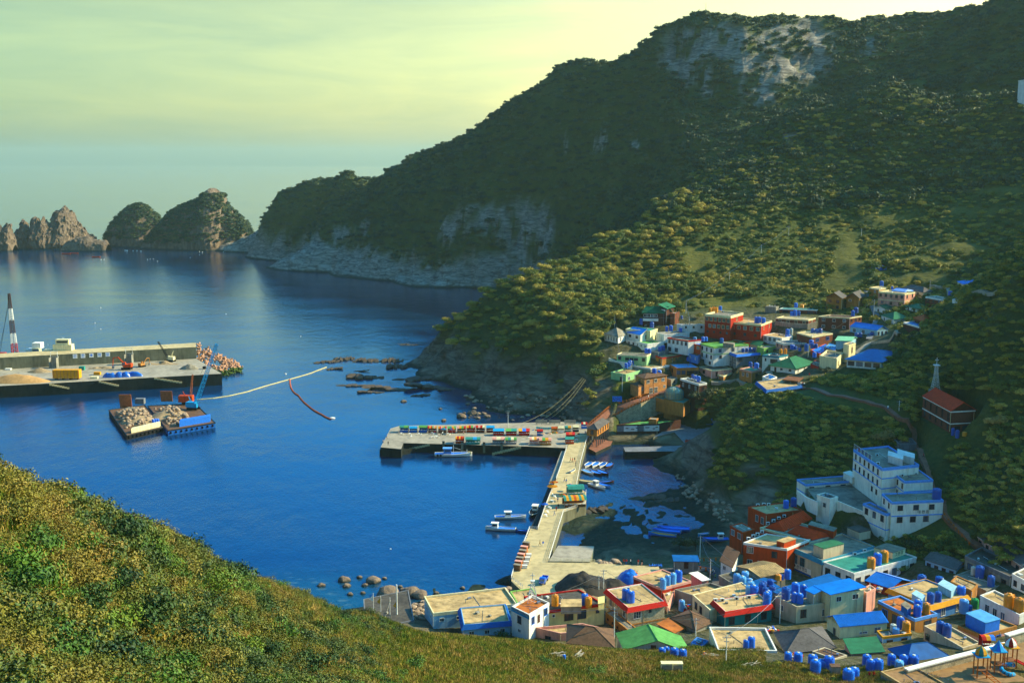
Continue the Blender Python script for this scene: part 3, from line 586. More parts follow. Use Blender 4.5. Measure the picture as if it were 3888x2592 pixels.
# shrubs one can pick out
SHB=[crown_mesh('foliage',s,1500,12,.055,.62) for s in (41,42,43)]
SHBG=[crown_mesh('foliage',s,1500,12,.055,.62) for s in (44,45)]
LSH=leafmat('dark_shrub_leaves',[(.1,(.015,.045,.006)),(.5,(.035,.075,.008)),(.9,(.08,.11,.012))])
for c in SHB: c.materials.append(LSH)
for c in SHBG: c.materials.append(SG)
for (a,b,s,g) in [(60,2240,1.9,1),(150,2420,1.6,0),(330,2010,1.8,0),(420,2060,2.3,0),(470,2080,1.7,1),(640,2045,2.6,0),(560,2160,1.6,0),(800,2260,2.0,1),(860,2215,2.2,0),(740,2330,1.7,0),(930,2260,1.5,1),(300,2330,1.8,0),(520,2390,2.2,0),(700,2470,2.0,0),(880,2480,1.7,1),(1010,2500,1.6,0),(180,2500,1.7,1),(360,2540,2.0,0),(1060,2420,1.6,1),(620,2560,1.7,1),(1180,2540,1.8,0),(120,2100,1.6,1),(250,2020,1.5,0),(880,2190,1.6,0),(980,2330,1.5,0),(1250,2400,1.4,1),(1380,2500,1.6,0),(1560,2540,1.4,1),(1800,2400,1.5,0),(1900,2420,1.4,0),(2060,2520,1.3,1),(2260,2560,1.5,1),(420,2240,1.7,0),(1440,2330,1.2,0)]:
    p=onground(a,b); t=empty('shrub',p,('bright green' if g else 'dark olive')+' leafy shrub '+('near the crest' if b<np.interp(a,[q_[0] for q_ in SIL],[q_[1] for q_ in SIL])+170 else ('low down' if b>2450 else 'midway up'))+' of the foreground slope, '+('at the left edge' if a<260 else 'left part' if a<560 else 'middle part' if a<900 else 'right part' if a<1300 else 'toward the houses'),'shrub','shrubs on the foreground slope',rnd.uniform(0,6),s*1.8)
    f=link('foliage',(SHBG if g else SHB)[int(a)%2],None,t); f.location=(0,0,-.15)

LG=leafmat('golden_leaves',[(.1,(.25,.17,.04)),(.5,(.42,.28,.07)),(.9,(.55,.38,.12))])
CG=[crown_mesh('crown',s,900,11,.085,.75) for s in (61,62)]
for c in CG: c.materials.append(LG)
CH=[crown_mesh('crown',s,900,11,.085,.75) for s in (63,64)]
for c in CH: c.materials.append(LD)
for px,py,s,k,lb in [(3772,1630,4.2,'g','golden autumn tree at the right corner of the church'),(3350,1690,4.6,'g','pale tan tree left of the hill path above the hotel'),(2745,1122,3.2,'f','rounded tree on the slope behind the tall red hotel, left one'),(2800,1118,2.6,'f','rounded tree on the slope behind the tall red hotel, right one'),(2890,1098,3,'f','tree above the small grey roofless hut'),(3000,1140,2.6,'f','small tree above the long teal roof'),(2650,1212,2.8,'f','bushy tree between the dark brick house and the red hotel'),(3170,1200,2.2,'h','dark bush below the twin gable houses'),(2700,1508,3.6,'h','dark tree below the terracotta house'),(2770,1500,3.2,'h','dark tree left of the blue-banded terrace'),(2830,1545,3.6,'f','light-topped tree below the blue-banded terrace'),(2640,1535,4.2,'h','dark tree right of the domed building'),(2690,1530,4.4,'h','second dark tree right of the domed building'),(2665,1560,3.6,'h','dark bush above the slipway'),(3130,1425,3,'h','dark tree beside the cream block house'),(3250,1420,3.6,'h','dark tree before the curved roof hall'),(3400,1330,3.4,'f','sunlit tree at the right end of the upper village'),(3460,1300,3,'h','dark tree above the shaded hill edge'),(2330,1490,2.6,'f','green bush on the bluff above the map board'),(2270,1470,2.4,'f','green bush at the tip of the bluff'),(3380,2130,3.4,'h','dark tree below the front hotel block'),(3460,2090,3.0,'h','dark tree at the right foot of the hotel'),(2640,2090,3.6,'h','dark bushy tree behind the market hut, left'),(2580,2085,3.0,'h','dark bushy tree behind the market hut, far left'),(3420,2180,2.6,'f','small tree in the shaded gap behind the white sign building')]:
    p=onground(px,py); tree(p.x,p.y,p.z,s,{'g':CG,'f':CT,'h':CH}[k][int(px)%2],lb,None)
YW=leafmat('yellow_weed',[(.1,(.30,.30,.02)),(.9,(.55,.45,.03))]); cyw=crown_mesh('foliage',71,500,6,.06,.6); cyw.materials.append(YW)
for px,py in ((3045,2545),(3070,2575),(3105,2590),(2875,2560),(3270,2480),(2860,2500),(3160,2590),(2950,2530)):
    p=onground(px,py); t=empty('weed_clump',p,'clump of bright yellow-green weeds in the yard at the slope foot','weed','yellow weeds at the slope foot',0,1.3); link('foliage',cyw,None,t)
# ================================================================ BUILDINGS
def pal(n,c,**k): return mat(n,lin(c),**k)
K={}
for n,c,kw in [('white',(232,230,220),dict(streak=True,dirt=.22)),('pwhite',(250,240,218),dict(streak=True,dirt=.2)),('cream',(232,220,170),dict(streak=True,dirt=.2)),('beige',(205,188,155),dict(streak=True,dirt=.25)),
 ('yellow',(225,205,130),dict(streak=True,dirt=.2)),('mint',(150,200,140),dict(streak=True,dirt=.2)),('tealw',(20,125,120),dict(streak=True,dirt=.25)),('orange',(196,70,22),dict(streak=True,dirt=.25)),('redw',(172,42,16),dict(streak=True,dirt=.25)),
 ('ochre',(185,125,60),dict(streak=True,dirt=.3)),('pink',(225,160,140),dict(streak=True,dirt=.25)),('bluew',(70,130,200),dict(streak=True,dirt=.2)),('paleblue',(150,195,215),dict(streak=True,dirt=.2)),('brickw',(120,68,48),dict(sc=2.5,dirt=.4)),
 ('brickl',(205,140,80),dict(sc=3,dirt=.45,var=.4)),('stone',(190,175,140),dict(sc=3.2,dirt=.6,var=.3)),('concw',(150,145,130),dict(streak=True,dirt=.4)),('greyw',(120,122,125),dict(streak=True,dirt=.35)),('darkbrick',(85,52,42),dict(sc=2.5,dirt=.35)),
 ('rtan',(198,166,112),dict(dirt=.55,sc=.55,var=.3)),('rgrey',(148,138,118),dict(dirt=.55,sc=.55,var=.3)),('rdark',(88,82,72),dict(dirt=.5,sc=.8,var=.3)),('rteal',(50,140,125),dict(dirt=.3,sc=.7)),('rgreen',(95,160,80),dict(dirt=.3,sc=.7)),('rdgreen',(40,110,75),dict(dirt=.3,sc=.7)),
 ('rblue',(15,120,215),dict(dirt=.2,sc=.6,rough=.4)),('rlblue',(90,165,220),dict(dirt=.3,sc=.6,rough=.5)),('rnavy',(14,92,160),dict(dirt=.25,sc=.6,rough=.5)),('rred',(222,62,16),dict(dirt=.2,sc=.8,rough=.85)),('rorange',(200,90,30),dict(dirt=.35,sc=1.2)),('rbrown',(110,82,60),dict(dirt=.35,sc=1.5)),
 ('rslate',(95,90,88),dict(dirt=.35,sc=1.5)),('rmint',(130,205,160),dict(dirt=.2,sc=1)),('rust',(190,110,45),dict(dirt=.5,sc=.7)),
 ('tred',(190,30,20),dict(dirt=.15)),('tyel',(215,150,30),dict(dirt=.15)),('tblue',(40,120,225),dict(dirt=.15)),('tnavy',(12,90,170),dict(dirt=.15)),('tteal',(40,130,150),dict(dirt=.15)),('twhite',(235,232,220),dict(dirt=.15)),('tcyan',(20,150,205),dict(dirt=.15)),('tgreen',(140,190,90),dict(dirt=.15)),('tbrown',(80,50,40),dict(dirt=.15)),('tlblue',(95,160,235),dict(dirt=.15)),
 ('metal',(150,155,160),dict(rough=.4,dirt=.3,metal=.6)),('steelw',(225,225,215),dict(rough=.5,dirt=.25)),('dark',(30,28,28),dict(rough=.7)),('wood',(130,85,50),dict(dirt=.4,sc=3)),('black',(14,14,16),dict(rough=.5)),('rope',(215,200,140),dict(dirt=.2)),
 ('bplastic',(12,100,215),dict(rnd_=True,rough=.32,dirt=.12,spec=.5)),('lplastic',(85,160,225),dict(rnd_=True,rough=.35,dirt=.12,spec=.5)),('dplastic',(10,80,170),dict(rnd_=True,rough=.35,dirt=.15,spec=.5)),('oplastic',(225,145,15),dict(rnd_=True,rough=.35,dirt=.12,spec=.5)),('wplastic',(200,205,190),dict(rough=.4,dirt=.15)),('gplastic',(40,150,80),dict(rough=.4)),
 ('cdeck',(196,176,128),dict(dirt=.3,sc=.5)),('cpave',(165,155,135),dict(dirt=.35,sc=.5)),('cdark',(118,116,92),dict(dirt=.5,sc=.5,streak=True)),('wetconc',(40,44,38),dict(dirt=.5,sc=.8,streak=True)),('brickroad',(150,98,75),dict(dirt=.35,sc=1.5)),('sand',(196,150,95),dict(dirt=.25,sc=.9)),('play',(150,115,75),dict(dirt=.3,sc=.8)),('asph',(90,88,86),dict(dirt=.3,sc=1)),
 ('railw',(235,232,222),dict(dirt=.2)),('railo',(205,110,30),dict(dirt=.3)),('tarp',(10,98,195),dict(rough=.35,dirt=.3,sc=1.5,spec=.5)),('gravel',(60,55,50),dict(dirt=.5,sc=1.2,bump=.5)),('gravell',(165,140,105),dict(dirt=.4,sc=1.2,bump=.5)),('skin',(200,150,110),dict(dirt=.1))]:
    K[n]=pal(n,c,**kw)
def glass(n,c,r=.12):
    m,nt,b=newmat(n); g=N(nt,'ShaderNodeObjectInfo'); rr=ramp(nt,g.outputs['Random'],[(.0,lin(c)),(.6,lin(tuple(x*1.5 for x in c))),(1,lin(tuple(min(255,x*2.6+20) for x in c)))]); L(nt,rr.outputs[0],b.inputs['Base Color']); b.inputs['Roughness'].default_value=r; K[n]=m
glass('glass',(28,36,44))
V3=Vector
_wc={}
def window_mesh(w,h,kind):
    k=(round(w,1),round(h,1),kind)
    if k in _wc: return _wc[k]
    t=.09; f=MB(); f.box((0,.045,h-t/2),(w,.09,t)); f.box((0,.055,t/2-.02),(w+.12,.13,t)); f.box((-w/2+t/2,.045,h/2),(t,.09,h-2*t)); f.box((w/2-t/2,.045,h/2),(t,.09,h-2*t))
    n=2 if w<1.9 else (3 if w<2.8 else 4)
    if w>.8:
        for i in range(1,n): f.box((-w/2+w*i/n,.04,h/2),(.06,.07,h-2*t))
    if kind.endswith('x'): f.box((0,.035,h*.55),(w-2*t,.06,.06))
    p=MB(); p.box((0,.012,h/2),(w-t,.016,h-t))
    fm=f.mesh('window'); fm.materials.append({'w':K['twhite'],'b':K['tbrown'],'t':K['tteal'],'g':K['metal'],'c':K['cream'],'u':K['tblue']}[kind[0]]); pm=p.mesh('pane'); pm.materials.append(K['glass'])
    _wc[k]=(fm,pm); return _wc[k]
def basis(d,n,o):
    M=Matrix((( d.x,n.x,0,o.x),(d.y,n.y,0,o.y),(0,0,1,o.z),(0,0,0,1))); return M
def put(name,me,parent,M):
    o=bpy.data.objects.new(name,me); COL.objects.link(o); o.parent=parent; o.matrix_local=M; return o
def windows(par,org,a,b,ztop,specs):
    """specs: (n, depth of window top below the eaves, w, h, kind[, t0, t1])"""
    d=(b-a); ln=math.hypot(d.x,d.y); d=V3((d.x/ln,d.y/ln,0)); n=V3((d.y,-d.x,0))
    for s in specs:
        cnt,dz,w,h,kind=s[:5]; t0,t1=(s[5],s[6]) if len(s)>5 else (.5/cnt,1-.5/cnt)
        w=min(w,ln*.86*(t1-t0+1.0/max(cnt,1))/max(cnt,1)) if cnt>1 else min(w,ln*.8)
        for i in range(cnt):
            t=t0 if cnt==1 else t0+(t1-t0)*i/(cnt-1)
            c=a+d*(ln*t); o=V3((c.x,c.y,ztop-dz-h))-org
            if kind=='door':
                m=MB(); m.box((0,.03,h/2),(w,.06,h)); dd=put('door',m.mesh('door'),par,basis(d,n,o)); dd.data.materials.append(K['tbrown']); k2=MB(); k2.box((w*.35,.09,h*.48),(.08,.06,.16)); hh=k2.build('handle',K['metal'],dd); continue
            fm,pm=window_mesh(w,h,kind); f=put('window',fm,par,basis(d,n,o+n*.01)); q=bpy.data.objects.new('pane',pm); COL.objects.link(q); q.parent=f
def off(poly,dist):
    """offset a CCW convex polygon outward"""
    n=len(poly); out=[]
    for i in range(n):
        p0,p,p1=poly[i-1],poly[i],poly[(i+1)%n]
        e0=(p-p0).normalized(); e1=(p1-p).normalized(); n0=V3((e0.y,-e0.x,0)); n1=V3((e1.y,-e1.x,0)); bis=n0+n1
        k=dist/max(.35,(bis.dot(n0))); out.append(p+bis*k)
    return out
def ring(mb,outer0,z0,outer1,z1,inner1=None,inner0=None):
    n=len(outer0)
    vs=[(p.x,p.y,z0) for p in outer0]+[(p.x,p.y,z1) for p in outer1]
    fs=[(i,(i+1)%n,n+(i+1)%n,n+i) for i in range(n)]
    if inner1:
        vs+=[(p.x,p.y,z1) for p in inner1]+[(p.x,p.y,z0) for p in (inner0 or inner1)]
        fs+=[(n+i,n+(i+1)%n,2*n+(i+1)%n,2*n+i) for i in range(n)]+[(2*n+i,2*n+(i+1)%n,3*n+(i+1)%n,3*n+i) for i in range(n)]+[(3*n+i,3*n+(i+1)%n,(i+1)%n,i) for i in range(n)]
    return mb.add(vs,fs)
def quad_of(C_,L_,R_,z):
    c,l,r=atZ(*C_,z),atZ(*L_,z),atZ(*R_,z); return [c,r,r+l-c,l]     # near corner, right, far, left: CCW from above
ROOFS={}
PADS=[]
def B(name,label,C_,L_,R_,base,wall,roof,lw=(),rw=(),rt='flat',trim=None,par=.55,rh=1.6,axis='l',oh=.45,bands=(),ribs=0,cat='house',zr=None,extra=0,key=None,group=None,fasc=None,bandmat=None,low=None):
    if zr is None:
        g=onground(C_[0],base); zr=atY(C_[0],C_[1],g.y).z; PADS.append((quad_of(C_,L_,R_,zr),g.z))
    q=quad_of(C_,L_,R_,zr); z0=min([ground(p.x,p.y) for p in q]+[zr-3])-1.0-extra
    org=V3((sum(p.x for p in q)/4,sum(p.y for p in q)/4,max(z0,0))); t=empty(name,org,label,cat,group)
    P=[V3((p.x-org.x,p.y-org.y,0)) for p in q]; Z=zr-org.z; z0-=org.z
    W_=K[wall] if isinstance(wall,str) else wall
    if low: z0=Z-low
    w=MB(); w.prism(P,z0,Z-(.02 if rt=='flat' else 0))
    if rt=='gable':
        i0,i1,j0,j1=(0,1,3,2) if axis=='l' else (3,0,2,1)     # gable ends
        for a,b in ((i0,i1),(j0,j1)):
            m=(P[a]+P[b])/2; w.add([(P[a].x,P[a].y,Z),(P[b].x,P[b].y,Z),(m.x,m.y,Z+rh*.97)],[(0,1,2),(2,1,0)])
    w.build('walls',W_,t)
    if rt=='flat':
        inn=off(P,-.28)
        s=MB(); s.prism(off(P,-.05),Z-.25,Z-par+.3); s=MB(); s.prism(inn,Z-.3,Z+.03) if par<=.05 else s.prism(inn,Z-par-.2,Z-par)
        # walls stop under the parapet: slab sits inside the parapet ring
        t.children[0].data.clear_geometry(); w2=MB(); w2.prism(P,z0,Z-par-.21 if par>.05 else Z-.31); me=t.children[0].data; me.from_pydata(w2.v,[],w2.f)
        s.build('roof',K[roof],t)
        pr=MB(); o2=off(P,.06); ring(pr,o2,Z-par-.35,o2,Z,off(P,-.26),off(P,-.26)); pr.build('parapet',K[trim] if trim else W_,t)
        if fasc:
            fm=MB(); o1=off(P,.10); o3=off(P,.75); ring(fm,o3,Z-1.1,o1,Z+.05,off(P,-.1),off(P,.07)); fm.build('fascia',K[fasc],t)
    else:
        r=MB(); oo=off(P,oh); th=.16; zb=Z-.12
        A=(oo[0],oo[1],oo[2],oo[3])
        if axis=='l': e=(A[0],A[1],A[2],A[3])      # ridge parallel to C-L : gable ends are C-R and L-F
        else: e=(A[3],A[0],A[1],A[2])
        m0=(e[0]+e[1])/2; m1=(e[3]+e[2])/2; dl=(m1-m0)
        if rt=='hip':
            ins=min(.42,((e[1]-e[0]).length*.5)/max(dl.length,.1)); m0,m1=m0+dl*ins,m1-dl*ins
        elif rt=='pyr': m0=m1=(m0+m1)/2
        if rt=='shed':
            hi=(A[2],A[3]) if axis=='l' else (A[1],A[2]); zz=[zb+(rh if p in hi else 0) for p in A]
            r.add([(p.x,p.y,z) for p,z in zip(A,zz)]+[(p.x,p.y,z+th) for p,z in zip(A,zz)],[(3,2,1,0),(4,5,6,7),(0,1,5,4),(1,2,6,5),(2,3,7,6),(3,0,4,7)])
        else:
            top=Z+rh
            for dz,flip in ((0,1),(th,0)):
                n=len(r.v); r.v+=[(p.x,p.y,zb+dz) for p in e]+[(m0.x,m0.y,top+dz),(m1.x,m1.y,top+dz)]
                fs=[(1,2,5,4),(3,0,4,5),(0,1,4),(2,3,5)] if rt!='gable' else [(1,2,5,4),(3,0,4,5)]
                r.f+=[tuple(i+n for i in (f if not flip else f[::-1])) for f in fs]
            n=6; edge=[(0,1),(1,2),(2,3),(3,0)] if rt!='gable' else [(1,2),(3,0),(0,4),(4,1),(2,5),(5,3)]
            r.f+=[(a,b,b+n,a+n) for a,b in edge]
            for a,b in ((m0,m1),):
                if (a-b).length>.3: r.tube((a.x,a.y,top+th),(b.x,b.y,top+th),.11,n=6)
            if rt in('hip','pyr'):
                for a,b in ((e[0],m0),(e[1],m0),(e[2],m1),(e[3],m1)): r.tube((a.x,a.y,zb+th),(b.x,b.y,top+th),.09,n=5)
            if ribs:
                for (a,b,u,v) in ((e[1],e[2],m0,m1),(e[0],e[3],m0,m1)):
                    for i in range(1,ribs):
                        p=a+(b-a)*(i/ribs); q_=u+(v-u)*(i/ribs); r.tube((p.x,p.y,zb+th+.02),(q_.x,q_.y,top+th+.02),.055,n=4)
        r.build('roof',K[roof],t)
        if trim:
            g2=MB(); ring(g2,off(P,.05),Z-.55,off(P,.05),Z-.13,off(P,-.02),off(P,-.02)); g2.build('fascia',K[trim],t)
    rb=random.Random(int(C_[0]*7+C_[1]))
    if zr-org.z>3 and not low:
        dp=MB(); c0=off(P,.09)[0]; dp.tube((c0.x,c0.y,max(z0+.3,Z-7)),(c0.x,c0.y,Z-.4),.07,n=5); k2=off(P,.09)[0].lerp(off(P,.09)[1],rb.uniform(.4,.95)); dp.tube((k2.x,k2.y,max(z0+.3,Z-7)),(k2.x,k2.y,Z-.5),.05,n=5); dp.build('downpipe',K[rb.choice(('steelw','metal','cream'))],t)
        if rt=='flat':
            vp=MB()
            for i in range(rb.randint(2,4)):
                u,v=rb.uniform(.15,.85),rb.uniform(.15,.85); a=P[0].lerp(P[1],u).lerp(P[3].lerp(P[2],u),v); hh=rb.uniform(.5,1.3)
                if rb.random()<.5: vp.tube((a.x,a.y,Z-par-.1),(a.x,a.y,Z-par+hh),.09,n=6)
                else: vp.box((a.x,a.y,Z-par+.2),(rb.uniform(.5,1.1),rb.uniform(.4,.9),.5),rb.uniform(0,1.5))
            a=P[0].lerp(P[1],rb.uniform(.2,.5)).lerp(P[2],.2); b_=P[3].lerp(P[2],rb.uniform(.3,.8)).lerp(P[0],.2); vp.tube((a.x,a.y,Z-par+.06),(b_.x,b_.y,Z-par+.06),.06,n=4)
            vp.build('roof_fittings',K[rb.choice(('metal','concw','steelw'))],t)
    for bz in bands:
        g2=MB(); ring(g2,off(P,.07),Z-bz-.35,off(P,.07),Z-bz,off(P,-.05),off(P,-.05)); g2.build('string_course',K[bandmat or trim or 'twhite'],t)
    if low:
        for a,b in ((3,0),(0,1),(1,2),(2,3)):
            nn=max(2,int((P[b]-P[a]).length/2.6))
            for i in range(nn):
                p=off(P,-.25)[a].lerp(off(P,-.25)[b],i/nn); cm=MB(); cm.box((p.x,p.y,(z0+min(z0-.5,ground(p.x+org.x,p.y+org.y)-org.z-.5))/2),(.35,.35,z0-min(z0-.5,ground(p.x+org.x,p.y+org.y)-org.z-.5))); cm.build('column',K['concw'],t)
    if lw: windows(t,org,q[3],q[0],zr,lw)
    if rw: windows(t,org,q[0],q[1],zr,rw)
    if key: ROOFS[key]=(zr-(par if rt=='flat' else 0),t,org,q)
    return t
def pbox(key,name,C_,L_,R_,h,wall,top=None,sub=True,dz=None):
    """a box standing on a roof (part of that house)"""
    z,t,org,q=ROOFS[key]; zt=z+h; a=quad_of(C_,L_,R_,zt); P=[V3((p.x-org.x,p.y-org.y,0)) for p in a]
    m=MB(); m.prism(P,z-org.z-.02,zt-org.z-.1); b=m.build(name,K[wall],t)
    c=MB(); c.prism(off(P,.12),zt-org.z-.1,zt-org.z+.04); c.build('cap',K[top or wall],b)
    return b
# ---- water tanks
_tm={}
ORDN=['first','second','third','fourth','fifth','sixth','seventh','eighth','ninth','tenth','eleventh']
def tank_mesh(kind):
    if kind in _tm: return _tm[kind]
    b=MB(); b.sm=False
    prof=[(.50,0),(.51,.03)]
    for i in range(5):
        z=.10+i*.2; prof+=[(.505,z-.03),(.49,z),(.505,z+.03)]
    prof+=[(.50,1.0),(.44,1.10),(.28,1.17)]
    b.lathe((0,0,0),prof,20); 
    for i in range(8):
        t=i*math.pi/4; b.box((.35*math.cos(t),.35*math.sin(t),1.12),(.28,.05,.07),t)
    l=MB(); l.lathe((0,0,0),[(.17,1.13),(.17,1.22),(.12,1.25)],12)
    h=MB()
    x=b.mesh('tank_body'); y=l.mesh('lid')
    _tm[kind]=(x,y); x.materials.append(K[kind]); y.materials.append(K['wplastic'] if kind in('bplastic','lplastic') else K[kind]); return _tm[kind]
CNAME={'bplastic':'blue','lplastic':'pale blue','dplastic':'dark blue','oplastic':'orange','wplastic':'off-white','gplastic':'green'}
def tanks(where,items,z=None,key=None,grp=None):
    """items: (px,py of the base centre, width in photo px, colour, [height ratio])"""
    if key: z=ROOFS[key][0]
    items=sorted(items,key=lambda i:i[0]); cols={}
    for it in items: cols[it[3]]=cols.get(it[3],0)+1
    seen={}
    for it in items:
        px,py,w,c=it[:4]; hr=it[4] if len(it)>4 else 1.0
        p=atZ(px,py,z) if z is not None else onground(px,py)
        f=p.y*CP+(CAMZ-p.z)*SP; D=w*f/F
        seen[c]=seen.get(c,0)+1; n=cols[c]; cn=CNAME[c]
        if n==1: lb=f'{cn} round water tank {where}'
        else:
            k=seen[c]; pos='leftmost' if k==1 else ('rightmost' if k==n else ORDN[k-1]+' from left'); lb=f'{cn} water tank {where}, {pos} of {n}'
        lb=' '.join(lb.split()) ; t=empty('water_tank',p,lb,'water tank',grp or 'plastic water tanks',rnd.uniform(0,3))
        t.scale=(D,D,D*hr*1.02)
        a,b=tank_mesh(c); link('tank_body',a,None,t); link('lid',b,None,t)
def sign(text,parent,M,size,m_,depth=.02):
    cu=bpy.data.curves.new('lettering','FONT'); cu.body=text; cu.size=size; cu.extrude=depth; cu.align_x='CENTER'; cu.align_y='CENTER'
    o=bpy.data.objects.new('lettering',cu); COL.objects.link(o); dg=bpy.context.evaluated_depsgraph_get(); me=bpy.data.meshes.new_from_object(o.evaluated_get(dg))
    bpy.data.objects.remove(o); r=bpy.data.objects.new('lettering',me); COL.objects.link(r); me.materials.clear(); me.materials.append(m_)
    if parent: r.parent=parent; r.matrix_local=M
    else: r.matrix_world=M
    return r
def wall_text(key,side,t,dz,text,size,m_,outd=.1):
    z,h,org,q=ROOFS[key]; a,b=(q[3],q[0]) if side=='l' else (q[0],q[1]); d=(b-a).normalized(); n=V3((d.y,-d.x,0)); c=a+(b-a)*t+n*outd
    zt=q[0].z-dz; M=Matrix(((d.x,0,n.x,c.x-org.x),(d.y,0,n.y,c.y-org.y),(0,1,0,zt-org.z),(0,0,0,1)))
    return sign(text,h,M,size,m_)
def wall_board(key,side,t,dz,w,h,m_,name='sign_board',outd=.06):
    z,hs,org,q=ROOFS[key]; a,b=(q[3],q[0]) if side=='l' else (q[0],q[1]); d=(b-a).normalized(); n=V3((d.y,-d.x,0)); c=a+(b-a)*t
    m=MB(); m.box((0,outd/2,0),(w,outd,h)); o=put(name,m.mesh(name),hs,basis(d,n,V3((c.x-org.x,c.y-org.y,q[0].z-dz-org.z)))); o.data.materials.append(m_); return o
# ---------------------------------------------------------------- lower village
w1=lambda n,dz,w=1.5,h=1.3,k='w',*t:(n,dz,w,h,k)+t
B('boarded_shed','low shed with a wide dark boarded roof beside the shore rocks',(1390,2392),(1380,2273),(1572,2352),2400,'concw','rdark',zr=5.5,par=.12,trim='greyw')
B('shore_house','long low tan-roofed house with a pale blue end wall on the water edge',(1645,2326),(1611,2262),(1963,2290),0,'paleblue','rtan',lw=[w1(2,1.6,1,1)],rw=[w1(5,1.6,1.2,1)],zr=8.5,trim='cream',key='shore')
B('shore_house','tan roofed house with a bright blue band along its front, before the long shore house',(1761,2371),(1748,2306),(1937,2356),0,'paleblue','rtan',rw=[w1(3,1.8,1.3,1.1)],zr=9.5,par=.3,fasc='tnavy',key='shore2')
B('shore_house','narrow flat house with a green-edged roof between the shore house and the cross tower',(1965,2289),(1938,2243),(2050,2276),0,'cream','rtan',zr=8.6,trim='tgreen',par=.3)
B('cross_house','white two-storey house with a turquoise band and a small lattice cross tower',(2008,2331),(1944,2300),(2085,2286),2405,'white','rust',lw=[w1(1,1.6,1.5,2,'b',.45,.45),w1(1,5,1.2,.9,'w',.45,.45)],rw=[w1(1,1.2,1.3,2,'u',.2,.2),(1,1.6,1.1,2.1,'door',.48,.48),w1(1,.9,1.7,2,'u',.82,.82)],zr=14,par=.5,key='cross',cat='chapel')
wall_board('cross','l',.5,.75,7.2,1.1,K['tcyan'],'band')
B('cream_house','cream house with dark windows and red roof edging behind the cross tower house',(2080,2318),(1990,2262),(2294,2290),2372,'yellow','rdark',rw=[w1(1,1.1,.8,.8,'w',.1,.1),w1(2,1.0,2.5,2.3,'b',.37,.6),w1(1,1.5,.9,.8,'b',.88,.88)],zr=11.5,par=.35,trim='tred',key='creamh')
pbox('creamh','roof_room',(2207,2301),(2130,2302),(2207,2273),1.9,'rgrey','rtan')
pbox('creamh','chimney_block',(2294,2286),(2272,2290),(2294,2262),1.8,'yellow')
tanks('on the dark roof behind the cross tower',[(2107,2297,27,'oplastic',1.35),(2220,2292,26,'bplastic',1.3),(2234,2302,27,'oplastic',1.2)],key='creamh')
B('terrace_house','low house with a tan roof terrace behind a pinkish parapet',(2128,2402),(2034,2380),(2306,2386),0,'pink','rtan',zr=9.5,par=.7,lw=[w1(1,1.5,1.6,1,'b')],rw=[])
B('hip_roof_house','old house with a weathered tan hipped roof at the foot of the slope',(2328,2456),(2156,2438),(2324,2388),0,'concw','rbrown',rt='hip',rh=2.2,axis='l',zr=13)
B('green_roof_house','white gabled house with a bright green roof at the foot of the slope',(2372,2464),(2342,2404),(2620,2475),0,'white','rgreen',rt='gable',rh=2.5,axis='l',zr=12.8,oh=.3,rw=[(1,-1.4,1.2,2.2,'door',.44,.44)],trim=None)
B('red_rimmed_house','stone-faced house with a broad red roof rim and two blue tanks',(2385,2306),(2303,2236),(2524,2281),2392,'stone','rtan',lw=[w1(1,1.4,2,2.2,'w',.22,.22),w1(2,1.5,.8,.9,'w',.45,.6),w1(1,1.4,1.7,2,'w',.84,.84),w1(5,5.8,.9,.8,'b')],rw=[w1(1,1.4,2.2,1.9,'w',.25,.25),w1(1,1.5,.8,.8,'b',.6,.6)],zr=12,par=.3,trim='twhite',fasc='tred',bands=(4.6,),bandmat='ochre',key='redrim')
tanks('on the red-rimmed stone house',[(2376,2274,30,'bplastic',1.15),(2394,2284,31,'bplastic',1.15)],key='redrim')
B('dark_red_house','flat-roofed house with a dark red wall and four tanks on its corner',(2513,2233),(2405,2187),(2624,2204),2290,'redw','rtan',lw=[w1(1,3,1.5,1.3,'w',.75,.75)],zr=10,par=.3,trim='pink',key='drh')
tanks('on the dark red house corner',[(2517,2233,24,'lplastic',1.45),(2535,2219,22,'lplastic',1.4),(2556,2214,23,'lplastic',1.5),(2576,2206,28,'bplastic',1.3)],key='drh')
B('pink_house','narrow pink rendered house wall below the four pale tanks',(2535,2292),(2515,2240),(2561,2240),0,'pink','rtan',zr=8.6,par=.1)
B('low_house','flat house with a tan roof inside a rounded pale parapet',(2630,2258),(2563,2236),(2764,2232),2300,'concw','rtan',zr=9.3,par=.7,trim='concw',key='lowh')
tanks('standing in the lane beside the stone house',[(2588,2316,23,'lplastic',1.5)],z=6)
B('cream_house','long cream house with a brown flat roof, left of the teal house',(2695,2313),(2630,2256),(2885,2262),2372,'cream','rtan',lw=[w1(2,1.2,1.5,2,'b',.22,.5)],zr=11,par=.15,key='creaml')
B('teal_house','teal house with a red sloping roof rim and three brown windows',(2754,2321),(2708,2278),(2931,2293),2388,'tealw','rtan',rw=[w1(3,1.7,1.7,2,'b',.14,.83)],zr=12,par=.35,fasc='tred',trim='twhite',key='teal')
tanks('on the front corner of the teal house roof',[(2911,2294,30,'bplastic',1.35)],key='teal')
B('white_parapet_house','low house with a broad cracked tan roof inside a white parapet',(2727,2464),(2694,2378),(2950,2468),0,'cream','rtan',zr=15,par=.6,trim='twhite',key='wph',rw=[w1(2,1.5,1.5,.9,'b')])
tanks('on the broad white parapet roof',[(2833,2462,24,'bplastic',1.25),(2852,2458,28,'bplastic',1.3)],key='wph')
B('slate_roof_house','old house with a brown slate hipped roof before the beige building',(2988,2478),(2944,2400),(3168,2456),0,'concw','rslate',rt='hip',rh=2.6,axis='r',zr=14.5,ribs=0)
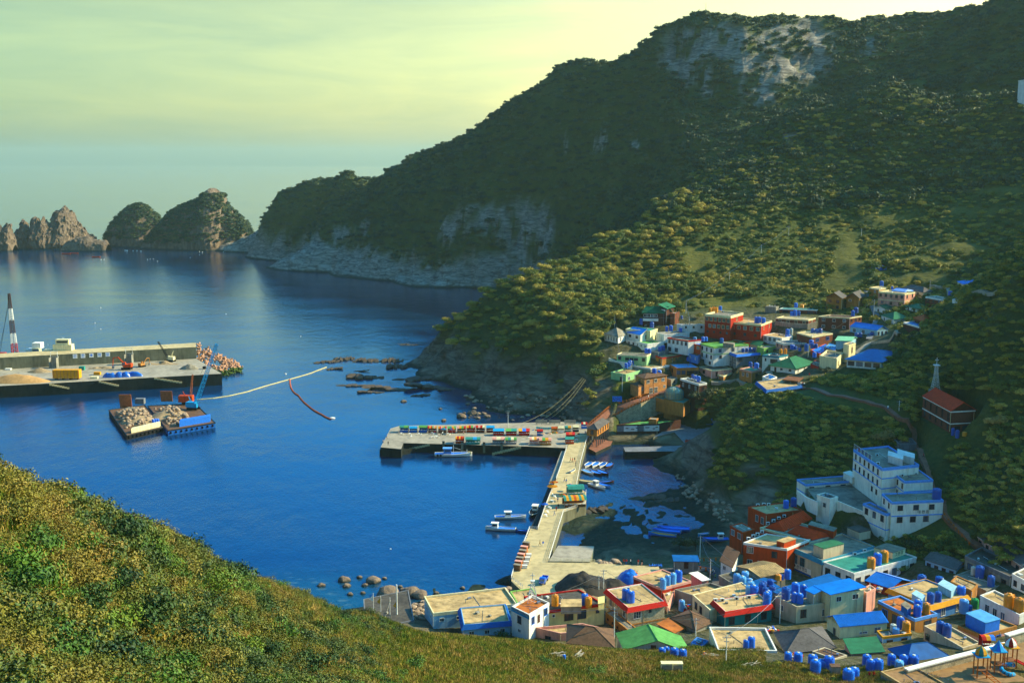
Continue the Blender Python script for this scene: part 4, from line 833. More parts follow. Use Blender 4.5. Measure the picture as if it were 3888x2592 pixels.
B('beige_building','broad two-storey beige building with an outside stair',(3026,2302),(2944,2262),(3306,2262),2384,'beige','rgrey',lw=[w1(1,1.5,1.5,1.6,'w',.3,.3)],rw=[w1(1,1.0,1.7,2.2,'b',.09,.09),w1(1,1.6,1.9,2,'w',.38,.38),w1(1,1.6,1.7,2,'b',.62,.62),w1(1,1.5,3.2,2,'w',.82,.82)],zr=12.5,par=.4,key='beige',cat='guesthouse')
B('blue_roof_lodge','upper storey of cream walls under a bright blue metal roof on the beige building',(3154,2254),(3098,2224),(3280,2238),0,'cream','rblue',rt='shed',rh=.9,axis='r',zr=15.6,rw=[w1(1,.9,1.5,1.4,'w',.25,.25),w1(1,.8,1.8,1.4,'w',.75,.75)])
B('small_lodge','small cream lean-to under a blue metal roof beside the upper lodge',(3090,2251),(3063,2238),(3120,2241),0,'beige','rblue',rt='shed',rh=.4,axis='r',zr=15.2)
B('pink_block','pale pink upper block right of the blue metal roof',(3290,2250),(3268,2235),(3325,2232),0,'pink','rtan',zr=14.8,par=.3)
tanks('clustered left of the blue-roofed lodge',[(2983,2272,33,'dplastic',1.15),(3020,2250,31,'bplastic',1.1),(3051,2262,28,'bplastic',1.3),(3016,2284,24,'bplastic',1.3),(3037,2288,25,'bplastic',1.25)],z=12.2)
tanks('massed behind the teal house',[(2843,2258,26,'lplastic',1.2),(2862,2260,34,'bplastic',1.0),(2850,2236,26,'lplastic',1),(2893,2250,27,'dplastic',1.2),(2905,2262,24,'dplastic',1.2),(2925,2228,26,'dplastic',1),(2899,2232,24,'dplastic',1),(2932,2256,26,'dplastic',1.1),(2917,2275,27,'bplastic',1.1)],z=11)
B('long_blue_roof','long shed under a dark blue ribbed roof behind the beige building',(2978,2264),(2931,2242),(3195,2204),0,'concw','rnavy',rt='shed',rh=.5,axis='r',zr=12.3,oh=.2,cat='shed')
B('blue_lean_to','small shed with a deep blue roof between the tank groups',(2868,2226),(2831,2216),(2938,2209),0,'concw','rnavy',rt='shed',rh=.4,axis='r',zr=11,cat='shed')
B('blue_lean_to','shed with a folded deep blue roof just behind the tank mass',(2900,2246),(2868,2228),(2955,2230),0,'concw','rnavy',rt='shed',rh=.3,axis='r',zr=11.2,cat='shed')
B('corrugated_shed','shed with a patched tan corrugated roof before the big orange building',(2888,2188),(2802,2149),(2983,2168),0,'concw','rtan',rt='gable',rh=.8,axis='r',zr=10.5,ribs=14,cat='shed')
B('white_yard_house','low house with a curved white wall carrying four pale tanks',(2801,2227),(2730,2182),(2900,2200),0,'concw','rdark',zr=9.3,par=.4,key='wyh')
tanks('on the curved white-walled yard house',[(2797,2214,27,'lplastic',1.2),(2829,2197,28,'lplastic',.9),(2818,2223,29,'lplastic',1.1),(2846,2212,22,'lplastic',.7)],key='wyh')
tanks('before the blue restaurant sign',[(2955,2200,23,'oplastic',.8),(2969,2199,14,'bplastic',1.2),(2990,2195,25,'bplastic',1.2)],z=9)
B('pink_shed','small pink shed with a pale roof beside the lane',(2666,2202),(2624,2181),(2690,2198),0,'pink','twhite',rt='shed',rh=.5,axis='l',zr=8,cat='shed')
B('lane_house','small white house with a brown lean-to roof on the shore lane',(2779,2150),(2737,2128),(2803,2114),2190,'white','rbrown',rt='shed',rh=1.6,axis='r',zr=8.8,lw=[w1(1,.9,1.4,1.3,'w',.35,.35)],trim=None)
B('blue_hut','market hut with a plain blue roof beside the cove road',(2562,2128),(2557,2113),(2650,2130),2162,'concw','rnavy',rt='shed',rh=.5,axis='l',zr=7.5,rw=[(1,.3,1.3,2,'door',.5,.5)],cat='hut')
B('orange_building','large orange building with a tan roof terrace and white roof edge',(2988,2082),(2823,2058),(3072,2047),2172,'orange','rtan',lw=[w1(1,1,2,2,'w',.16,.16),w1(1,1.4,1.7,2,'b',.72,.72),w1(1,5,1.6,1.6,'w',.16,.16),w1(2,5,1.5,1.2,'w',.4,.6)],zr=12.4,par=.35,trim='twhite',key='org',cat='guesthouse')
pbox('org','roof_room',(2977,2059),(2949,2051),(3022,2044),1.8,'orange','rtan')
B('red_roof_building','orange building around two red tiled roof ridges',(3062,2050),(2886,2001),(3176,2020),2110,'orange','rgrey',zr=11.6,par=.3,trim='cream',key='rrb',cat='guesthouse')
def lowgable(key,C_,L_,R_,rh,axis,m_,dz=.0):
    z,t,org,q=ROOFS[key]; z+=dz; a=quad_of(C_,L_,R_,z+.35); P=[V3((p.x-org.x,p.y-org.y,0)) for p in a]; Z=z-org.z
    e=P if axis=='l' else [P[3],P[0],P[1],P[2]]; m0=(e[0]+e[1])/2; m1=(e[3]+e[2])/2; dl=m1-m0; m0=m0+dl*.12
    m=MB(); m.add([(p.x,p.y,Z+.35) for p in e]+[(m0.x,m0.y,Z+rh),(m1.x,m1.y,Z+rh)]+[(p.x,p.y,Z) for p in e],[(1,2,5,4),(3,0,4,5),(0,1,4),(2,3,5),(6,7,1,0),(7,8,2,1),(8,9,3,2),(9,6,0,3)])
    m.tube((m0.x,m0.y,Z+rh),(m1.x,m1.y,Z+rh),.16); 
    for i in range(1,16):
        p=e[1]+(e[2]-e[1])*i/16; u=m0+(m1-m0)*i/16; m.tube((p.x,p.y,Z+.4),(u.x,u.y,Z+rh+.02),.06,n=4); p=e[0]+(e[3]-e[0])*i/16; m.tube((p.x,p.y,Z+.4),(u.x,u.y,Z+rh+.02),.06,n=4)
    return m.build('tiled_roof',K[m_],t)
lowgable('rrb',(2977,2014),(2906,2000),(3085,1966),2.2,'r','rred'); lowgable('rrb',(3083,2047),(2990,2018),(3160,2030),1.8,'l','rred')
pbox('rrb','roof_room',(3165,2016),(3069,1990),(3177,2003),2.2,'orange','rgrey')
B('orange_annex','orange flat-roofed annex nearest the cliff',(2910,1951),(2841,1922),(3046,1934),1995,'orange','rtan',lw=[w1(1,1.6,1.4,2.2,'w',.5,.5),w1(1,1.6,1.4,2.2,'w',.8,.8)],rw=[w1(1,1.5,2,1.7,'b',.2,.2),w1(1,1.5,1.5,1.4,'b',.55,.55)],zr=12.5,par=.3,key='oa')
tanks('on the orange annex by the cliff',[(2984,1927,21,'bplastic',1.2),(3013,1922,23,'dplastic',1.25)],key='oa')
B('small_orange_house','narrow orange house with two white-framed windows above the cove',(2820,2020),(2772,1994),(2866,2008),2090,'orange','rgrey',lw=[w1(2,.8,2,1.9,'w')],zr=10.2,par=.25)
B('sign_house','beige building with a teal roof rim and a fish restaurant sign',(3121,2126),(3001,2074),(3319,2072),2190,'beige','rgrey',lw=[w1(2,1.8,1.9,2.6,'tx',.17,.4),w1(1,5.6,2,2.2,'t',.88,.88)],zr=11.3,par=.4,fasc='tteal',key='sgn',cat='restaurant')
pbox('sgn','stair_head',(3127,2081),(3089,2065),(3204,2062),3.2,'beige','rdgreen')
pbox('sgn','roof_room',(3263,2020),(3217,2001),(3306,2011),2.6,'beige','rdark')
wall_board('sgn','l',.36,5.1,8.6,1.5,K['pwhite']); wall_text('sgn','l',.36,5.1,'◗ 선유횟집',1.25,K['black'])
wall_board('sgn','l',.36,6.3,8.6,.5,K['tnavy'],'awning')
B('green_sign_building','white building with a teal roof and the sign box with Korean letters',(3243,2175),(3125,2131),(3480,2113),2230,'white','rteal',lw=[w1(3,1.4,1.8,2.3,'b')],rw=[w1(7,1.6,1.8,2.1,'b')],zr=11,par=.3,key='grn',cat='guesthouse')
pbox('grn','sign_box',(3390,2097),(3319,2077),(3438,2080),1.9,'cream','rgrey')
tanks('on the teal roof by the sign box',[(3307,2156,31,'oplastic',1.15),(3331,2142,31,'bplastic',1.2),(3356,2132,31,'oplastic',1.2)],key='grn')
_z,_t,_o,_q=ROOFS['grn']; _a=atZ(3390,2097,_z+1.9); _b=atZ(3438,2080,_z+1.9); _d=(_b-_a).normalized(); _n=V3((_d.y,-_d.x,0)); _c=(_a+_b)/2+_n*.05
sign('그 린 장',_t,Matrix(((_d.x,0,_n.x,_c.x-_o.x),(_d.y,0,_n.y,_c.y-_o.y),(0,1,0,_z+.95-_o.z),(0,0,0,1))),1.25,K['black'])
# hotel on the rise
B('hotel_main_block','tall white hotel block with bright blue bands and a rooftop sign',(3350,1777),(3241,1704),(3489,1762),1898,'pwhite','rgrey',lw=[w1(6,1.1,1.15,1.9,'b',.1,.87),w1(6,4.6,1.15,1.9,'b',.1,.87),w1(2,8,1.3,1.7,'b',.7,.85)],zr=28.4,par=.6,bands=(3.3,6.6),trim='tlblue',key='h1',cat='hotel',extra=2)
pbox('h1','roof_room',(3428,1744),(3372,1727),(3429,1728),2.4,'white'); pbox('h1','roof_room',(3472,1739),(3408,1720),(3472,1722),2.4,'white')
B('hotel_east_block','lower white hotel block with a concrete roof, right of the tall block',(3434,1826),(3369,1776),(3543,1820),1915,'pwhite','rgrey',lw=[w1(4,1.1,1.05,1.7,'b',.1,.9),w1(4,4.4,1.05,1.7,'b',.1,.9)],zr=25.6,par=.4,bands=(3.3,),trim='tlblue',key='h2',cat='hotel',extra=3)
B('hotel_front_block','white front hotel block with a roof tank and black wall letters',(3386,1905),(3349,1872),(3582,1897),2018,'pwhite','rgrey',lw=[w1(2,1,1.1,1.7,'b')],rw=[w1(3,1.2,1.7,1.6,'b',.17,.78),w1(3,4.8,1.8,1.8,'b',.17,.68)],zr=22.9,par=.4,trim='tlblue',bands=(4.3,),key='h3',cat='hotel')
wall_text('h3','r',.62,3.5,'대 한 장',1.15,K['black']); tanks('on the front block of the white hotel',[(3556,1892,33,'dplastic',1.0)],key='h3')
B('hotel_side_block','white hotel wing with three windows over the slope',(3366,1950),(3277,1910),(3392,1944),2031,'pwhite','rgrey',lw=[w1(3,1,1.5,2,'b')],zr=19.2,par=.4,trim='tlblue',bands=(5,),cat='hotel',key='h4')
B('hotel_left_wing','white two-storey hotel wing with a blue roof edge at the cliff side',(3058,1838),(3026,1818),(3262,1822),1900,'pwhite','rgrey',lw=[w1(1,4,.8,.8,'b')],rw=[w1(1,1,1.8,1.6,'b',.12,.12),w1(1,1,1.8,1.6,'b',.42,.42),w1(1,1,1.9,1.9,'b',.7,.7),w1(1,1,1.7,1.5,'b',.92,.92)],zr=17.2,par=.35,trim='tlblue',bands=(3.1,),cat='hotel',key='h5')
pbox('h5','roof_room',(3236,1812),(3202,1792),(3262,1806),2.2,'pwhite')
PADS.append((ROOFS['h5'][3],11.9)); PADS.append((quad_of((3278,1945),(3085,1885),(3345,1895),15.8),15.5)); PADS.append((ROOFS['h1'][3],15.6)); PADS.append((ROOFS['h2'][3],15.6)); PADS.append((quad_of((2655,1690),(2500,1662),(2735,1602),3.4),3.0)); PADS.append((quad_of((2585,1650),(2345,1650),(2620,1590),3.4),3.0))
B('courtyard_outbuilding','low white outbuilding on the hotel courtyard wall',(3152,1892),(3102,1876),(3182,1884),1948,'pwhite','rdark',lw=[w1(1,2,1,1.3,'b',.6,.6)],zr=19,par=.3,cat='outbuilding')
# hotel rooftop lettering
_z,_t,_o,_q=ROOFS['h1']; _a,_b=_q[3],_q[0]; _d=(_b-_a).normalized(); _n=V3((_d.y,-_d.x,0)); _s=_a+_d*.4; _e=_a+(_b-_a)*.64
_m=MB(); _m.tube(_s+V3((0,0,1.9))-_o,_e+V3((0,0,1.9))-_o,.06)
for i in range(6): p=_s+(_e-_s)*i/5; _m.tube(p-_o,p+V3((0,0,1.9))-_o,.05)
_m.build('sign_frame',K['steelw'],_t)
for i,(ch,c) in enumerate(zip('모텔대한장',('tbrown','tred','tnavy','tnavy','tnavy'))):
    p=_s+(_e-_s)*(.1+.2*i)+_n*.1; bm_=MB(); bm_.box((0,-.04,0),(1.5,.05,1.6)); o=put('letter_panel',bm_.mesh('letter_panel'),_t,basis(_d,_n,V3((p.x,p.y,p.z+1.0))-_o)); o.data.materials.append(K['metal'])
    sign(ch,_t,Matrix(((_d.x,0,_n.x,p.x-_o.x),(_d.y,0,_n.y,p.y-_o.y),(0,1,0,p.z+1.0-_o.z),(0,0,0,1))),1.3,K[c])
def wallpath(name,label,pts,h,th,m_,zs=None,cat='wall',base=2,cap=None):
    """free-standing wall whose top follows photo points at heights zs"""
    W_=[atZ(x,y,z) for (x,y),z in zip(pts,zs)] if zs else [onground(x,y) for x,y in pts]
    if not zs: W_=[V3((p.x,p.y,p.z+h)) for p in W_]
    o=W_[0].copy(); m=MB(); c=MB()
    for a,b in zip(W_,W_[1:]):
        d=(b-a); d.z=0; d.normalize(); n=V3((-d.y,d.x,0))*th/2
        A=[a-n,b-n,b+n,a+n]; m.add([(p.x-o.x,p.y-o.y,p.z-h-base-o.z) for p in A]+[(p.x-o.x,p.y-o.y,p.z-o.z) for p in A],[(3,2,1,0),(4,5,6,7),(0,1,5,4),(1,2,6,5),(2,3,7,6),(3,0,4,7)])
        if cap: 
            n2=n*1.35; A=[a-n2,b-n2,b+n2,a+n2]; c.add([(p.x-o.x,p.y-o.y,p.z-o.z+.003) for p in A]+[(p.x-o.x,p.y-o.y,p.z-o.z+.22) for p in A],[(3,2,1,0),(4,5,6,7),(0,1,5,4),(1,2,6,5),(2,3,7,6),(3,0,4,7)])
    if cap:
        t=empty(name,o,label,cat); m.build('wall',K[m_],t); c.build('coping',K[cap],t); return t
    return tag(m.build(name,K[m_],None,o),label,cat)
wallpath('courtyard_wall','long white courtyard wall stepping down in front of the hotel',[(3180,1900),(3278,1940)],4.2,.4,'pwhite',[17.8,16.4],base=2)
wallpath('courtyard_wall','white boundary wall below the left hotel wing',[(3028,1862),(3062,1885),(3104,1904)],3,.4,'pwhite',[15.3,16.3,17.3],base=1.5)
B('grey_hut','grey concrete hut beside the hill path above the hotel',(3412,1684),(3395,1663),(3480,1683),1712,'greyw','rslate',cat='hut',par=.1)
# church
B('church','brown brick church with a red gabled roof and white string courses',(3611,1560),(3505,1503),(3704,1555),1648,'brickw','rred',rt='gable',rh=2.7,axis='l',oh=.3,lw=[w1(5,1.0,1.3,2.6,'b',.1,.92),w1(5,5.0,1.3,1.8,'b',.1,.92)],rw=[w1(2,5.3,2,1.8,'b',.3,.6)],trim='twhite',bands=(4.3,),bandmat='twhite',key='ch',cat='church')
def lattice(name,label,base,w0,w1_,h,m_,cross=2.2,n=9,parent=None,block=None,cat='tower',concave=True):
    t=parent or empty(name,base,label,cat)
    o=V3((0,0,0)) if not parent else base-parent.location; m=MB(); r=.06
    def hw(z): u=z/h; return (w1_+(w0-w1_)*((1-u)**(1.8 if concave else 1)))/2
    lv=[h*(i/n)**.9 for i in range(n+1)]
    P=[[o+V3((sx*hw(z),sy*hw(z),z)) for sx,sy in((-1,-1),(1,-1),(1,1),(-1,1))] for z in lv]
    for a,b in zip(P,P[1:]):
        for i in range(4):
            m.tube(a[i],b[i],r,n=4); m.tube(a[i],b[(i+1)%4],r*.6,n=3); m.tube(b[i],b[(i+1)%4],r*.6,n=3); m.tube(a[(i+1)%4],b[i],r*.6,n=3)
    m.build('lattice' if not parent else 'cross_tower',K[m_],t)
    c=MB(); c.box(o+V3((0,0,h+.15)),(w1_*2.2,w1_*2.2,.3)); c.box(o+V3((0,0,h+.3+cross/2)),(.16,.16,cross)); c.box(o+V3((0,0,h+.3+cross*.66)),(cross*.55,.15,.16)); c.build('cross',K[m_],t)
    return t
_z,_t,_o,_q=ROOFS['ch']; p=atY(3551,1478,_q[3].y+3)
_b=MB(); _b.box((p.x-_o.x,p.y-_o.y,(p.z-_o.z)-4),(3.6,3.6,8)); _b.build('tower_block',K['concw'],_t); lattice('x','',p,2.6,.9,8.8,'steelw',2.6,11,parent=_t)
_z,_t,_o,_q=ROOFS['cross']; p=atZ(2022,2283,_z); lattice('x','',p,2.6,.5,5.4,'steelw',2.0,6,parent=_t,concave=False)
tanks('beside the church corner',[(3617,1660,13,'dplastic',1.8),(3634,1663,15,'dplastic',1.7),(3662,1657,17,'oplastic',.8)])
# right edge of the lower village
B('pink_row_house','long pink house under a grey roof at the right edge',(3880,2142),(3710,2030),(3925,2105),0,'pink','rslate',rt='gable',rh=1.3,axis='l',zr=17,lw=[w1(6,1,1.6,1.5,'b')],trim='twhite')
B('balcony_building','concrete building with a long balustraded flat roof at the right edge',(3836,2187),(3664,2108),(3900,2150),2235,'concw','rdark',lw=[w1(4,1.6,1.8,1.8,'b')],par=.7,trim='greyw')
B('white_corner_house','white house cut by the right edge of the view',(3900,2206),(3843,2176),(3975,2170),2262,'white','rgrey',lw=[w1(2,1.4,1.3,1.6,'b')],par=.3)
B('grey_roof_house','low house with a broad dark grey roof in the shade',(3628,2160),(3514,2122),(3674,2134),2188,'paleblue','rslate',rt='gable',rh=1.0,axis='l',lw=[w1(4,.8,1.3,1.2,'b')])
B('blue_gable_house','red-walled house with a bright blue ribbed gable roof',(3381,2230),(3292,2203),(3457,2206),2262,'redw','rblue',rt='gable',rh=1.5,axis='l',ribs=16,rw=[(1,.6,1,2,'door',.3,.3)])
B('yellow_rim_house','blue-walled house with a yellow roof rim and a tan roof',(3533,2298),(3374,2233),(3674,2258),2345,'bluew','rtan',rw=[w1(1,1.6,1.6,2.1,'w',.35,.35),w1(1,1.6,1.3,2,'w',.74,.74)],zr=13.2,par=.3,fasc='tyel',key='yr')
pbox('yr','roof_room',(3497,2272),(3463,2252),(3513,2260),2,'paleblue'); pbox('yr','roof_room',(3612,2242),(3562,2215),(3632,2225),2,'paleblue')
tanks('on the yellow-rimmed roof',[(3532,2287,28,'dplastic',1.2),(3561,2281,26,'dplastic',1.2),(3649,2253,32,'bplastic',.8)],key='yr')
B('tan_block','tan roof block between the yellow-rimmed house and the grey terrace',(3690,2240),(3610,2205),(3712,2218),0,'ochre','rtan',zr=14.2,par=.25)
B('grey_terrace','grey roof terrace carrying a large dark blue tank',(3745,2240),(3620,2185),(3836,2205),0,'concw','rgrey',zr=12.6,par=.2,key='gt')
tanks('on the grey right-hand terrace',[(3694,2181,17,'wplastic',1.6),(3719,2190,32,'dplastic',1.15),(3762,2223,27,'dplastic',1.25)],key='gt')
tanks('in the yard behind the blue gable',[(3499,2218,32,'dplastic',1.0),(3566,2212,30,'dplastic',.7),(3475,2222,28,'lplastic',.6)],z=11)
B('rust_roof_house','orange-brown house with a rusty roof and light blue roof edging',(3474,2348),(3335,2278),(3559,2327),2405,'ochre','rust',lw=[w1(1,1.4,2,2.3,'u',.2,.2),w1(1,1.5,3,2.4,'b',.52,.52)],rw=[w1(1,1.2,2.2,2.2,'b',.6,.6)],zr=14.8,par=.4,trim='tlblue',key='rust')
pbox('rust','roof_hut',(3445,2310),(3422,2292),(3460,2300),2.2,'tnavy','rgrey')
tanks('on the rusty-roofed orange house',[(3482,2337,30,'bplastic',1.2),(3485,2314,30,'bplastic',1.1),(3516,2329,29,'oplastic',1.25)],key='rust')
B('aqua_house','low aqua house with a yellow roof edge and tanks on top',(3352,2416),(3330,2392),(3461,2402),2440,'paleblue','rgrey',rw=[w1(2,1,1.6,1.7,'b')],par=.25,trim='tyel',key='aq')
tanks('on the low aqua house',[(3418,2384,29,'bplastic',1.3),(3440,2398,31,'oplastic',1.15),(3391,2394,23,'wplastic',1),(3402,2403,26,'lplastic',.7)],key='aq')
B('blue_ribbed_house','cream panelled house under a bright blue ribbed roof',(3190,2377),(3141,2342),(3368,2360),2424,'cream','rblue',rt='gable',rh=1.5,axis='r',oh=.3,ribs=34,lw=[w1(1,1.3,1,1.8,'g',.6,.6)],rw=[w1(1,1.8,2.2,.6,'w',.5,.5),w1(1,1,1.8,1.6,'w',.8,.8)])
B('green_shed','pink shed with a dark green sheet roof below the blue ribbed house',(3235,2478),(3208,2436),(3353,2470),0,'pink','rdgreen',rt='shed',rh=.7,axis='l',zr=15.2,cat='shed')
B('beige_house','narrow beige house with a long flat roof and two large blue tanks',(3657,2458),(3510,2374),(3722,2438),2490,'beige','rtan',lw=[w1(1,1.5,1.4,1.6,'b',.1,.1)],zr=16,par=.5,trim='beige',key='bh')
tanks('on the long narrow beige roof',[(3569,2402,31,'dplastic',1.25),(3594,2415,33,'dplastic',1.25)],key='bh')
B('apricot_house','apricot house with a blue room standing on its roof terrace',(3728,2410),(3638,2372),(3861,2374),2450,'pink','rtan',rw=[w1(1,1,1.7,2,'u',.48,.48),w1(1,1,1.6,2,'b',.78,.78)],zr=15.5,par=.6,trim='ochre',key='ap')
pbox('ap','blue_room',(3742,2363),(3668,2326),(3797,2348),3.3,'tblue','rlblue')
B('white_tank_house','white house at the right edge with two large orange tanks',(3871,2332),(3722,2258),(3925,2310),2400,'white','rtan',lw=[w1(3,1.5,1.5,2,'w',.2,.6)],zr=15.8,par=.4,key='wt')
tanks('on the white right-edge house',[(3830,2306,40,'oplastic',1.15),(3869,2320,40,'oplastic',1.1)],key='wt')
tanks('in the gap by the right-edge house',[(3658,2324,35,'lplastic',1.25),(3700,2306,28,'gplastic',1.1),(3682,2316,18,'dplastic',1)],z=11)
B('patched_blue_roof_house','old house with a patched blue and grey hipped roof by the playground wall',(3446,2506),(3382,2464),(3600,2490),0,'pink','rnavy',rt='hip',rh=2.2,axis='r',zr=16)
B('school_building','brown-roofed school building cut by the bottom edge',(3470,2622),(3345,2547),(3590,2594),0,'concw','play',zr=20,par=.3,trim='rtan',cat='school')
# tanks along the foot of the slope
tanks('beside the bright green roof',[(2514,2486,27,'bplastic',.9),(2531,2482,22,'bplastic',1.1),(2560,2497,32,'bplastic',1.0),(2592,2503,30,'bplastic',1.1)])
tanks('in the weeds before the slate-roofed house',[(2992,2507,28,'bplastic',1.0),(3030,2510,32,'bplastic',.9)])
tanks('in the weedy bottom yard',[(3085,2530,36,'bplastic',1),(3095,2561,41,'bplastic',1.1),(3122,2542,36,'dplastic',.9),(3147,2545,39,'bplastic',1.15),(3221,2590,44,'bplastic',1),(3243,2577,36,'bplastic',1)])
tanks('under the playground wall',[(3290,2528,34,'bplastic',1),(3305,2551,36,'bplastic',1.15),(3334,2549,36,'bplastic',1.15),(3384,2528,30,'bplastic',1.2),(3413,2543,33,'lplastic',.9),(3430,2531,33,'bplastic',1.15),(3467,2532,38,'bplastic',1)])

deck_c=[(3105,1905),(3180,1912),(3280,1945),(3340,1900),(3235,1835),(3060,1850)]
_Q=[atZ(x,y,15.8) for x,y in deck_c]; _m=MB(); _m.prism([(p.x,p.y) for p in _Q],8,15.8); tag(_m.build('courtyard',K['rgrey']),kind='structure')
# ================================================================ UPPER VILLAGE
B('grey_flat_house','tan-roofed flat house with white edging behind the yellow-green house',(2470,1397),(2401,1386),(2542,1386),1412,'concw','rtan',trim='twhite',par=.4,key='u31')
B('observation_house','dark brick house with a green gabled roof and long white balcony at the wood edge',(2520,1189),(2441,1187),(2548,1184),1237,'darkbrick','rdgreen',rt='gable',rh=3.0,axis='l',lw=[w1(4,.6,2.2,1.6,'w',.12,.62),w1(3,6.5,1.2,1.2,'w',.15,.8)],key='kt')
wall_board('kt','l',.38,3.6,8.0,1.3,K['twhite'],'balcony',.9)
B('observation_tower','brown tower block with a tilted green roof and two letters beside the balcony',(2530,1172),(2506,1170),(2558,1163),1237,'darkbrick','rdgreen',rt='shed',rh=2.0,axis='l',oh=.9,key='kt2',cat='tower')
wall_board('kt2','l',.5,1.2,2.6,1.4,K['twhite']); wall_text('kt2','l',.5,1.2,'KT',1.2,K['tnavy'])
B('brown_annex','brown annex with a small white box on the right of the tower block',(2562,1190),(2545,1190),(2580,1183),1232,'brickw','rbrown',par=.2)
B('teal_roof_house','cream house with a flat teal roof below the dark brick house',(2468,1256),(2376,1248),(2497,1247),1287,'cream','rteal',par=.2,key='u2')
B('pavilion','white glazed pavilion with a pale pyramid roof standing on stilts at the cliff edge',(2347,1279),(2296,1268),(2384,1266),1310,'white','rgrey',rt='pyr',rh=3.2,axis='l',low=3.4,lw=[w1(5,.5,1.1,2.2,'w')],rw=[w1(2,.5,1.2,2.2,'w')])
B('white_gable_house','white house with a light blue gable roof and a brown door',(2431,1271),(2380,1261),(2479,1263),1300,'white','rblue',rt='gable',rh=2.2,axis='l',lw=[w1(2,.8,1.9,1.4,'b')],rw=[(1,.5,1,2.2,'door',.45,.45)],oh=.2)
B('white_terrace_house','long white lower house with a green roof terrace under the white gable house',(2458,1305),(2377,1288),(2521,1297),1328,'white','rgreen',par=.4,lw=[w1(2,.8,1.1,1.3,'b',.15,.35),w1(3,.9,1.1,1.3,'w',.55,.9)])
B('grey_flat_house','flat grey-white house behind the pink two-storey inn',(2521,1269),(2492,1262),(2618,1262),1296,'white','rgrey',par=.3,key='u5')
B('white_long_house','long low white house left of the red hotel',(2590,1233),(2570,1229),(2678,1233),1257,'white','rgrey',par=.15,rw=[w1(3,.6,1,1.2,'b')])
B('red_hotel','tall red-orange hotel block with a cream parapet',(2774,1200),(2677,1191),(2822,1186),1290,'redw','rgrey',par=.9,trim='cream',lw=[w1(6,1.5,1.6,1.9,'c'),w1(5,4.9,1.6,1.9,'c',.2,.9),w1(4,8.2,1.2,1.2,'b')],rw=[w1(1,1.5,1.5,1.8,'c')],zr=None,key='rh1',cat='hotel',extra=2)
B('red_hotel_wing','lower red-orange hotel wing with five cream-framed windows',(2890,1232),(2770,1221),(2931,1216),1292,'redw','rtan',par=.6,trim='cream',lw=[w1(5,1.5,1.8,2.0,'c'),w1(3,5,1.5,1.5,'b')],rw=[w1(2,1.3,1,1.9,'c')],key='rh2',cat='hotel',extra=2)
tanks('on the tall red hotel block',[(2696,1188,11,'oplastic',1.5),(2704,1187,11,'oplastic',1.5),(2712,1187,11,'oplastic',1.6),(2720,1187,11,'oplastic',1.6),(2735,1180,12,'bplastic',1.3)],key='rh1')
tanks('on the red hotel wing',[(2870,1225,12,'bplastic',1.6),(2883,1226,14,'bplastic',1.4),(2899,1227,15,'bplastic',1.2)],key='rh2')
B('red_wall_house','low red-orange house wall in front of the red hotel',(2820,1300),(2682,1275),(2880,1296),1308,'orange','rdgreen',par=.2)
B('brown_bungalow','brown house with a cream flat roof above a white retaining wall',(3069,1214),(2946,1206),(3097,1206),1240,'brickw','cdeck',par=.3,trim='cream',lw=[w1(4,.8,1.7,1.6,'c')],rw=[w1(1,.8,1,1.6,'c')],key='u8')
tanks('on the walled brown house',[(3006,1199,13,'bplastic',1.1),(3019,1199,14,'bplastic',1.4),(3033,1198,11,'dplastic',1.3)],key='u8')
B('maroon_house','two-storey maroon brick house with a cream side wing',(3226,1206),(3108,1200),(3272,1199),1252,'brickw','rbrown',par=.2,lw=[w1(3,.9,1.5,1.5,'w'),w1(3,4.2,1.6,1.4,'w')],rw=[w1(3,.9,1.3,1.3,'b')],trim='cream',key='u9')
tanks('on the maroon brick house',[(3238,1200,13,'bplastic',1.4),(3250,1187,17,'dplastic',1)],key='u9')
B('long_teal_roof_house','long low brown house with a pale teal roof at the foot of the terraces',(3100,1177),(2959,1172),(3112,1172),1193,'brickw','rteal',par=.1,trim='twhite',lw=[w1(3,.7,3,1.4,'b')],key='u10')
tanks('on the long teal-roofed house under the terraces',[(3022,1168,13,'bplastic',1.2),(3044,1168,15,'oplastic',.7)],key='u10')
B('ruined_hut','small grey roofless hut left of the long teal-roofed house',(2946,1165),(2905,1163),(2957,1162),1190,'concw','rgrey',par=.1,cat='hut')
B('twin_gable_house','ochre house with a grey gable roof, left one of the twin pair',(3196,1133),(3138,1128),(3214,1125),1177,'ochre','rslate',rt='gable',rh=2.6,axis='r',lw=[w1(2,1,1.6,1.6,'b'),w1(2,4,1.5,1.5,'b')])
B('twin_gable_house','ochre house with a grey gable roof, right one of the twin pair',(3262,1132),(3214,1128),(3288,1122),1172,'ochre','rslate',rt='gable',rh=2.6,axis='r',lw=[w1(1,1,1.6,1.1,'w',.3,.3)],rw=[(1,.6,1,2.3,'door',.4,.4)])
B('cyan_roof_house','pale blue house with a bright cyan roof ridge',(3330,1254),(3228,1239),(3371,1250),1275,'paleblue','rblue',rt='gable',rh=1.8,axis='l',lw=[w1(3,.7,1.9,1.8,'w')],rw=[w1(3,.7,.9,1.6,'b')],oh=.2)
B('pink_villa','pink two-storey villa with a cream roof edge and balcony terrace',(3435,1115),(3335,1106),(3475,1108),1162,'pink','cdeck',par=.5,trim='cream',lw=[w1(5,.9,1.4,1.7,'b'),w1(3,4.6,1.4,1.6,'b')],rw=[w1(2,.8,1.2,1.9,'b')],bands=(3.9,),bandmat='cream',key='u13')
lowgable('u13',(3434,1108),(3385,1103),(3470,1103),1.4,'l','rblue')
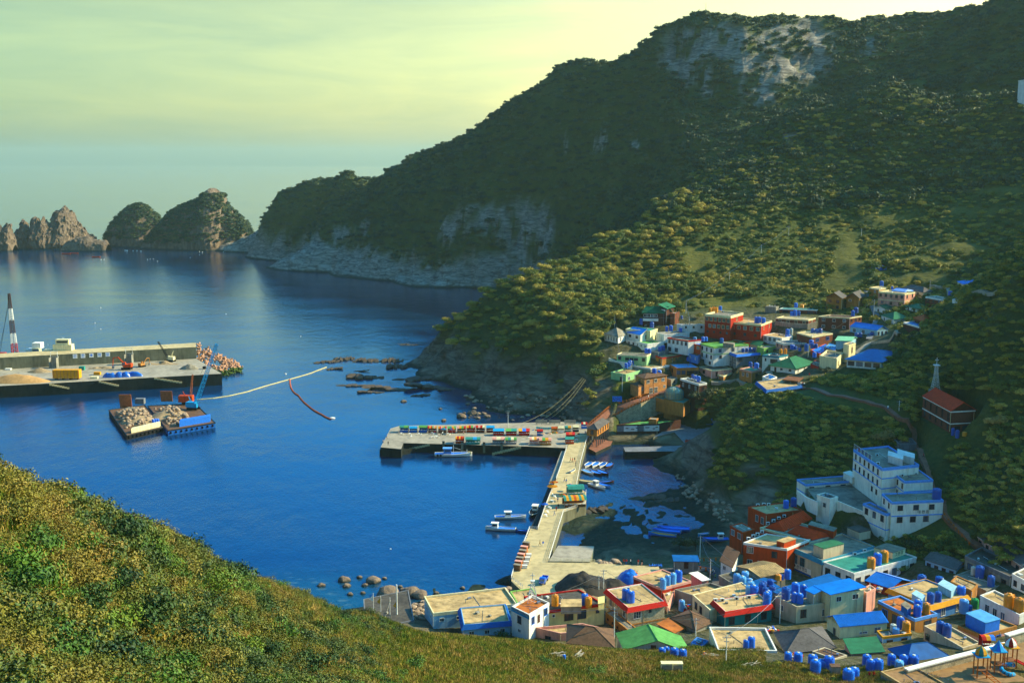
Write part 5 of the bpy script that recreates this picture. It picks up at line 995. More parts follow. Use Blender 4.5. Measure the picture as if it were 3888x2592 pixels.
B('orange_villa','orange house with a flat cream roof left of the pink villa',(3338,1097),(3301,1091),(3378,1091),1134,'ochre','cdeck',par=.3,trim='cream',lw=[w1(1,1,1.4,1.3,'w',.6,.6)],key='u14')
tanks('on the orange house left of the pink villa',[(3347,1087,14,'bplastic',1.25)],key='u14'); tanks('on the pink villa',[(3387,1101,9,'bplastic',1.3)],key='u13')
B('tiled_roof_house','cream house with a curved blue-grey tiled roof and orange ridge ends',(3506,1110),(3428,1094),(3540,1106),1129,'cream','rslate',rt='hip',rh=2.0,axis='l',lw=[w1(2,.6,1.2,1.4,'b')],rw=[w1(1,.8,1,1,'b')])
B('blue_roof_cottage','cream cottage with a plain deep blue roof standing alone above the lane',(3658,1079),(3636,1068),(3716,1077),1099,'cream','rblue',rt='shed',rh=.9,axis='r',rw=[w1(2,1,1,1.2,'w')])
B('trimmed_flat_house','brown flat-roofed house with double white roof edging by the lane',(3577,1137),(3514,1126),(3618,1133),1160,'brickw','rgrey',par=.35,trim='twhite',lw=[w1(3,.8,1.6,1.6,'b')],key='u17')
tanks('on the white-edged brown house',[(3607,1126,15,'bplastic',1.2)],key='u17')
B('white_annex','white annex with a blue awning at the end of the lane',(3636,1139),(3616,1136),(3664,1130),1156,'white','rnavy',par=.1,rw=[w1(1,1,.9,.9,'b')])
B('teal_hip_cottage','white cottage with a blue-green hipped roof, right of two',(3483,1172),(3438,1161),(3538,1168),1185,'white','rdgreen',rt='hip',rh=1.4,axis='r',lw=[w1(2,.5,1.1,1.5,'b')],rw=[w1(1,.5,1.3,1,'b',.75,.75)])
B('green_gable_cottage','small white and ochre cottage with a green gable roof',(3361,1172),(3318,1165),(3390,1166),1190,'white','rdgreen',rt='gable',rh=1.2,axis='r',lw=[w1(1,.7,1,1.2,'b',.4,.4)])
B('green_hip_house','white house with a dark green hipped roof beside the lane bend',(3394,1212),(3347,1196),(3451,1207),1232,'white','rdgreen',rt='hip',rh=2.2,axis='r',lw=[w1(2,.8,1.1,1.4,'b')],rw=[w1(1,.8,1.2,1.2,'b')])
B('orange_tile_house','small house with an orange hipped roof half hidden behind the blue flat roof',(3510,1222),(3472,1206),(3556,1217),1237,'brickw','rorange',rt='hip',rh=1.8,axis='r')
B('blue_flat_house','dark brick house with a blue flat roof and white trim, nearest the shaded hill',(3497,1242),(3431,1223),(3545,1236),1265,'darkbrick','rnavy',par=.3,trim='twhite',key='u22')
tanks('on the blue flat roof by the shaded hill',[(3516,1224,18,'bplastic',1.2)],key='u22')
B('curved_roof_hall','long hall with a dark blue curved roof and white walls',(3345,1374),(3216,1363),(3424,1338),1404,'white','rnavy',rt='hip',rh=2.6,axis='l',oh=.8,lw=[w1(4,.7,2.6,1.8,'b')],cat='hall')
B('blue_shed','open bright blue shed alone on the terraced slope',(3325,1017),(3309,1010),(3366,1013),1031,'tblue','twhite',par=.3,cat='shed')
B('green_terrace_house','tall white house with a lime roof edge and green roof terrace',(2710,1317),(2659,1303),(2843,1307),1388,'white','rgreen',par=.4,trim='tgreen',lw=[w1(3,1.1,1.3,1.9,'b'),w1(3,4.4,1.3,1.9,'b'),w1(2,7.6,1.8,1.6,'b')],rw=[w1(2,1.1,1.6,1.8,'b',.18,.55),w1(1,4.4,1.4,1.6,'b',.2,.2)],bands=(3.6,),bandmat='tgreen',key='u25',cat='guesthouse')
pbox('u25','roof_room',(2786,1306),(2745,1302),(2790,1301),2.0,'concw','rgrey')
tanks('on the green terrace of the tall white house',[(2740,1303,14,'dplastic',1.2)],key='u25')
B('blue_rim_house','grey-white house with a bright blue roof rim and four tanks',(2798,1346),(2751,1330),(2910,1336),1392,'greyw','rgrey',par=.4,fasc='tblue',lw=[w1(3,1.8,1.7,2.1,'w'),w1(3,5,1.7,2,'w')],rw=[w1(1,1.8,1.8,1.8,'b',.13,.13),w1(2,1.8,.7,.7,'b',.6,.75)],key='u26')
tanks('on the blue-rimmed house',[(2822,1337,13,'dplastic',.95),(2836,1336,13,'dplastic',.95),(2849,1335,14,'dplastic',.95),(2863,1335,13,'dplastic',1)],key='u26')
B('pink_inn','pinkish white two-storey inn with a red roof edge',(2613,1293),(2534,1281),(2663,1288),1345,'white','rgrey',par=.3,trim='tred',lw=[w1(5,.8,1.3,1.9,'b'),w1(2,4.6,2,2.1,'b',.12,.45)],key='u27',cat='guesthouse')
B('orange_shop','small orange upper house with a blue roof between the inn and the tall white house',(2661,1310),(2621,1303),(2670,1301),1340,'orange','rblue',par=.1,lw=[w1(2,.8,1.9,1.6,'c')])
B('mint_house','mint green house with a pale curved terrace at the cliff edge',(2455,1350),(2342,1345),(2471,1341),1380,'mint','rgrey',par=.35,trim='cream',lw=[w1(1,.9,1.5,1.7,'b',.1,.1),w1(3,1.4,1.9,1.3,'b',.35,.65),w1(1,1.2,1.5,1.8,'b',.9,.9)],key='u29')
B('tan_brick_house','low tan house with a dark red roof edge right of the mint house',(2514,1358),(2475,1344),(2590,1347),1378,'ochre','rtan',par=.3,trim='tred',lw=[w1(2,1,1.3,1.9,'b')],rw=[w1(2,1.2,.8,.8,'b',.5,.7)])
tanks('between the mint house and pink inn',[(2454,1340,14,'bplastic',1.1),(2466,1340,13,'bplastic',1.1),(2505,1332,14,'dplastic',1),(2517,1330,17,'dplastic',.9)],z=atY(2470,1340,558).z)
B('yellow_green_house','pale yellow-green restaurant house with a teal side wall',(2376,1420),(2320,1412),(2450,1400),1449,'mint','rtan',par=.5,lw=[w1(1,1.6,1.4,2,'b',.7,.7)],rw=[w1(3,1.6,1.9,1.8,'w')],key='u32',cat='restaurant')
tanks('above the yellow-green house',[(2378,1396,13,'bplastic',1.2),(2388,1392,12,'bplastic',1.3),(2392,1385,15,'dplastic',1),(2402,1383,10,'dplastic',1.1)],z=atY(2390,1390,548).z)
B('brick_corner_house','tan brick two-storey house with a brown tiled roof at the top of the ramp road',(2447,1436),(2414,1424),(2532,1424),1492,'brickl','rbrown',rt='hip',rh=1.2,axis='r',oh=.5,lw=[w1(1,1.0,1.8,1.9,'b',.45,.45)],rw=[w1(3,1.0,1.9,1.7,'w'),w1(2,5.0,2.0,2.8,'wx',.3,.52),w1(1,4.6,1.4,1.3,'wx',.9,.9)],key='u33')
B('brick_lean_to','brick lean-to with a brown roof at the left of the tan brick house',(2424,1466),(2394,1456),(2449,1460),1502,'brickl','rbrown',rt='hip',rh=.9,axis='r',oh=.3,rw=[w1(1,.8,1.5,1.7,'wx',.6,.6)])
tanks('on the tan brick house',[(2484,1424,17,'bplastic',1.3),(2504,1420,16,'bplastic',.8)],z=atY(2484,1424,536).z)
B('round_terrace_house','ochre house with a broad blue-grey roof terrace and a row of tanks',(2570,1397),(2542,1382),(2654,1394),1434,'ochre','rlblue',par=.1,lw=[w1(1,1.3,1.6,1.9,'b',.4,.4)],rw=[w1(2,1.3,2,1.9,'b',.08,.3),w1(2,1.6,3.2,2.2,'b',.6,.85)],key='u34')
tanks('behind the ochre terrace house',[(2586,1370,13,'bplastic',1.3),(2600,1371,13,'bplastic',1.4),(2613,1375,13,'bplastic',1.3),(2624,1378,13,'dplastic',1.4),(2635,1378,13,'dplastic',1.3)],key='u34')
B('peach_house','long peach flat-roofed house with a white door in the middle of the upper village',(2702,1405),(2654,1391),(2780,1398),1440,'pink','rgrey',par=.25,trim='cream',lw=[w1(1,1,1.8,1.7,'b',.4,.4)],rw=[(1,1,1.2,2.2,'door',.25,.25)])
B('tan_shop','small tan shop with a tan roof below the peach house',(2747,1427),(2702,1414),(2788,1412),1453,'ochre','rtan',par=.3,trim='cream',lw=[w1(1,1,1.9,1.5,'w',.5,.5)])
B('dark_brick_house','dark brick house with double white roof edging above the domed building',(2654,1457),(2583,1436),(2684,1453),1500,'darkbrick','rgrey',par=.6,trim='twhite',lw=[w1(3,1.6,1.2,1.9,'w')],rw=[w1(1,1.6,1.2,1.7,'b',.5,.5)],key='u36')
tanks('above the domed building',[(2630,1439,12,'dplastic',1.3),(2641,1444,12,'bplastic',1.3),(2653,1449,15,'bplastic',1.2)],key='u36')
B('terracotta_house','terracotta three-storey house with a pale green roof at the edge of the scrub',(2855,1409),(2808,1399),(2899,1400),1455,'ochre','rteal',par=.5,trim='pink',lw=[w1(2,1.4,1.3,1.7,'w',.3,.65),w1(1,5.4,1.2,1.4,'b',.6,.6)],rw=[w1(1,1.5,1.8,1.7,'b',.4,.4)],key='u37')
tanks('on the terracotta house by the scrub',[(2849,1394,16,'dplastic',1.1),(2872,1399,19,'bplastic',1)],key='u37')
B('white_teal_house','white house with a teal roof rim carrying two orange tanks',(2958,1352),(2895,1347),(2992,1345),1390,'pwhite','rdark',par=.5,trim='tteal',lw=[w1(1,1.4,.7,1.4,'b',.2,.2),w1(1,1.6,3.4,2,'b',.7,.7)],key='u38')
tanks('on the teal-rimmed white house',[(2964,1346,12,'oplastic',1.5),(2981,1344,13,'oplastic',1.4)],key='u38')
B('green_pyramid_house','white house under a bright green hipped tile roof above the pergola',(3019,1399),(2926,1386),(3089,1377),1420,'white','rdgreen',rt='hip',rh=3.2,axis='r',oh=.9,lw=[(1,.5,1.0,2.2,'door',.2,.2),w1(2,.6,1.2,1,'b',.45,.8)],rw=[w1(3,.5,1.1,1.7,'w')],key='u39')
B('terrace_building','concrete terrace building with royal blue banding under the green-roofed house',(2912,1480),(2873,1448),(3042,1462),1500,'concw','rtan',par=.4,fasc='tnavy',key='u40')
B('cream_block_house','plain cream block house beside the path to the hill',(3177,1360),(3113,1349),(3203,1338),1402,'cream','rgrey',par=.9,trim='cream',rw=[w1(2,1.8,1,2,'b')],key='u41')
B('cream_tower_house','narrow cream stair tower house behind the cream block',(3223,1309),(3203,1304),(3249,1302),1375,'cream','rtan',par=.2,rw=[(1,1.5,1.2,2.5,'door',.5,.5)])
B('mint_roof_house','aqua house with a low mint green gable roof',(3231,1294),(3174,1292),(3251,1283),1318,'paleblue','rmint',rt='gable',rh=1.2,axis='l')
B('brown_flat_house','brown house with a cream flat roof and a cluster of dark blue tanks',(3084,1278),(3026,1262),(3162,1265),1310,'brickw','cdeck',par=.25,trim='cream',rw=[w1(2,1.2,2.6,1.6,'u')],lw=[],key='u43')
tanks('on the cream-roofed brown house',[(3086,1263,15,'dplastic',.9),(3100,1264,14,'dplastic',.9),(3114,1264,16,'dplastic',.9)],key='u43')
B('white_glass_house','white house with a long glazed front below the red hotel wing',(2968,1283),(2898,1271),(3010,1275),1304,'white','rtan',par=.15,trim='twhite',lw=[w1(4,.5,1.9,2,'w')],key='u44')
tanks('on the white glazed house below the red hotel',[(2990,1272,15,'bplastic',1.3),(3004,1271,13,'wplastic',1.6)],key='u44')
B('lettered_pink_house','pink house with faded blue letters along its white parapet',(2975,1303),(2946,1293),(3070,1300),1328,'pink','greyw',par=.6,trim='pwhite',lw=[w1(2,1,.9,1.5,'b')],rw=[w1(2,1,2,1.6,'b')],key='u45')
wall_text('u45','r',.6,.5,'삼진모텔',1.0,K['tnavy'])
tanks('on the pink house with faded letters',[(2986,1290,12,'bplastic',1.2),(2996,1289,12,'bplastic',1.2)],key='u45')
B('green_long_shed','low shed with a long dark green gable roof before the red hotel wing',(2886,1314),(2815,1294),(2906,1302),1324,'concw','rdgreen',rt='gable',rh=1.4,axis='l',cat='shed')
B('lime_house','low lime-yellow house right of the four-tank house',(2900,1322),(2875,1315),(2952,1314),1343,'tgreen','concw',par=.2,rw=[w1(2,1,1,1.4,'b')])
B('blue_sheet_roof_house','low house with bright blue sheet roofing in the crowded middle of the upper village',(3112,1342),(3078,1328),(3168,1316),1360,'orange','rblue',par=.2,key='u48')
tanks('round the bright blue sheet roof',[(3008,1326,17,'bplastic',.9),(3021,1327,11,'dplastic',1),(3036,1332,12,'dplastic',.8),(3061,1332,15,'dplastic',1.5),(3080,1310,17,'bplastic',1),(3084,1322,15,'dplastic',1.1),(3098,1322,13,'dplastic',1.1),(3092,1356,15,'bplastic',1.1)],z=atY(3060,1330,515).z)
tanks('by the cyan-roofed house',[(3252,1279,15,'dplastic',.9),(3266,1279,14,'dplastic',1),(3309,1281,16,'dplastic',1),(3412,1282,12,'dplastic',1.2),(3466,1293,20,'dplastic',1)],z=atY(3300,1280,530).z)
tanks('around the dark brick house',[(2434,1232,13,'dplastic',1.4),(2475,1246,16,'dplastic',1.1),(2531,1259,12,'bplastic',1.3),(2547,1257,15,'bplastic',1.2),(2584,1262,13,'bplastic',1.0),(2588,1249,15,'dplastic',.9),(2588,1211,10,'dplastic',1)])
tanks('beside the pink inn',[(2639,1288,13,'lplastic',.6),(2669,1295,13,'bplastic',1.1),(2681,1294,12,'bplastic',1.1)],z=atY(2660,1290,560).z)
# domed building on the shore side of the road
B('domed_building_base','ochre seafront building with a teal flat roof carrying the glass dome',(2595,1531),(2480,1507),(2645,1501),1578,'ochre','rteal',par=.3,zr=atY(2595,1531,512).z,rw=[w1(1,1.5,1.5,1.2,'b',.5,.5)],key='dome',cat='building')
z,t,org,q=ROOFS['dome']; c=atZ(2559,1513,z)-org; R_=4.4
m=MB(); m.lathe((c.x,c.y,c.z-9),[(R_+.3,0),(R_+.3,9.4)],24); m.build('round_drum',K['ochre'],t)
g_=MB(); g_.lathe(c+V3((0,0,.42)),[(R_,0),(R_*1.01,1.2),(R_,2.4)]+[(R_*math.cos(a),2.4+2.9*math.sin(a)) for a in (R(12),R(25),R(40),R(55),R(70),R(84))],24)
K['domeglass']=mat('dome_glass',lin((165,160,120)),rough=.15,dirt=.3,spec=.8); g_.build('dome',K['domeglass'],t)
m=MB()
for i in range(16):
    a=i*math.pi/8; prev=None
    for rr,zz in [(R_,0),(R_,2.4)]+[(R_*math.cos(b),2.4+2.9*math.sin(b)) for b in (R(12),R(25),R(40),R(55),R(70),R(84))]:
        p=c+V3((rr*1.02*math.cos(a),rr*1.02*math.sin(a),zz+.45)); 
        if prev is not None: m.tube(prev,p,.06,n=4)
        prev=p
for zz in (0,.9,1.8,2.5): 
    for i in range(16): m.tube(c+V3((R_*1.02*math.cos(i*math.pi/8),R_*1.02*math.sin(i*math.pi/8),zz+.45)),c+V3((R_*1.02*math.cos((i+1)*math.pi/8),R_*1.02*math.sin((i+1)*math.pi/8),zz+.45)),.06,n=4)
m.build('dome_frame',K['tteal'],t)
# walls and lanes
wallpath('retaining_wall','white retaining wall below the brown house in the upper village',[(2942,1236),(3000,1246),(3065,1250),(3100,1240)],2.5,.4,'concw',None,base=2)
wallpath('retaining_wall','pale retaining wall along the cliff-side terrace under the mint house',[(2312,1372),(2340,1384),(2400,1392)],1.5,.4,'pwhite',None,base=3)

B('grey_store','small pale grey store right of the tan brick house',(2548,1441),(2529,1434),(2572,1434),1466,'concw','rgrey',par=.2,rw=[w1(1,1,1.3,1.2,'b')])
B('grey_store','low grey terrace block between the mint house and the pink inn',(2500,1338),(2440,1328),(2545,1326),1352,'greyw','rgrey',par=.2)
B('blue_wall_house','small deep blue walled house under the pink inn',(2650,1352),(2612,1340),(2664,1340),1378,'bluew','rdark',par=.2,lw=[w1(2,1,1,1.2,'w')])
B('white_store','small white store between the terracotta house and the green-roofed house',(2925,1440),(2895,1428),(2950,1430),1470,'pwhite','rnavy',par=.2,lw=[w1(1,1,1.2,1.2,'b')])
B('red_store','small red walled store in the lane by the cream block house',(3108,1392),(3078,1380),(3125,1378),1410,'redw','rgrey',par=.2)
B('pergola_house','brown slatted pergola shelter on the terrace at the hill top',(3030,1446),(2972,1440),(3050,1432),1462,'wood','wood',par=.1,low=.3,cat='pergola')
B('cream_store','small cream store with a teal roof by the tan flat-roofed houses',(2640,1425),(2600,1412),(2660,1413),1440,'cream','rteal',par=.2,lw=[w1(2,1,1,1.2,'b')])
B('grey_store','grey roof between the brown cream-roofed house and the mint roof',(3170,1330),(3130,1318),(3190,1312),1345,'concw','rlblue',par=.2)

B('dark_hut','old hut with a dark low pyramid roof behind the white parapet house',(2640,2388),(2552,2345),(2704,2358),0,'concw','rbrown',rt='pyr',rh=1.6,axis='l',zr=9.5,cat='hut')
B('striped_shed','low shed with a faded brownish awning left of the dark pyramid hut',(2560,2398),(2500,2372),(2600,2378),0,'concw','rust',rt='shed',rh=.4,axis='l',zr=9,cat='shed')
B('blue_store','small deep blue store between the green roof and the white parapet house',(2668,2452),(2624,2438),(2690,2430),0,'bluew','rnavy',par=.15,zr=12,cat='store')
B('orange_house_base','orange-brown lower wall block beside the red-rimmed stone house',(2392,2396),(2300,2322),(2420,2385),0,'ochre','rgrey',par=.2,zr=8.6,lw=[w1(5,1.2,.7,.6,'b')])
B('tan_yard_roof','low tan roof with clay pots before the green shed',(3170,2500),(3085,2470),(3215,2485),0,'beige','rbrown',par=.15,zr=15.5)
# ---- level the ground under each house (building plots cut into the slope)
_m=np.zeros(len(P)); _zt=np.zeros(len(P)); _ws=np.zeros(len(P))
for q,zg in PADS:
    c=sum((V3((p.x,p.y,0)) for p in q),V3((0,0,0)))/4; rr=max((V3((p.x,p.y,0))-c).length for p in q)+9
    sel=np.where((np.abs(P[:,0]-c.x)<rr)&(np.abs(P[:,1]-c.y)<rr))[0]
    if len(sel)==0: continue
    d=np.full(len(sel),-1e9)
    for a,b in zip(q,q[1:]+q[:1]):
        e=V3((b.x-a.x,b.y-a.y,0)); L_=e.length or 1; nx,ny=e.y/L_,-e.x/L_
        d=np.maximum(d,(P[sel,0]-a.x)*nx+(P[sel,1]-a.y)*ny)
    w=sstep(5.5,1.0,d)+1e-6; _ws[sel]+=w**3; _zt[sel]+=w**3*zg; _m[sel]=np.maximum(_m[sel],w)
k=_ws>1e-4
P[k,2]=P[k,2]*(1-_m[k])+(_zt[k]/_ws[k])*_m[k]
Zf[:]=P[:,2].reshape(nR,nA); tm.vertices.foreach_set('co',P.astype(np.float32).ravel()); tm.update()
# ================================================================ QUAYS
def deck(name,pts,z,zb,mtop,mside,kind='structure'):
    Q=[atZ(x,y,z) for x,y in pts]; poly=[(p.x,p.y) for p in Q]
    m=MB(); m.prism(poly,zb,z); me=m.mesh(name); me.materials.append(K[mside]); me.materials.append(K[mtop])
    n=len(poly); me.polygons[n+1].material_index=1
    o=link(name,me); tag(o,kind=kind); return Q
DK=4.0
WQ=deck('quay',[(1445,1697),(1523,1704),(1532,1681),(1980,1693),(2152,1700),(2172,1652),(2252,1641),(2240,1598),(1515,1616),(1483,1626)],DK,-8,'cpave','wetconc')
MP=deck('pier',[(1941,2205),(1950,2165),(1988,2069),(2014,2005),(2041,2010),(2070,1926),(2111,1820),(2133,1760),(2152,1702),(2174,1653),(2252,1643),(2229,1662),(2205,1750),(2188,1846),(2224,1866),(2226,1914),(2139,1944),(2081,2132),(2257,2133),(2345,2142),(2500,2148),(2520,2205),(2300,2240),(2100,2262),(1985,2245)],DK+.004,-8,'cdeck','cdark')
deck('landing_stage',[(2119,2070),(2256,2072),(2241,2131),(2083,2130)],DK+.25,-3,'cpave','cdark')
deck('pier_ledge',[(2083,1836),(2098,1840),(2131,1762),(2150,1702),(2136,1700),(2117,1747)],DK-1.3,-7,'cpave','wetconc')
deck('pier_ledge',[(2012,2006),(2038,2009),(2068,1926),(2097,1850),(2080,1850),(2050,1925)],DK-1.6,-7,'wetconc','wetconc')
deck('quay_landing',[(1441,1707),(1526,1712),(1640,1688),(1630,1683),(1533,1683),(1520,1705),(1446,1699)],DK-2.2,-7,'wetconc','wetconc')
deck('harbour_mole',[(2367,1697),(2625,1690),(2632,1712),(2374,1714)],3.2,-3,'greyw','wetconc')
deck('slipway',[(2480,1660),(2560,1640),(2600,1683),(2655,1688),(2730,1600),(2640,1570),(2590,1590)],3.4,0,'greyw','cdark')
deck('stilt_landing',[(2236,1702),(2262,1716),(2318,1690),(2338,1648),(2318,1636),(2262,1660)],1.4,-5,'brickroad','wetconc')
def strip(name,prs,m_,mside,below=6,lab=None):
    Lp=[atZ(a[0],a[1],z) for a,b,z in prs]; Rp=[atZ(b[0],b[1],z) for a,b,z in prs]; m=MB()
    for i in range(len(prs)-1):
        A=[Lp[i],Rp[i],Rp[i+1],Lp[i+1]]; m.add([tuple(p) for p in A]+[(p.x,p.y,max(p.z-below,-4)) for p in A],[(0,1,2,3),(5,4,7,6),(1,5,6,2),(4,0,3,7),(0,4,5,1),(2,6,7,3)])
    me=m.mesh(name); me.materials.append(K[mside]); me.materials.append(K[m_])
    for i in range(len(prs)-1): me.polygons[i*6].material_index=1
    o=link(name,me); tag(o,kind='structure'); return Lp,Rp
RL,RR_=strip('ramp_road',[((2228,1622),(2288,1614),4.3),((2262,1592),(2322,1586),7),((2323,1541),(2385,1550),11.3),((2392,1523),(2434,1529),13.6),((2450,1502),(2500,1502),15.6),((2530,1478),(2580,1484),17.6),((2640,1440),(2665,1462),20.5)],'brickroad','stone',9)
# hill path draped over the slope above the hotel
def drape(name,pts,w,m_,dz=.12):
    pp=[onground(x,y) for x,y in pts]; m=MB(); q=[]
    fine_=[pp[0]]
    for a,b in zip(pp,pp[1:]):
        n=max(1,int((b-a).length/3)); fine_+= [a.lerp(b,i/n) for i in range(1,n+1)]
    for i,p in enumerate(fine_):
        a=fine_[max(0,i-1)]; b=fine_[min(len(fine_)-1,i+1)]; d=(b-a); d.z=0; d.normalize(); n=V3((-d.y,d.x,0)); z=ground(p.x,p.y)+dz+.25
        q.append((p+n*w/2,p-n*w/2,z))
    vs=[]
    for a,b,z in q: vs+=[(a.x,a.y,z),(b.x,b.y,z),(b.x,b.y,z-1.5),(a.x,a.y,z-1.5)]
    fs=[]
    for i in range(len(q)-1):
        k=i*4; fs+=[(k,k+1,k+5,k+4),(k+1,k+2,k+6,k+5),(k+3,k,k+4,k+7)]
    m.add(vs,fs); tag(m.build(name,K[m_]),kind='structure'); return fine_
HP=drape('path',PATH,2.6,'brickroad'); drape('lane',[(2520,2172),(2620,2165),(2700,2160),(2740,2190),(2730,2230)],4.5,'asph'); drape('lane',[(3800,1105),(3700,1112),(3600,1092),(3540,1085)],3,'cpave'); drape('lane',[(2700,1462),(2800,1440),(2930,1430),(3050,1462)],2.5,'cpave'); drape('lane',[(3300,1290),(3330,1215),(3310,1150),(3290,1110)],3,'greyw'); drape('lane',[(3250,1345),(3310,1300),(3420,1270)],3,'cpave')
def railing(name,label,pts,h=1.1,sp=2.0,m_='railw',bars=3,cat='railing',r=.045,group=None,post=None):
    o=pts[0].copy(); t=empty(name,o,label,cat,group); rl=MB(); pm=MB(); r2=post or r*1.3; pm.box((0,0,h/2),(r2*2,r2*2,h)); pmesh=pm.mesh('post'); pmesh.materials.append(K[m_]); cnt=0
    for a,b in zip(pts,pts[1:]):
        for k in range(bars):
            hh=h*(k+1)/bars-.03; rl.tube(a-o+V3((0,0,hh)),b-o+V3((0,0,hh)),r,n=4)
        n=max(1,int((b-a).length/sp))
        for i in range(n+1 if b is pts[-1] else n):
            if cnt<95: q=bpy.data.objects.new('post',pmesh); COL.objects.link(q); q.parent=t; q.location=a.lerp(b,i/n)-o; cnt+=1
    rl.build('rails',K[m_],t); return t
DZ=lambda pts,z=DK: [atZ(x,y,z) for x,y in pts]
railing('pier_railing','long white railing down the right side of the lower pier',DZ([(2083,2130),(2110,2040),(2139,1945)]),sp=1.8)
railing('pier_railing','white railing round the bulge of the pier behind the big tent',DZ([(2140,1944),(2180,1930),(2225,1914),(2225,1868)]),sp=1.8)
railing('pier_railing','white railing along the right side of the upper pier',DZ([(2189,1844),(2205,1752),(2229,1664)]),sp=1.8)
railing('pier_railing','white railing at the left of the lower pier near the crates',DZ([(1987,2070),(2011,2008),(2038,2010)]),sp=1.8)
railing('pier_railing','white railing along the left side of the middle pier',DZ([(2042,2010),(2070,1928),(2096,1862)]),sp=1.8)
railing('pier_railing','white railing along the left side of the upper pier',DZ([(2112,1820),(2133,1762),(2151,1704)]),sp=1.8)
railing('plaza_railing','pale bar railing between the plaza and the square landing stage',DZ([(2084,2131),(2170,2133),(2257,2135)]),sp=3,m_='cream')
railing('corner_railing','white railing round the near left corner of the pier',DZ([(1952,2160),(1941,2198),(1985,2232)]),sp=1.5)
railing('orange_balustrade','orange balustrade along the seaward side of the ramp road',RL[:5],h=1.1,sp=1.6,m_='railo',bars=2,cat='balustrade',r=.09,post=.2)
railing('orange_balustrade','orange balustrade along the inner side of the ramp road',RR_[:5],h=1.1,sp=1.6,m_='railo',bars=2,cat='balustrade',r=.09,post=.2)
G=lambda pts,dz=.15:[V3((p.x,p.y,p.z+dz)) for p in (onground(x,y) for x,y in pts)]
railing('yellow_balustrade','yellow balustrade beside the hill path right of the hotel',G([(3572,1948),(3600,1985),(3640,2030),(3680,2075),(3710,2105)]),h=1.0,sp=1.9,m_='railo',bars=1,cat='balustrade',r=.07,post=.2)
railing('yellow_balustrade','yellow balustrade curving along the cove side of the shore lane',G([(2560,2128),(2650,2132),(2740,2130)]),h=1.0,sp=1.7,m_='railo',bars=1,cat='balustrade',r=.07,post=.2)
railing('yellow_balustrade','yellow balustrade along the near side of the shore lane',G([(2560,2158),(2640,2160),(2700,2172)]),h=1.0,sp=1.7,m_='railo',bars=1,cat='balustrade',r=.07,post=.2)
B('stilt_pavilion','tan timber house with a dark hipped roof standing on stilts at the pier root',(2267,1630),(2229,1626),(2312,1600),0,'ochre','rslate',rt='hip',rh=1.8,axis='r',oh=.5,zr=9.3,low=3.1,rw=[w1(5,.4,.9,2.2,'b')],lw=[w1(1,.5,1.4,2,'b')],cat='pavilion')
B('mural_building','low dark brown harbour building with framed white fish murals',(2495,1609),(2341,1612),(2585,1592),1650,'darkbrick','rgreen',par=.5,trim='darkbrick',key='mur',zr=7.5)
for t_,w_ in ((.09,4),(.37,10),(.60,4.5),(.86,10)): wall_board('mur','l',t_,1.9,w_*.72,2.6,K['twhite'] if w_>5 else K['metal'],'mural')
m=MB(); z,t,org,q=ROOFS['mur']; a,b=q[3],q[0]; d=(b-a).normalized(); n=V3((d.y,-d.x,0))
for tt,dx,dz,sx in ((.37,-1.6,.2,1.3),(.37,.4,-.3,1.5),(.37,1.8,.3,.8),(.86,-1.4,.4,1.8),(.86,.9,-.2,1.1),(.86,1.9,.5,1.2)):
    c=a+(b-a)*tt+d*dx*1.3+n*.10; m.box((c.x-org.x,c.y-org.y,q[0].z-1.9+dz-org.z),(sx,.05,.35),math.atan2(d.y,d.x))
m.build('fish_drawing',K['black'],t)
B('roof_hut','small ochre hut on the grass roof of the mural building',(2492,1592),(2463,1590),(2500,1586),0,'ochre','concw',zr=9.6,par=.1,low=2.4,cat='hut')
# outer breakwater
BZ=6.5
deck('breakwater',[(-120,1471),(187,1455),(520,1436),(842,1418),(745,1361),(-120,1409)],BZ,-6,'cpave','wetconc')
def wallsolid(name,label,fr,bk,zt,zb,m1,m2):
    Q=[atZ(x,y,zt) for x,y in fr]+[atZ(x,y,zt) for x,y in bk]; o=Q[0]; m=MB(); m.prism([(p.x-o.x,p.y-o.y) for p in Q],zb-o.z,0); me=m.mesh(name); me.materials.append(K[m1]); me.materials.append(K[m2]); me.polygons[len(Q)+1].material_index=1
    ob=link(name,me); ob.location=o; return tag(ob,label,'sea wall')
wallsolid('sea_wall','high concrete sea wall along the seaward side of the breakwater',[(-120,1364),(744,1317)],[(744,1301),(-120,1348)],13.4,-5,'cdark','cdeck')
K['tetra']=mat('tetra_concrete',lin((200,150,115)),dirt=.4,sc=.7); K['tetrag']=mat('tetra_weed',lin((75,95,35)),dirt=.4,sc=.7)
tp=MB()
for i,v in enumerate([(0,0,1),(.943,0,-.333),(-.471,.816,-.333),(-.471,-.816,-.333)]): tp.tube((0,0,0),V3(v)*1.55,.62,.40,8)
tpm=tp.mesh('tetrapod'); tpm.materials.append(K['tetra']); tpg=tpm.copy(); tpg.materials.clear(); tpg.materials.append(K['tetrag'])
c0=atZ(760,1372,5); 
for i in range(130):
    u=rnd.random(); v=rnd.random(); px=750+165*u; zt=max(.2,11.5*(1-u**1.3)*(1-.35*v)); 
    ytop=1300+88*u; ybot=1365+38*(1-abs(u-.6))+0*v; py=ytop+(ybot+22-ytop)*v
    z=max(.3,(10.5-9.5*v)*(1-u*.75)); p=atZ(px,py,z); wet=z<1.6
    o=link('tetrapod',tpg if wet else tpm); o.location=p; o.rotation_euler=(rnd.uniform(0,6),rnd.uniform(0,6),rnd.uniform(0,6)); o.scale=(1.15,)*3
    tag(o,'four-legged concrete armour block, green with weed, low at the water by the breakwater tip' if wet else 'four-legged pinkish concrete armour block piled at the breakwater tip','armour block','armour blocks at the breakwater tip')
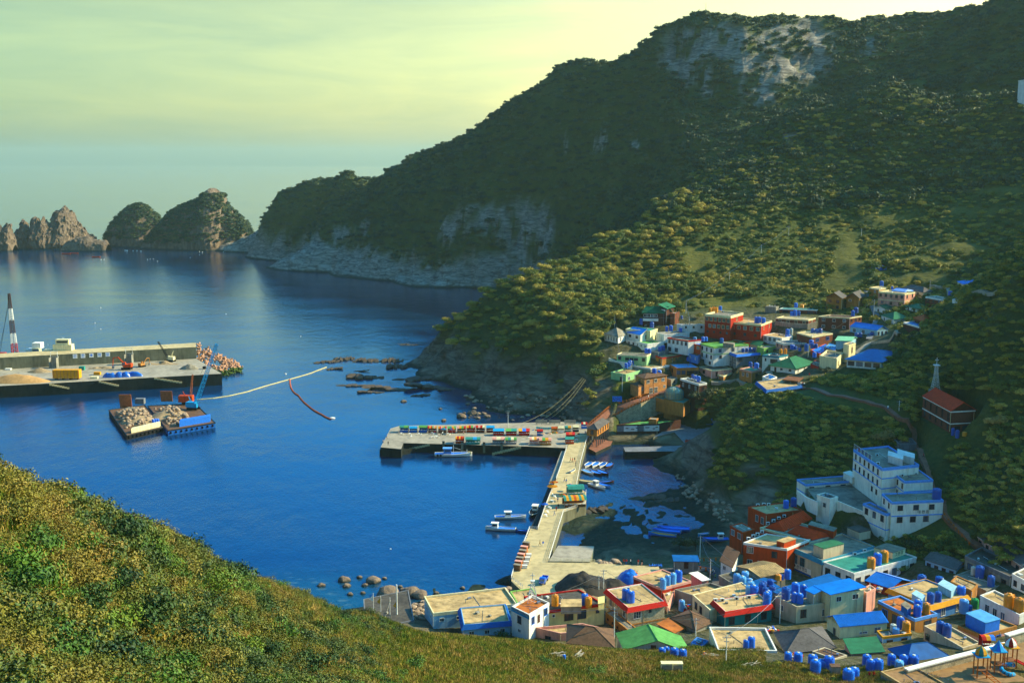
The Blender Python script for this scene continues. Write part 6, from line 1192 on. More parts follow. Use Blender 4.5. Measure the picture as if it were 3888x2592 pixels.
def pile(name,label,px,py,z,rx,ry,h,m_,seed,cat='heap',jag=.25,zrot=0,pw=None):
    pw=pw or (3.0 if m_=='tarp' else 1.0)
    p=atZ(px,py,z) if z is not None else onground(px,py); rs=np.random.RandomState(seed); n=36; V=[];Fq=[]
    for j in range(n+1):
        for i in range(n+1):
            u=(i/n*2-1);v=(j/n*2-1); V.append((u,v,0))
    V=np.array(V); d=np.sqrt(V[:,0]**2+V[:,1]**2); Q=V*np.array([rx,ry,1]); nz=fbm(np.stack([Q[:,0],Q[:,1],Q[:,0]*0+seed*3],1),max(rx,ry)*.5,5,seed%7)
    hz=np.clip(1-d**pw,0,1)**.8*h*(1+jag*2*nz); Q[:,2]=np.where(d<1.02,hz,-.3)-.05
    c,s=math.cos(zrot),math.sin(zrot); X_=Q[:,0]*c-Q[:,1]*s; Y_=Q[:,0]*s+Q[:,1]*c; Q[:,0]=X_;Q[:,1]=Y_
    ii=np.arange((n+1)**2).reshape(n+1,n+1); Fq=np.stack([ii[:-1,:-1],ii[:-1,1:],ii[1:,1:],ii[1:,:-1]],-1).reshape(-1,4); Fq=Fq[(d[Fq].min(1)<1.0)]
    o=link(name,npmesh(name,Q,Fq,True),K[m_]); o.location=p; return tag(o,label,cat)
pile('sand_heap','long heap of orange sand at the left end of the breakwater',60,1448,BZ,19,6.5,4.2,'sand',1)
pile('gravel_heap','small pale gravel cone behind the orange sand',150,1412,BZ,7,3.5,2.5,'gravell',2); pile('gravel_heap','grey gravel cone near the breakwater end',718,1400,BZ,5.5,3.5,3.2,'rgrey',3)
pile('rubble_heap','rubble strewn along the foot of the sea wall left of the orange digger',385,1398,BZ,8,3,1.4,'gravell',4,jag=.9); pile('rubble_heap','rubble strewn along the foot of the sea wall right of the small digger',610,1382,BZ,11,3.5,1.6,'gravell',5,jag=.9)
pile('black_heap','big heap of dark gravel on the quay by the blue truck',2218,2232,DK,8.5,9,5.2,'gravel',6,jag=.35); pile('black_heap','dark gravel tail right of the big dark heap',2320,2235,DK,5.5,6,3.4,'gravel',7)
pile('tan_heap','pale tan gravel heap in front of the dark one',2205,2262,DK,6.5,3.5,2.8,'gravell',8)
pile('tarp_pile','crumpled bright blue tarpaulin covering stored gear by the dark red house',2388,2208,DK,3.8,4.8,3.0,'tarp',9,'tarpaulin',jag=.22)
pile('tarp_pile','blue tarpaulin heap left beside the white-tank roof edge',2644,2290,5,1.6,2.2,3.4,'tarp',11,'tarpaulin',.4)
# ---- rocks
def rockm(seed,k=3,flat=1.0):
    bm=__import__('bmesh').new(); __import__('bmesh').ops.create_icosphere(bm,subdivisions=k,radius=1.0); me=bpy.data.meshes.new('boulder'); bm.to_mesh(me); bm.free()
    V=np.zeros(len(me.vertices)*3); me.vertices.foreach_get('co',V); V=V.reshape(-1,3); a=fbm(V,1.1,3,seed); q=np.round(fbm(V,.9,2,seed+9)*5)/5
    V*=(1+.35*a+.25*q)[:,None]; V[:,2]*=.75*flat; me.vertices.foreach_set('co',V.ravel()); me.update(); return me
def ledgem(seed):
    rs=np.random.RandomState(seed); base=rockm(seed,3); V0=np.zeros(len(base.vertices)*3); base.vertices.foreach_get('co',V0); V0=V0.reshape(-1,3); F0=[tuple(p.vertices) for p in base.polygons]; V=[];F_=[]
    for k in range(11):
        x=-0.85+1.7*k/10+rs.uniform(-.06,.06); s=np.array([rs.uniform(.12,.26),rs.uniform(.35,.8),rs.uniform(.35,1.0)*(1-.5*abs(x))]); W_=V0[:,[0,1,2]]*s; a=rs.uniform(.25,.6); W_[:,2]+=W_[:,0]*a*2; W_[:,2]=np.minimum(W_[:,2],s[2]*.55+W_[:,1]*.4); W_+=np.array([x,rs.uniform(-.35,.35),0]); F_+= [tuple(i+len(V) for i in f) for f in F0]; V+=[tuple(v) for v in W_]
    me=bpy.data.meshes.new('rock_ledge'); me.from_pydata(V,[],F_); return me
RK=[rockm(s) for s in range(6)]; RKp=[r.copy() for r in RK]; RKd=[ledgem(s+20) for s in range(4)]
for r in RK: r.materials.append(MATS['rock'])
for r in RKp: r.materials.append(MATS['palerock'])
for r in RKd: r.materials.append(MATS['darkrock'])
def rock_(p,s,label,group,meshes,cat='boulder',name='boulder',sc=(1,1,1),rz=None):
    o=link(name,meshes[rnd.randrange(len(meshes))]); o.location=p; o.scale=(s*sc[0],s*sc[1],s*sc[2]); o.rotation_euler=(rnd.uniform(-.15,.15),rnd.uniform(-.15,.15),rnd.uniform(0,6.28) if rz is None else rz); return tag(o,label,cat,group)
for px,py,w,dpt,h,rz,lb in [(1240,1376,7.5,3,2.4,.35,'long tilted dark ledge rising to a point, farthest left off the headland'),(1310,1366,6,3.5,3.2,.3,'dark ledge with a lit upper edge behind the leftmost one'),(1395,1372,8,4,3.4,-.1,'broad dark ledge block with a pale top left of the headland channel'),(1262,1402,6,2.5,1.8,.15,'low weedy ledge in front of the pointed one'),(1360,1410,6,2,1.0,0,'thin wet shelf just below the broad ledge'),
    (1400,1435,11,4.5,3.4,-.05,'large dark hump-backed ledge in the middle of the group'),(1352,1465,10,3,1.8,-.1,'low dark ledge below the hump-backed one'),(1500,1480,16,4,2.6,-.08,'longest dark ledge, nearest the quay'),(1420,1490,8,2.5,1.5,.05,'thin ledge tip left of the longest one'),(1592,1503,5,2.2,1.8,.3,'dark rock at the right end of the longest ledge'),(1515,1395,7,6,4.2,.2,'dark knob at the foot of the headland'),(1560,1310,7,2,1.2,0,'thin dark reef off the upper headland, nearer the cliff'),(1530,1306,4,1.5,.8,0,'thin dark reef off the upper headland, left one'),(1490,1372,6,5,3.6,0,'round dark rock left of the headland foot'),(1590,1440,14,7,3,.2,'dark rock shelf at the headland foot'),(1660,1475,16,7,3,-.1,'dark rock shelf before the cliff'),
    (2430,1893,9,2.6,1.3,-.08,'brown rock spine across the inner cove'),(2500,1903,7,2.4,1.2,-.15,'right end of the brown rock spine in the inner cove'),(2262,1938,4,5,2.2,.4,'weedy rock ramp leaning against the bulge of the pier'),(1000,1064,0.1,.1,.1,0,'')]:
    if not lb: continue
    p=atZ(px,py,0); o=rock_(p,1,lb,'sea ledges and cove rocks',RKd,'rock ledge','rock_ledge',(w*1.1,dpt*1.25,h*1.25),rz)
for px,py,s in [(1530,1525,1.6),(1685,1597,1.5),(1754,1583,2.4),(1795,1571,2.6),(1835,1572,1.4),(1672,1553,.9),(1850,1583,1.8)]: rock_(atZ(px,py,0),s,'lone round weedy boulder in the shallows between the ledges and the quay','boulders in the shallows',RK)
for i in range(120):
    px=rnd.uniform(1760,2230); py=rnd.uniform(1500,1598)-max(0,(px-2100))*.05; p=onground(px,py); rock_(V3((p.x,p.y,max(p.z,0)+.1)),rnd.uniform(.35,1.5),'boulder on the stony beach between the headland cliff and the market quay','boulders on the stony beach',RKp if rnd.random()<.45 else RK)
for i in range(70):
    px=rnd.uniform(2570,2780); py=1830+ (px-2570)*.62+rnd.uniform(-35,40); p=onground(px,py); rock_(V3((p.x,p.y,max(p.z,0)+.1)),rnd.uniform(.35,1.1),'grey boulder in the rockfall at the foot of the cove cliff','boulders under the cove cliff',RKp)
for px,py,s in [(1418,2208,2.1),(1385,2222,1),(1305,2203,1.7),(1315,2225,1.2),(1330,2256,1),(1378,2251,.8),(1218,2222,1.2),(1755,2232,.9),(1658,2252,.8),(1520,2228,.9),(1475,2260,3.2),(1560,2252,2.8),(1590,2262,2.4),(1530,2240,1.1),(1460,2196,.8),(1365,2192,.9)]: rock_(atZ(px,py,0),s,'reddish boulder breaking the water off the near shore','boulders off the near shore',RK)
for i in range(34): rock_(onground(rnd.uniform(1565,1618),rnd.uniform(2285,2352)),rnd.uniform(.5,1.1),'pinkish boulder in the gap between the boarded shed and the long shore house','boulders by the shore house',RKp)
for i in range(10): rock_(atZ(2265+rnd.uniform(0,85),2136+rnd.uniform(-4,8),3.5),rnd.uniform(.9,1.6),'pale boulder on the edge of the plaza above the cove','boulders at the plaza edge',RKp)
for px,py,s in ((1845,2246,.9),(1915,2242,1),(1930,2235,.8)): rock_(atZ(px,py,3),s*1.2,'rounded concrete block by the shore house parapet','shore blocks',RKp)
# ---- boats
def hull_mesh(L_,Bm,H,key,mh,mdeck,mrim,cabin=None,mast=False):
    pass
def boat(px,py,z,L_,head,hull='twhite',deckc='tblue',rim='twhite',cabin=None,cabpos=-.2,label='',group='small boats',mast=False,kind='motorboat',B_=None,roof=None,beached=False):
    """head: bearing in degrees, 0 = bow to the right of the picture, counter-clockwise"""
    p=atZ(px,py,z) if z is not None else onground(px,py); Bm=B_ or L_*.27; H=L_*.06+.3; t=empty(kind,p,label,'boat',group,R(head))
    n=13; sec=[]
    for i in range(n):
        u=i/(n-1); x=-L_/2+L_*u; w=Bm/2*(min(1,.82+u*.5) if u<.45 else max(.02,1-((u-.45)/.55)**2.4)); sh=H*(1+.55*max(0,u-.5)**1.5*2)
        keel=-.25 if not beached else 0
        sec.append([(x,-w,sh),(x,-w*.86,sh*.35),(x,-w*.3,keel),(x,w*.3,keel),(x,w*.86,sh*.35),(x,w,sh)])
    m=MB(); vs=[v for s in sec for v in s]; fs=[]
    for i in range(n-1):
        for j in range(5): a=i*6+j; fs.append((a,a+6,a+7,a+1))
    fs.append((0,1,2,3,4,5)); m.add(vs,fs); m.build('hull',K[hull],t)
    d=MB(); vs=[];fs=[]
    for i in range(n):
        s=sec[i]; k=.90; vs+=[(s[0][0],s[0][1]*k,s[0][2]*.86),(s[5][0],s[5][1]*k,s[5][2]*.86)]
    for i in range(n-1): fs.append((2*i,2*i+1,2*i+3,2*i+2))
    d.add(vs,[f[::-1] for f in fs]); 
    for u in (.3,.52,.7): 
        i=int(u*(n-1)); d.box((sec[i][0][0],0,sec[i][0][2]*.72),(.25,abs(sec[i][0][1])*1.7,.08))
    d.build('deck',K[deckc],t)
    r=MB()
    for side in (0,5):
        for i in range(n-1): r.tube(sec[i][side],sec[i+1][side],.07+L_*.004,n=5)
    r.tube(sec[0][0],sec[0][5],.08,n=5); r.tube(sec[-1][0],sec[-1][5],.08,n=5); r.build('gunwale',K[rim],t)
    if cabin:
        cx=L_*cabpos; cw=Bm*.6; cl=L_*.2; ch=2.0 if L_<13 else 2.8
        c=MB(); c.box((cx,0,H*.6+ch/2),(cl,cw,ch)); cb=c.build('cabin',K[cabin],t)
        w=MB(); w.box((cx+cl/2+.01,0,H*.6+ch*.68),(.04,cw*.8,ch*.3)); w.box((cx,cw/2+.01,H*.6+ch*.68),(cl*.7,.04,ch*.3)); w.box((cx,-cw/2-.01,H*.6+ch*.68),(cl*.7,.04,ch*.3)); w.build('cabin_window',K['glass'],cb)
        q=MB(); q.box((cx,0,H*.6+ch+.06),(cl*1.25,cw*1.2,.12)); q.build('cabin_roof',K[roof or cabin],cb)
    elif L_>3.5:
        e=MB(); e.box((-L_/2-.05,0,H*.9),(.45,.4,.75)); e.box((-L_/2-.1,0,H*.2),(.2,.16,.9)); e.build('outboard_motor',K['metal'],t)
    if mast:
        q=MB(); q.tube((L_*.0,0,H*.6),(L_*.0,0,H+3.6),.08); q.tube((L_*.0,0,H+2.6),(L_*.2,0,H+1.6),.05); q.tube((L_*.36,0,H),(L_*.36,0,H+1.7),.09); q.build('mast',K['steelw'],t)
        f=MB()
        for i in range(4): f.lathe((L_*(.40+.02*i),.5-.3*i,H*1.15),[(.22,-.5),(.26,0),(.22,.5)],8)
        f.build('fender',K['rope'],t)
        ty=MB()
        for i in range(2): ty.lathe((-L_*.42+i*1.3,-Bm*.46,H*.7),[(.42,-.12),(.5,0),(.42,.12)],10,Matrix.Rotation(R(90),3,'X'))
        ty.build('tyre',K['black'],t)
    return t
boat(1722,1731,0,16,2,cabin='bluew',cabpos=-.16,roof='tlblue',label='large blue and white fishing boat moored against the market quay',mast=True,kind='fishing_boat',B_=4.2)
boat(1938,1968,0,11,2,cabin='twhite',cabpos=-.08,label='white boat with a small wheelhouse, upper of the two left of the pier',kind='fishing_boat',B_=2.6)
boat(1900,2012,0,10.5,172,cabin='twhite',cabpos=.18,label='white boat with a wheelhouse lying bow left, lower of the two left of the pier',kind='fishing_boat',B_=2.6)
boat(1985,2019,0,5.5,165,'tnavy','tblue','tbrown',label='small dark blue skiff tied behind the lower white boat')
boat(2028,1950,0,11,258,'black','dark','steelw',cabin='pwhite',cabpos=-.2,label='dark hulled boat with a white board moored along the left side of the pier',kind='fishing_boat',mast=False,B_=3.3)
BL='in the cluster moored right of the pier'
for i,(x,y,hd,hl,dk,lb) in enumerate([(2233,1768,248,'twhite','tblue','leftmost of the upper row'),(2260,1768,250,'twhite','tblue','second from the left in the upper row'),(2287,1769,250,'twhite','tnavy','third from the left in the upper row'),(2312,1771,250,'tbrown','tblue','brown rimmed, rightmost of the upper row'),(2233,1796,300,'twhite','tlblue','leftmost of the lower row'),(2265,1799,300,'tbrown','tblue','middle of the lower row'),(2290,1798,300,'tbrown','tblue','rightmost of the lower row')]):
    boat(x,y,0,7.6,hd,hl,dk,hl,label=f'blue-decked motorboat right of the pier, {lb}',group='motorboats right of the pier',B_=2.5)
boat(2224,1831,0,7.5,165,'cream','cdeck','cream',label='pale wooden rowing boat just below the motorboat cluster',kind='rowing_boat')
boat(2268,1850,0,9,308,'twhite','metal','twhite',cabin='white',cabpos=-.1,label='white boat with a grey deck below the motorboat cluster',kind='motorboat')
boat(2296,1846,0,6.5,310,'bluew','tblue','tblue',label='plain blue skiff right of the white boat below the cluster'); boat(2303,1833,0,6,10,'tbrown','tblue','tbrown',label='brown and blue skiff lying crosswise above the blue skiff')
boat(2174,1790,DK,5.2,62,'twhite','metal','cream',label='white rigid boat standing on the pier deck',beached=True)
boat(2557,2012,.15,11,170,'bluew','tblue','tblue',label='longest blue boat aground in the cove pool, rear one'); boat(2531,2021,.15,9.5,165,'bluew','tblue','tblue',label='blue boat aground in the cove pool, middle one'); boat(2514,2034,.15,9.5,160,'tblue','ochre','tcyan',label='blue boat with ochre gear aground in the cove pool, front one')
boat(2670,2030,1,4,200,'tcyan','tblue','twhite',label='tiny turquoise boat on the cove mud above the blue cabin boat'); boat(2716,2052,1.5,8.5,180,'bluew','tblue','tblue',cabin='twhite',cabpos=-.2,label='blue boat with a white wheelhouse hauled out below the narrow orange house')
boat(2669,1600,4,9,10,'tblue','tnavy','tblue',cabin='tblue',cabpos=-.1,label='blue boat hauled out on the slipway',B_=2.8); boat(2690,1614,4,4.5,10,'tnavy','tbrown','tnavy',label='small navy dinghy on the slipway edge'); boat(2614,1682,3.5,7,262,'rorange','tred','rorange',label='orange boat standing at the end of the harbour mole',B_=2.9)
boat(2622,1576,5,3.2,20,'rorange','tred','rorange',label='left orange inflatable by the dome building'); boat(2640,1577,5,3.2,0,'rorange','tred','rorange',label='right orange inflatable by the dome building')
boat(252,965,0,12,0,'rorange','tred','tred',label='orange raft far out before the sea stacks, left of the pair',group='orange rafts'); boat(283,963,0,11,0,'rorange','tred','tred',label='orange raft far out before the sea stacks, right of the pair',group='orange rafts'); boat(366,977,0,11,5,'rorange','tred','tred',label='single orange raft a little nearer than the pair',group='orange rafts')
fb=MB(); fb.lathe((0,0,0),[(.3,-.3),(.9,0),(.9,.35),(.3,.7)],10); buoym=fb.mesh('buoy'); buoym.materials.append(K['steelw'])
for px,py,s in [(475,951,2),(482,952,2.5),(505,952,1.6),(520,952,2),(535,954,2.4),(560,985,1),(570,984,1),(582,983,1),(598,992,1),(757,955,1.2),(768,957,1.2),(780,953,1.2),(722,978,1.2),(757,967,1),(848,957,1.2),(852,953,1.2),(384,986,1.3),(395,985,1.1),(382,1168,.9),(360,1226,.9),(382,1249,.9),(858,1192,.8),(1084,1420,1.3),(1483,2083,.5),(1142,1277,.7)]:
    s*=.6; o=link('mooring_buoy',buoym); o.location=atZ(px,py,0); o.scale=(s,s,s); tag(o,'pale mooring buoy floating on the bay','buoy','mooring buoys on the bay')
def cable(name,label,pts,r,m_,cat='rope',n=5):
    o=pts[0]; m=MB(); m.path([p-o for p in pts],r,n); return tag(m.build(name,K[m_],None,o.copy()),label,cat)
cable('floating_rope','long cream floating rope from the barges to the dark ledges',[atZ(x,y,.15) for x,y in [(749,1516),(810,1511),(870,1502),(940,1486),(1000,1467),(1050,1453),(1100,1439),(1140,1428),(1180,1416),(1210,1404),(1240,1393)]],.22,'rope')
cable('orange_boom','orange floating boom trailing from the cream rope',[atZ(x,y,.2) for x,y in [(1100,1440),(1101,1455),(1104,1470),(1112,1484),(1122,1494),(1134,1501),(1142,1512),(1153,1525),(1166,1536),(1179,1547),(1192,1557),(1208,1566),(1225,1575),(1240,1584),(1254,1590)]],.42,'rorange','boom')
o=link('boom_float',buoym); o.location=atZ(1261,1588,0); o.scale=(1.7,1.3,1); tag(o,'float at the free end of the orange boom','float')

def quay_steps(label,p0,p1,z0,z1,n,m_='cdeck',d=.9):
    a=atZ(*p0,z0); b=atZ(*p1,z0); t=empty('quay_steps',a,label,'steps'); dv=(b-a); dn=V3((dv.x,dv.y,0)).normalized(); nn=V3((dn.y,-dn.x,0)); m=MB()
    for i in range(n):
        u=(i+.5)/n; c=dv*u+nn*(d*.55); z=(z1-z0)*u; m.box((c.x,c.y,z-.45),(dv.length/n*.98,d,.9),math.atan2(dn.y,dn.x))
    m.build('steps',K[m_],t)
quay_steps('steps down the left half of the market quay front',(1632,1684),(1533,1682),DK,1.2,10); quay_steps('steps down the right half of the market quay front',(1978,1694),(1868,1693),DK,.8,11)
quay_steps('left flight of steps cut into the breakwater front',(187,1455),(262,1450),BZ,3.6,8); quay_steps('middle flight of steps cut into the breakwater front',(375,1444),(450,1440),BZ,3.4,8); quay_steps('right flight of steps cut into the breakwater front',(585,1432),(690,1427),BZ,3.2,9)
for i,(x,y) in enumerate([(1684,1684),(1838,1688),(1755,1686),(1905,1690)]):
    p=atZ(x,y,DK); t=empty('mooring_post',p,'dark square fender post on the market quay front, '+['leftmost','third from left','second from left','rightmost'][i],'fender post'); m=MB(); m.box((0,-.45,-1.2),(1.0,.7,4.4)); m.build('post',K['cdark'],t); m=MB(); m.box((0,-.45,1.1),(1.1,.8,.25)); m.build('cap',K['dark'],t)
# ================================================================ BARGES, CRANES, MACHINES
def lboom(m,a,b,w0,w1_,r,n):
    a=V3(a);b=V3(b); d=(b-a).normalized(); s=d.cross(V3((0,0,1))); s.normalize(); u=s.cross(d)
    P_=[]
    for i in range(n+1):
        t=i/n; w=(w0+(w1_-w0)*t)/2; c=a.lerp(b,t); P_.append([c+s*w+u*w,c-s*w+u*w,c-s*w-u*w,c+s*w-u*w])
    for p,q in zip(P_,P_[1:]):
        for k in range(4): m.tube(p[k],q[k],r,n=4); m.tube(p[k],q[(k+1)%4],r*.6,n=3); m.tube(q[k],q[(k+1)%4],r*.6,n=3)
def barge(label,pts,z,hullm,name='stone_barge'):
    Q=[atZ(x,y,z) for x,y in pts]; o=sum(Q,V3((0,0,0)))/4; o.z=0; t=empty(name,o,label,'barge'); P_=[q-o for q in Q]
    m=MB(); m.prism([(p.x,p.y) for p in P_],-.8,z-.3); m.build('hull',K[hullm],t)
    d=MB(); d.prism([(p.x,p.y) for p in [p_*.985 for p_ in P_]],z-.3,z-.05); d.build('deck',K['rbrown'],t)
    c=MB(); 
    for a,b in zip(P_,P_[1:]+P_[:1]): c.tube((a.x,a.y,z-.1),(b.x,b.y,z-.1),.28,n=6)
    c.build('rubbing_strake',K['black'],t)
    ty=MB()
    for i in range(9):
        p=P_[1].lerp(P_[2],(i+.5)/9); ty.lathe((p.x,p.y-.3,z*.5),[(.45,-.15),(.6,0),(.45,.15)],9,Matrix.Rotation(R(90),3,'X'))
    ty.build('fender_tyre',K['black'],t); return t,P_,o
tA,PA,oA=barge('left stone barge with a low white deckhouse and a raised rusty ramp',[(413,1556),(481,1652),(617,1621),(549,1537)],2.2,'dark')
tB,PB,oB=barge('right stone barge with a blue deckhouse and red waterline carrying the cranes',[(561,1540),(638,1634),(817,1604),(740,1531)],2.4,'tnavy')
def plate(t,o,px,py,z,w,h,rz,m_,name,th=.3,lean=.15):
    p=atZ(px,py,z)-o; m=MB(); M=Matrix.Rotation(rz,3,'Z')@Matrix.Rotation(lean,3,'X'); m.box(p+V3((0,0,h/2)),(w,th,h),M=M); return m.build(name,K[m_],t)
K['rustp']=mat('rusted_plate',lin((185,105,60)),dirt=.45,sc=.9,rough=.8)
plate(tA,oA,478,1548,2,6,7.0,.0,'rustp','ramp'); plate(tB,oB,633,1524,2.2,6,5.6,.0,'rustp','ramp')
q=MB(); p=atZ(555,1628,2.2)-oA; 
for i in range(1):
    a=PA[1].lerp(PA[2],.12); b=PA[1].lerp(PA[2],.98); a=a*.93; b=b*.93; q.prism([(a.x,a.y),(b.x,b.y),(b.x*.97,b.y+2.5),(a.x*.97,a.y+2.5)],2.1,4.3)
q.build('deckhouse',K['cream'],tA)
q=MB(); a=PB[1].lerp(PB[2],.22)*.9; b=PB[1].lerp(PB[2],.95)*.9; q.prism([(a.x,a.y+1),(b.x,b.y+1),(b.x*.95,b.y+5),(a.x*.95,a.y+5)],2.3,5.2); q.build('deckhouse',K['tblue'],tB)
q=MB(); q.box(atZ(533,1532,2.2)-oA+V3((0,0,1.4)),(4.5,3,2.8)); q.build('engine_house',K['greyw'],tA)
for t,o,P_,n,(u0,u1,v0,v1),gn_ in ((tA,oA,PA,105,(.1,.9,.12,.8),'left'),(tB,oB,PB,105,(.08,.62,.12,.85),'right')):
    for i in range(n):
        u=rnd.uniform(u0,u1); v=rnd.uniform(v0,v1); e=1-abs(2*(u-u0)/(u1-u0)-1)**2; e*=1-abs(2*(v-v0)/(v1-v0)-1)**2; a=P_[0].lerp(P_[3],u); b=P_[1].lerp(P_[2],u); p=a.lerp(b,v)+o; s=rnd.uniform(.5,1.15)
        rock_(V3((p.x,p.y,2.4+3.2*max(e,0)*rnd.uniform(.75,1.0))),s,f'pale quarry stone heaped on the {gn_} stone barge',f'quarry stones on the {gn_} barge',RKp,'quarry stone','quarry_stone')
pile('gravel_heap','grey gravel mound on the back of the left stone barge',505,1562,2.2,7,5,3.0,'rgrey',21); pile('core_heap','mound of stone beneath the boulders on the left barge',525,1598,2.2,8,9,2.6,'gravell',22); pile('core_heap','mound of stone beneath the boulders on the right barge',640,1575,2.4,8,11,2.6,'gravell',23)
tanks('on the left stone barge',[(582,1606,11,'bplastic',1.2),(591,1604,11,'bplastic',1.2),(600,1603,11,'bplastic',1.1)],z=3.6)
def crawler_crane(label,p,colour,boomc,tip,name='crane',bw=1.5,house=(5,3.2,2.6),w=.12,nseg=16,head=0):
    t=empty(name,p,label,'crane'); d=(tip-p); hd=math.atan2(d.y,d.x)
    m=MB(); 
    for s in (-1,1): m.box((0,s*1.6,.5),(5.5,.8,1.0))
    t.rotation_euler=(0,0,0); M=Matrix.Rotation(hd,3,'Z'); m2=MB(); m2.v=[tuple(M@V3(v)) for v in m.v]; m2.f=m.f; m2.build('crawler_track',K['black'],t)
    m=MB(); m.box((-1,0,1.1+house[2]/2),house); m.box((1.9,-1.1,2.2),(1.6,1.1,2.0)); m2=MB(); m2.v=[tuple(M@V3(v)) for v in m.v]; m2.f=m.f; b=m2.build('crane_house',K[colour],t)
    a=M@V3((1.2,0,2.0)); bo=MB(); lboom(bo,a,tip-p,bw,bw*.6,w,nseg); bo.build('boom',K[boomc],t)
    g=MB(); top=M@V3((-2.5,0,6.5)); g.tube(M@V3((-1,.8,3)),top,.12); g.tube(M@V3((-1,-.8,3)),top,.12); g.build('gantry',K[colour],t)
    c=MB(); c.tube(top,tip-p,.045,n=3); e=tip-p; c.tube(e,e+V3((0,0,-(e.z*.35))),.04,n=3); c.build('cable',K['black'],t); return t
crawler_crane('bright cyan lattice boom crane on the right stone barge',atZ(735,1553,2.6),'tcyan','tcyan',atY(823,1306,atZ(735,1553,2.6).y-4),bw=1.7,w=.13)
t=crawler_crane('orange crane with a short brown boom on the right stone barge',atZ(715,1532,2.6),'orange','rustp',atY(731,1421,atZ(715,1532,2.6).y),bw=.9,w=.08,nseg=10,house=(7,4,3.2))
crawler_crane('small crawler crane with a dark boom parked on the breakwater',atZ(646,1372,BZ),'cream','dark',atY(600,1297,atZ(646,1372,BZ).y+2),bw=.9,w=.09,nseg=12,house=(3.6,2.4,2))
def excavator(label,px,py,z,s,colour,head):
    t=empty('excavator',atZ(px,py,z),label,'excavator',None,R(head),s)
    m=MB(); 
    for q in (-1,1): m.box((0,q*1.05,.45),(3.6,.55,.9))
    m.build('crawler_track',K['black'],t); m=MB(); m.box((-.5,0,1.55),(3.0,2.4,1.1)); m.box((-1.6,0,1.9),(.9,2.3,.9)); m.build('body',K[colour],t)
    m=MB(); m.box((.75,.7,2.2),(1.3,.95,1.5)); c=m.build('cab',K[colour],t); m=MB(); m.box((1.41,.7,2.35),(.03,.8,1.0)); m.box((.75,1.19,2.35),(1.0,.03,.9)); m.build('cab_window',K['glass'],c)
    m=MB(); m.tube((.8,-.3,1.9),(3.2,-.3,4.6),.28,.24,5); m.tube((3.2,-.3,4.6),(5.2,-.3,4.4),.24,.2,5); m.tube((5.2,-.3,4.5),(5.5,-.3,1.4),.2,.16,5); m.build('boom',K[colour],t)
    m=MB(); m.box((5.3,-.3,.8),(.9,1.1,1.0)); m.build('bucket',K['metal'],t); return t
excavator('orange excavator with its arm bent down to the left on the breakwater',482,1402,BZ,1.5,'orange',178); excavator('small orange digger behind the orange excavator on the breakwater',540,1392,BZ,1.0,'ochre',60)
# yellow hopper, boxes, signs and stair huts on the breakwater
t=empty('steel_hopper',atZ(252,1441,BZ),'long yellow-orange ribbed steel container on the breakwater','container')
m=MB(); m.box((0,1.5,3.1),(14.5,4,4.6)); m.build('container_body',K['tyel'],t); m=MB()
for i in range(8): m.box((-6.6+i*1.9,-.6,3.1),(.25,.25,4.6))
m.build('rib',K['ochre'],t); m=MB()
for x in (-6,-2,2,6): m.box((x,1.5,.4),(.5,3.6,.8))
m.build('skid',K['dark'],t)
for px,py,w,h,m_,lb in [(312,1404,3,2,'rteal','teal box behind the yellow container'),(370,1422,3.5,1.5,'tyel','small yellow crate left of the blue bundles'),(358,1436,4,1,'cream','low cream crate by the breakwater edge'),(32,1403,3.2,.7,'twhite','white block at the foot of the sea wall'),(776,1400,1.5,1.3,'dark','dark box on the breakwater end')]:
    t=empty('storage_box',atZ(px,py,BZ),lb,'box'); m=MB(); m.box((0,0,h/2),(w,2,h)); m.build('box_body',K[m_],t); m=MB(); m.box((0,0,h+.05),(w+.2,2.2,.1)); m.build('lid',K[m_],t)
for i,(px,py,w) in enumerate([(416,1432,5),(452,1431,3),(474,1430,4),(505,1427,7)]): pile('blue_bundle','blue wrapped bundle on the breakwater, '+['leftmost','second from the left','third from the left','rightmost and largest'][i]+' of four',px,py,BZ,w*.8,1.8,2.6,'tarp',31+i,'bundle')
def on_wall(px,py): return atZ(px,py,BZ)
for (px,py) in ((205,1396),(490,1383)):
    g=atZ(px,py,BZ); t=empty('stair_hut',g,'white stepped stair tower against the sea wall, '+('left' if px<300 else 'right')+' of two','stair tower'); m=MB()
    for i in range(8): m.box((0,1.2-.0*i+ i*.35-1.4,.35+i*.8),(4,.8,.8+.0*i))
    m.box((-2.1,0,3),(.25,3.4,6)); m.box((2.1,0,3),(.25,3.4,6)); m.build('stairs',K['concw'],t); m=MB()
    for x in (-2,2): m.box((x,1,8),(.2,.2,3.4))
    m.box((0,1,9.6),(4.4,.2,.2)); m.box((0,1,8.2),(4.4,.12,.12)); m.build('railing',K['steelw'],t)
_f=atZ(-120,1364,13.4); _g=atZ(744,1317,13.4); _d=(_g-_f).normalized(); _n=V3((_d.y,-_d.x,0))
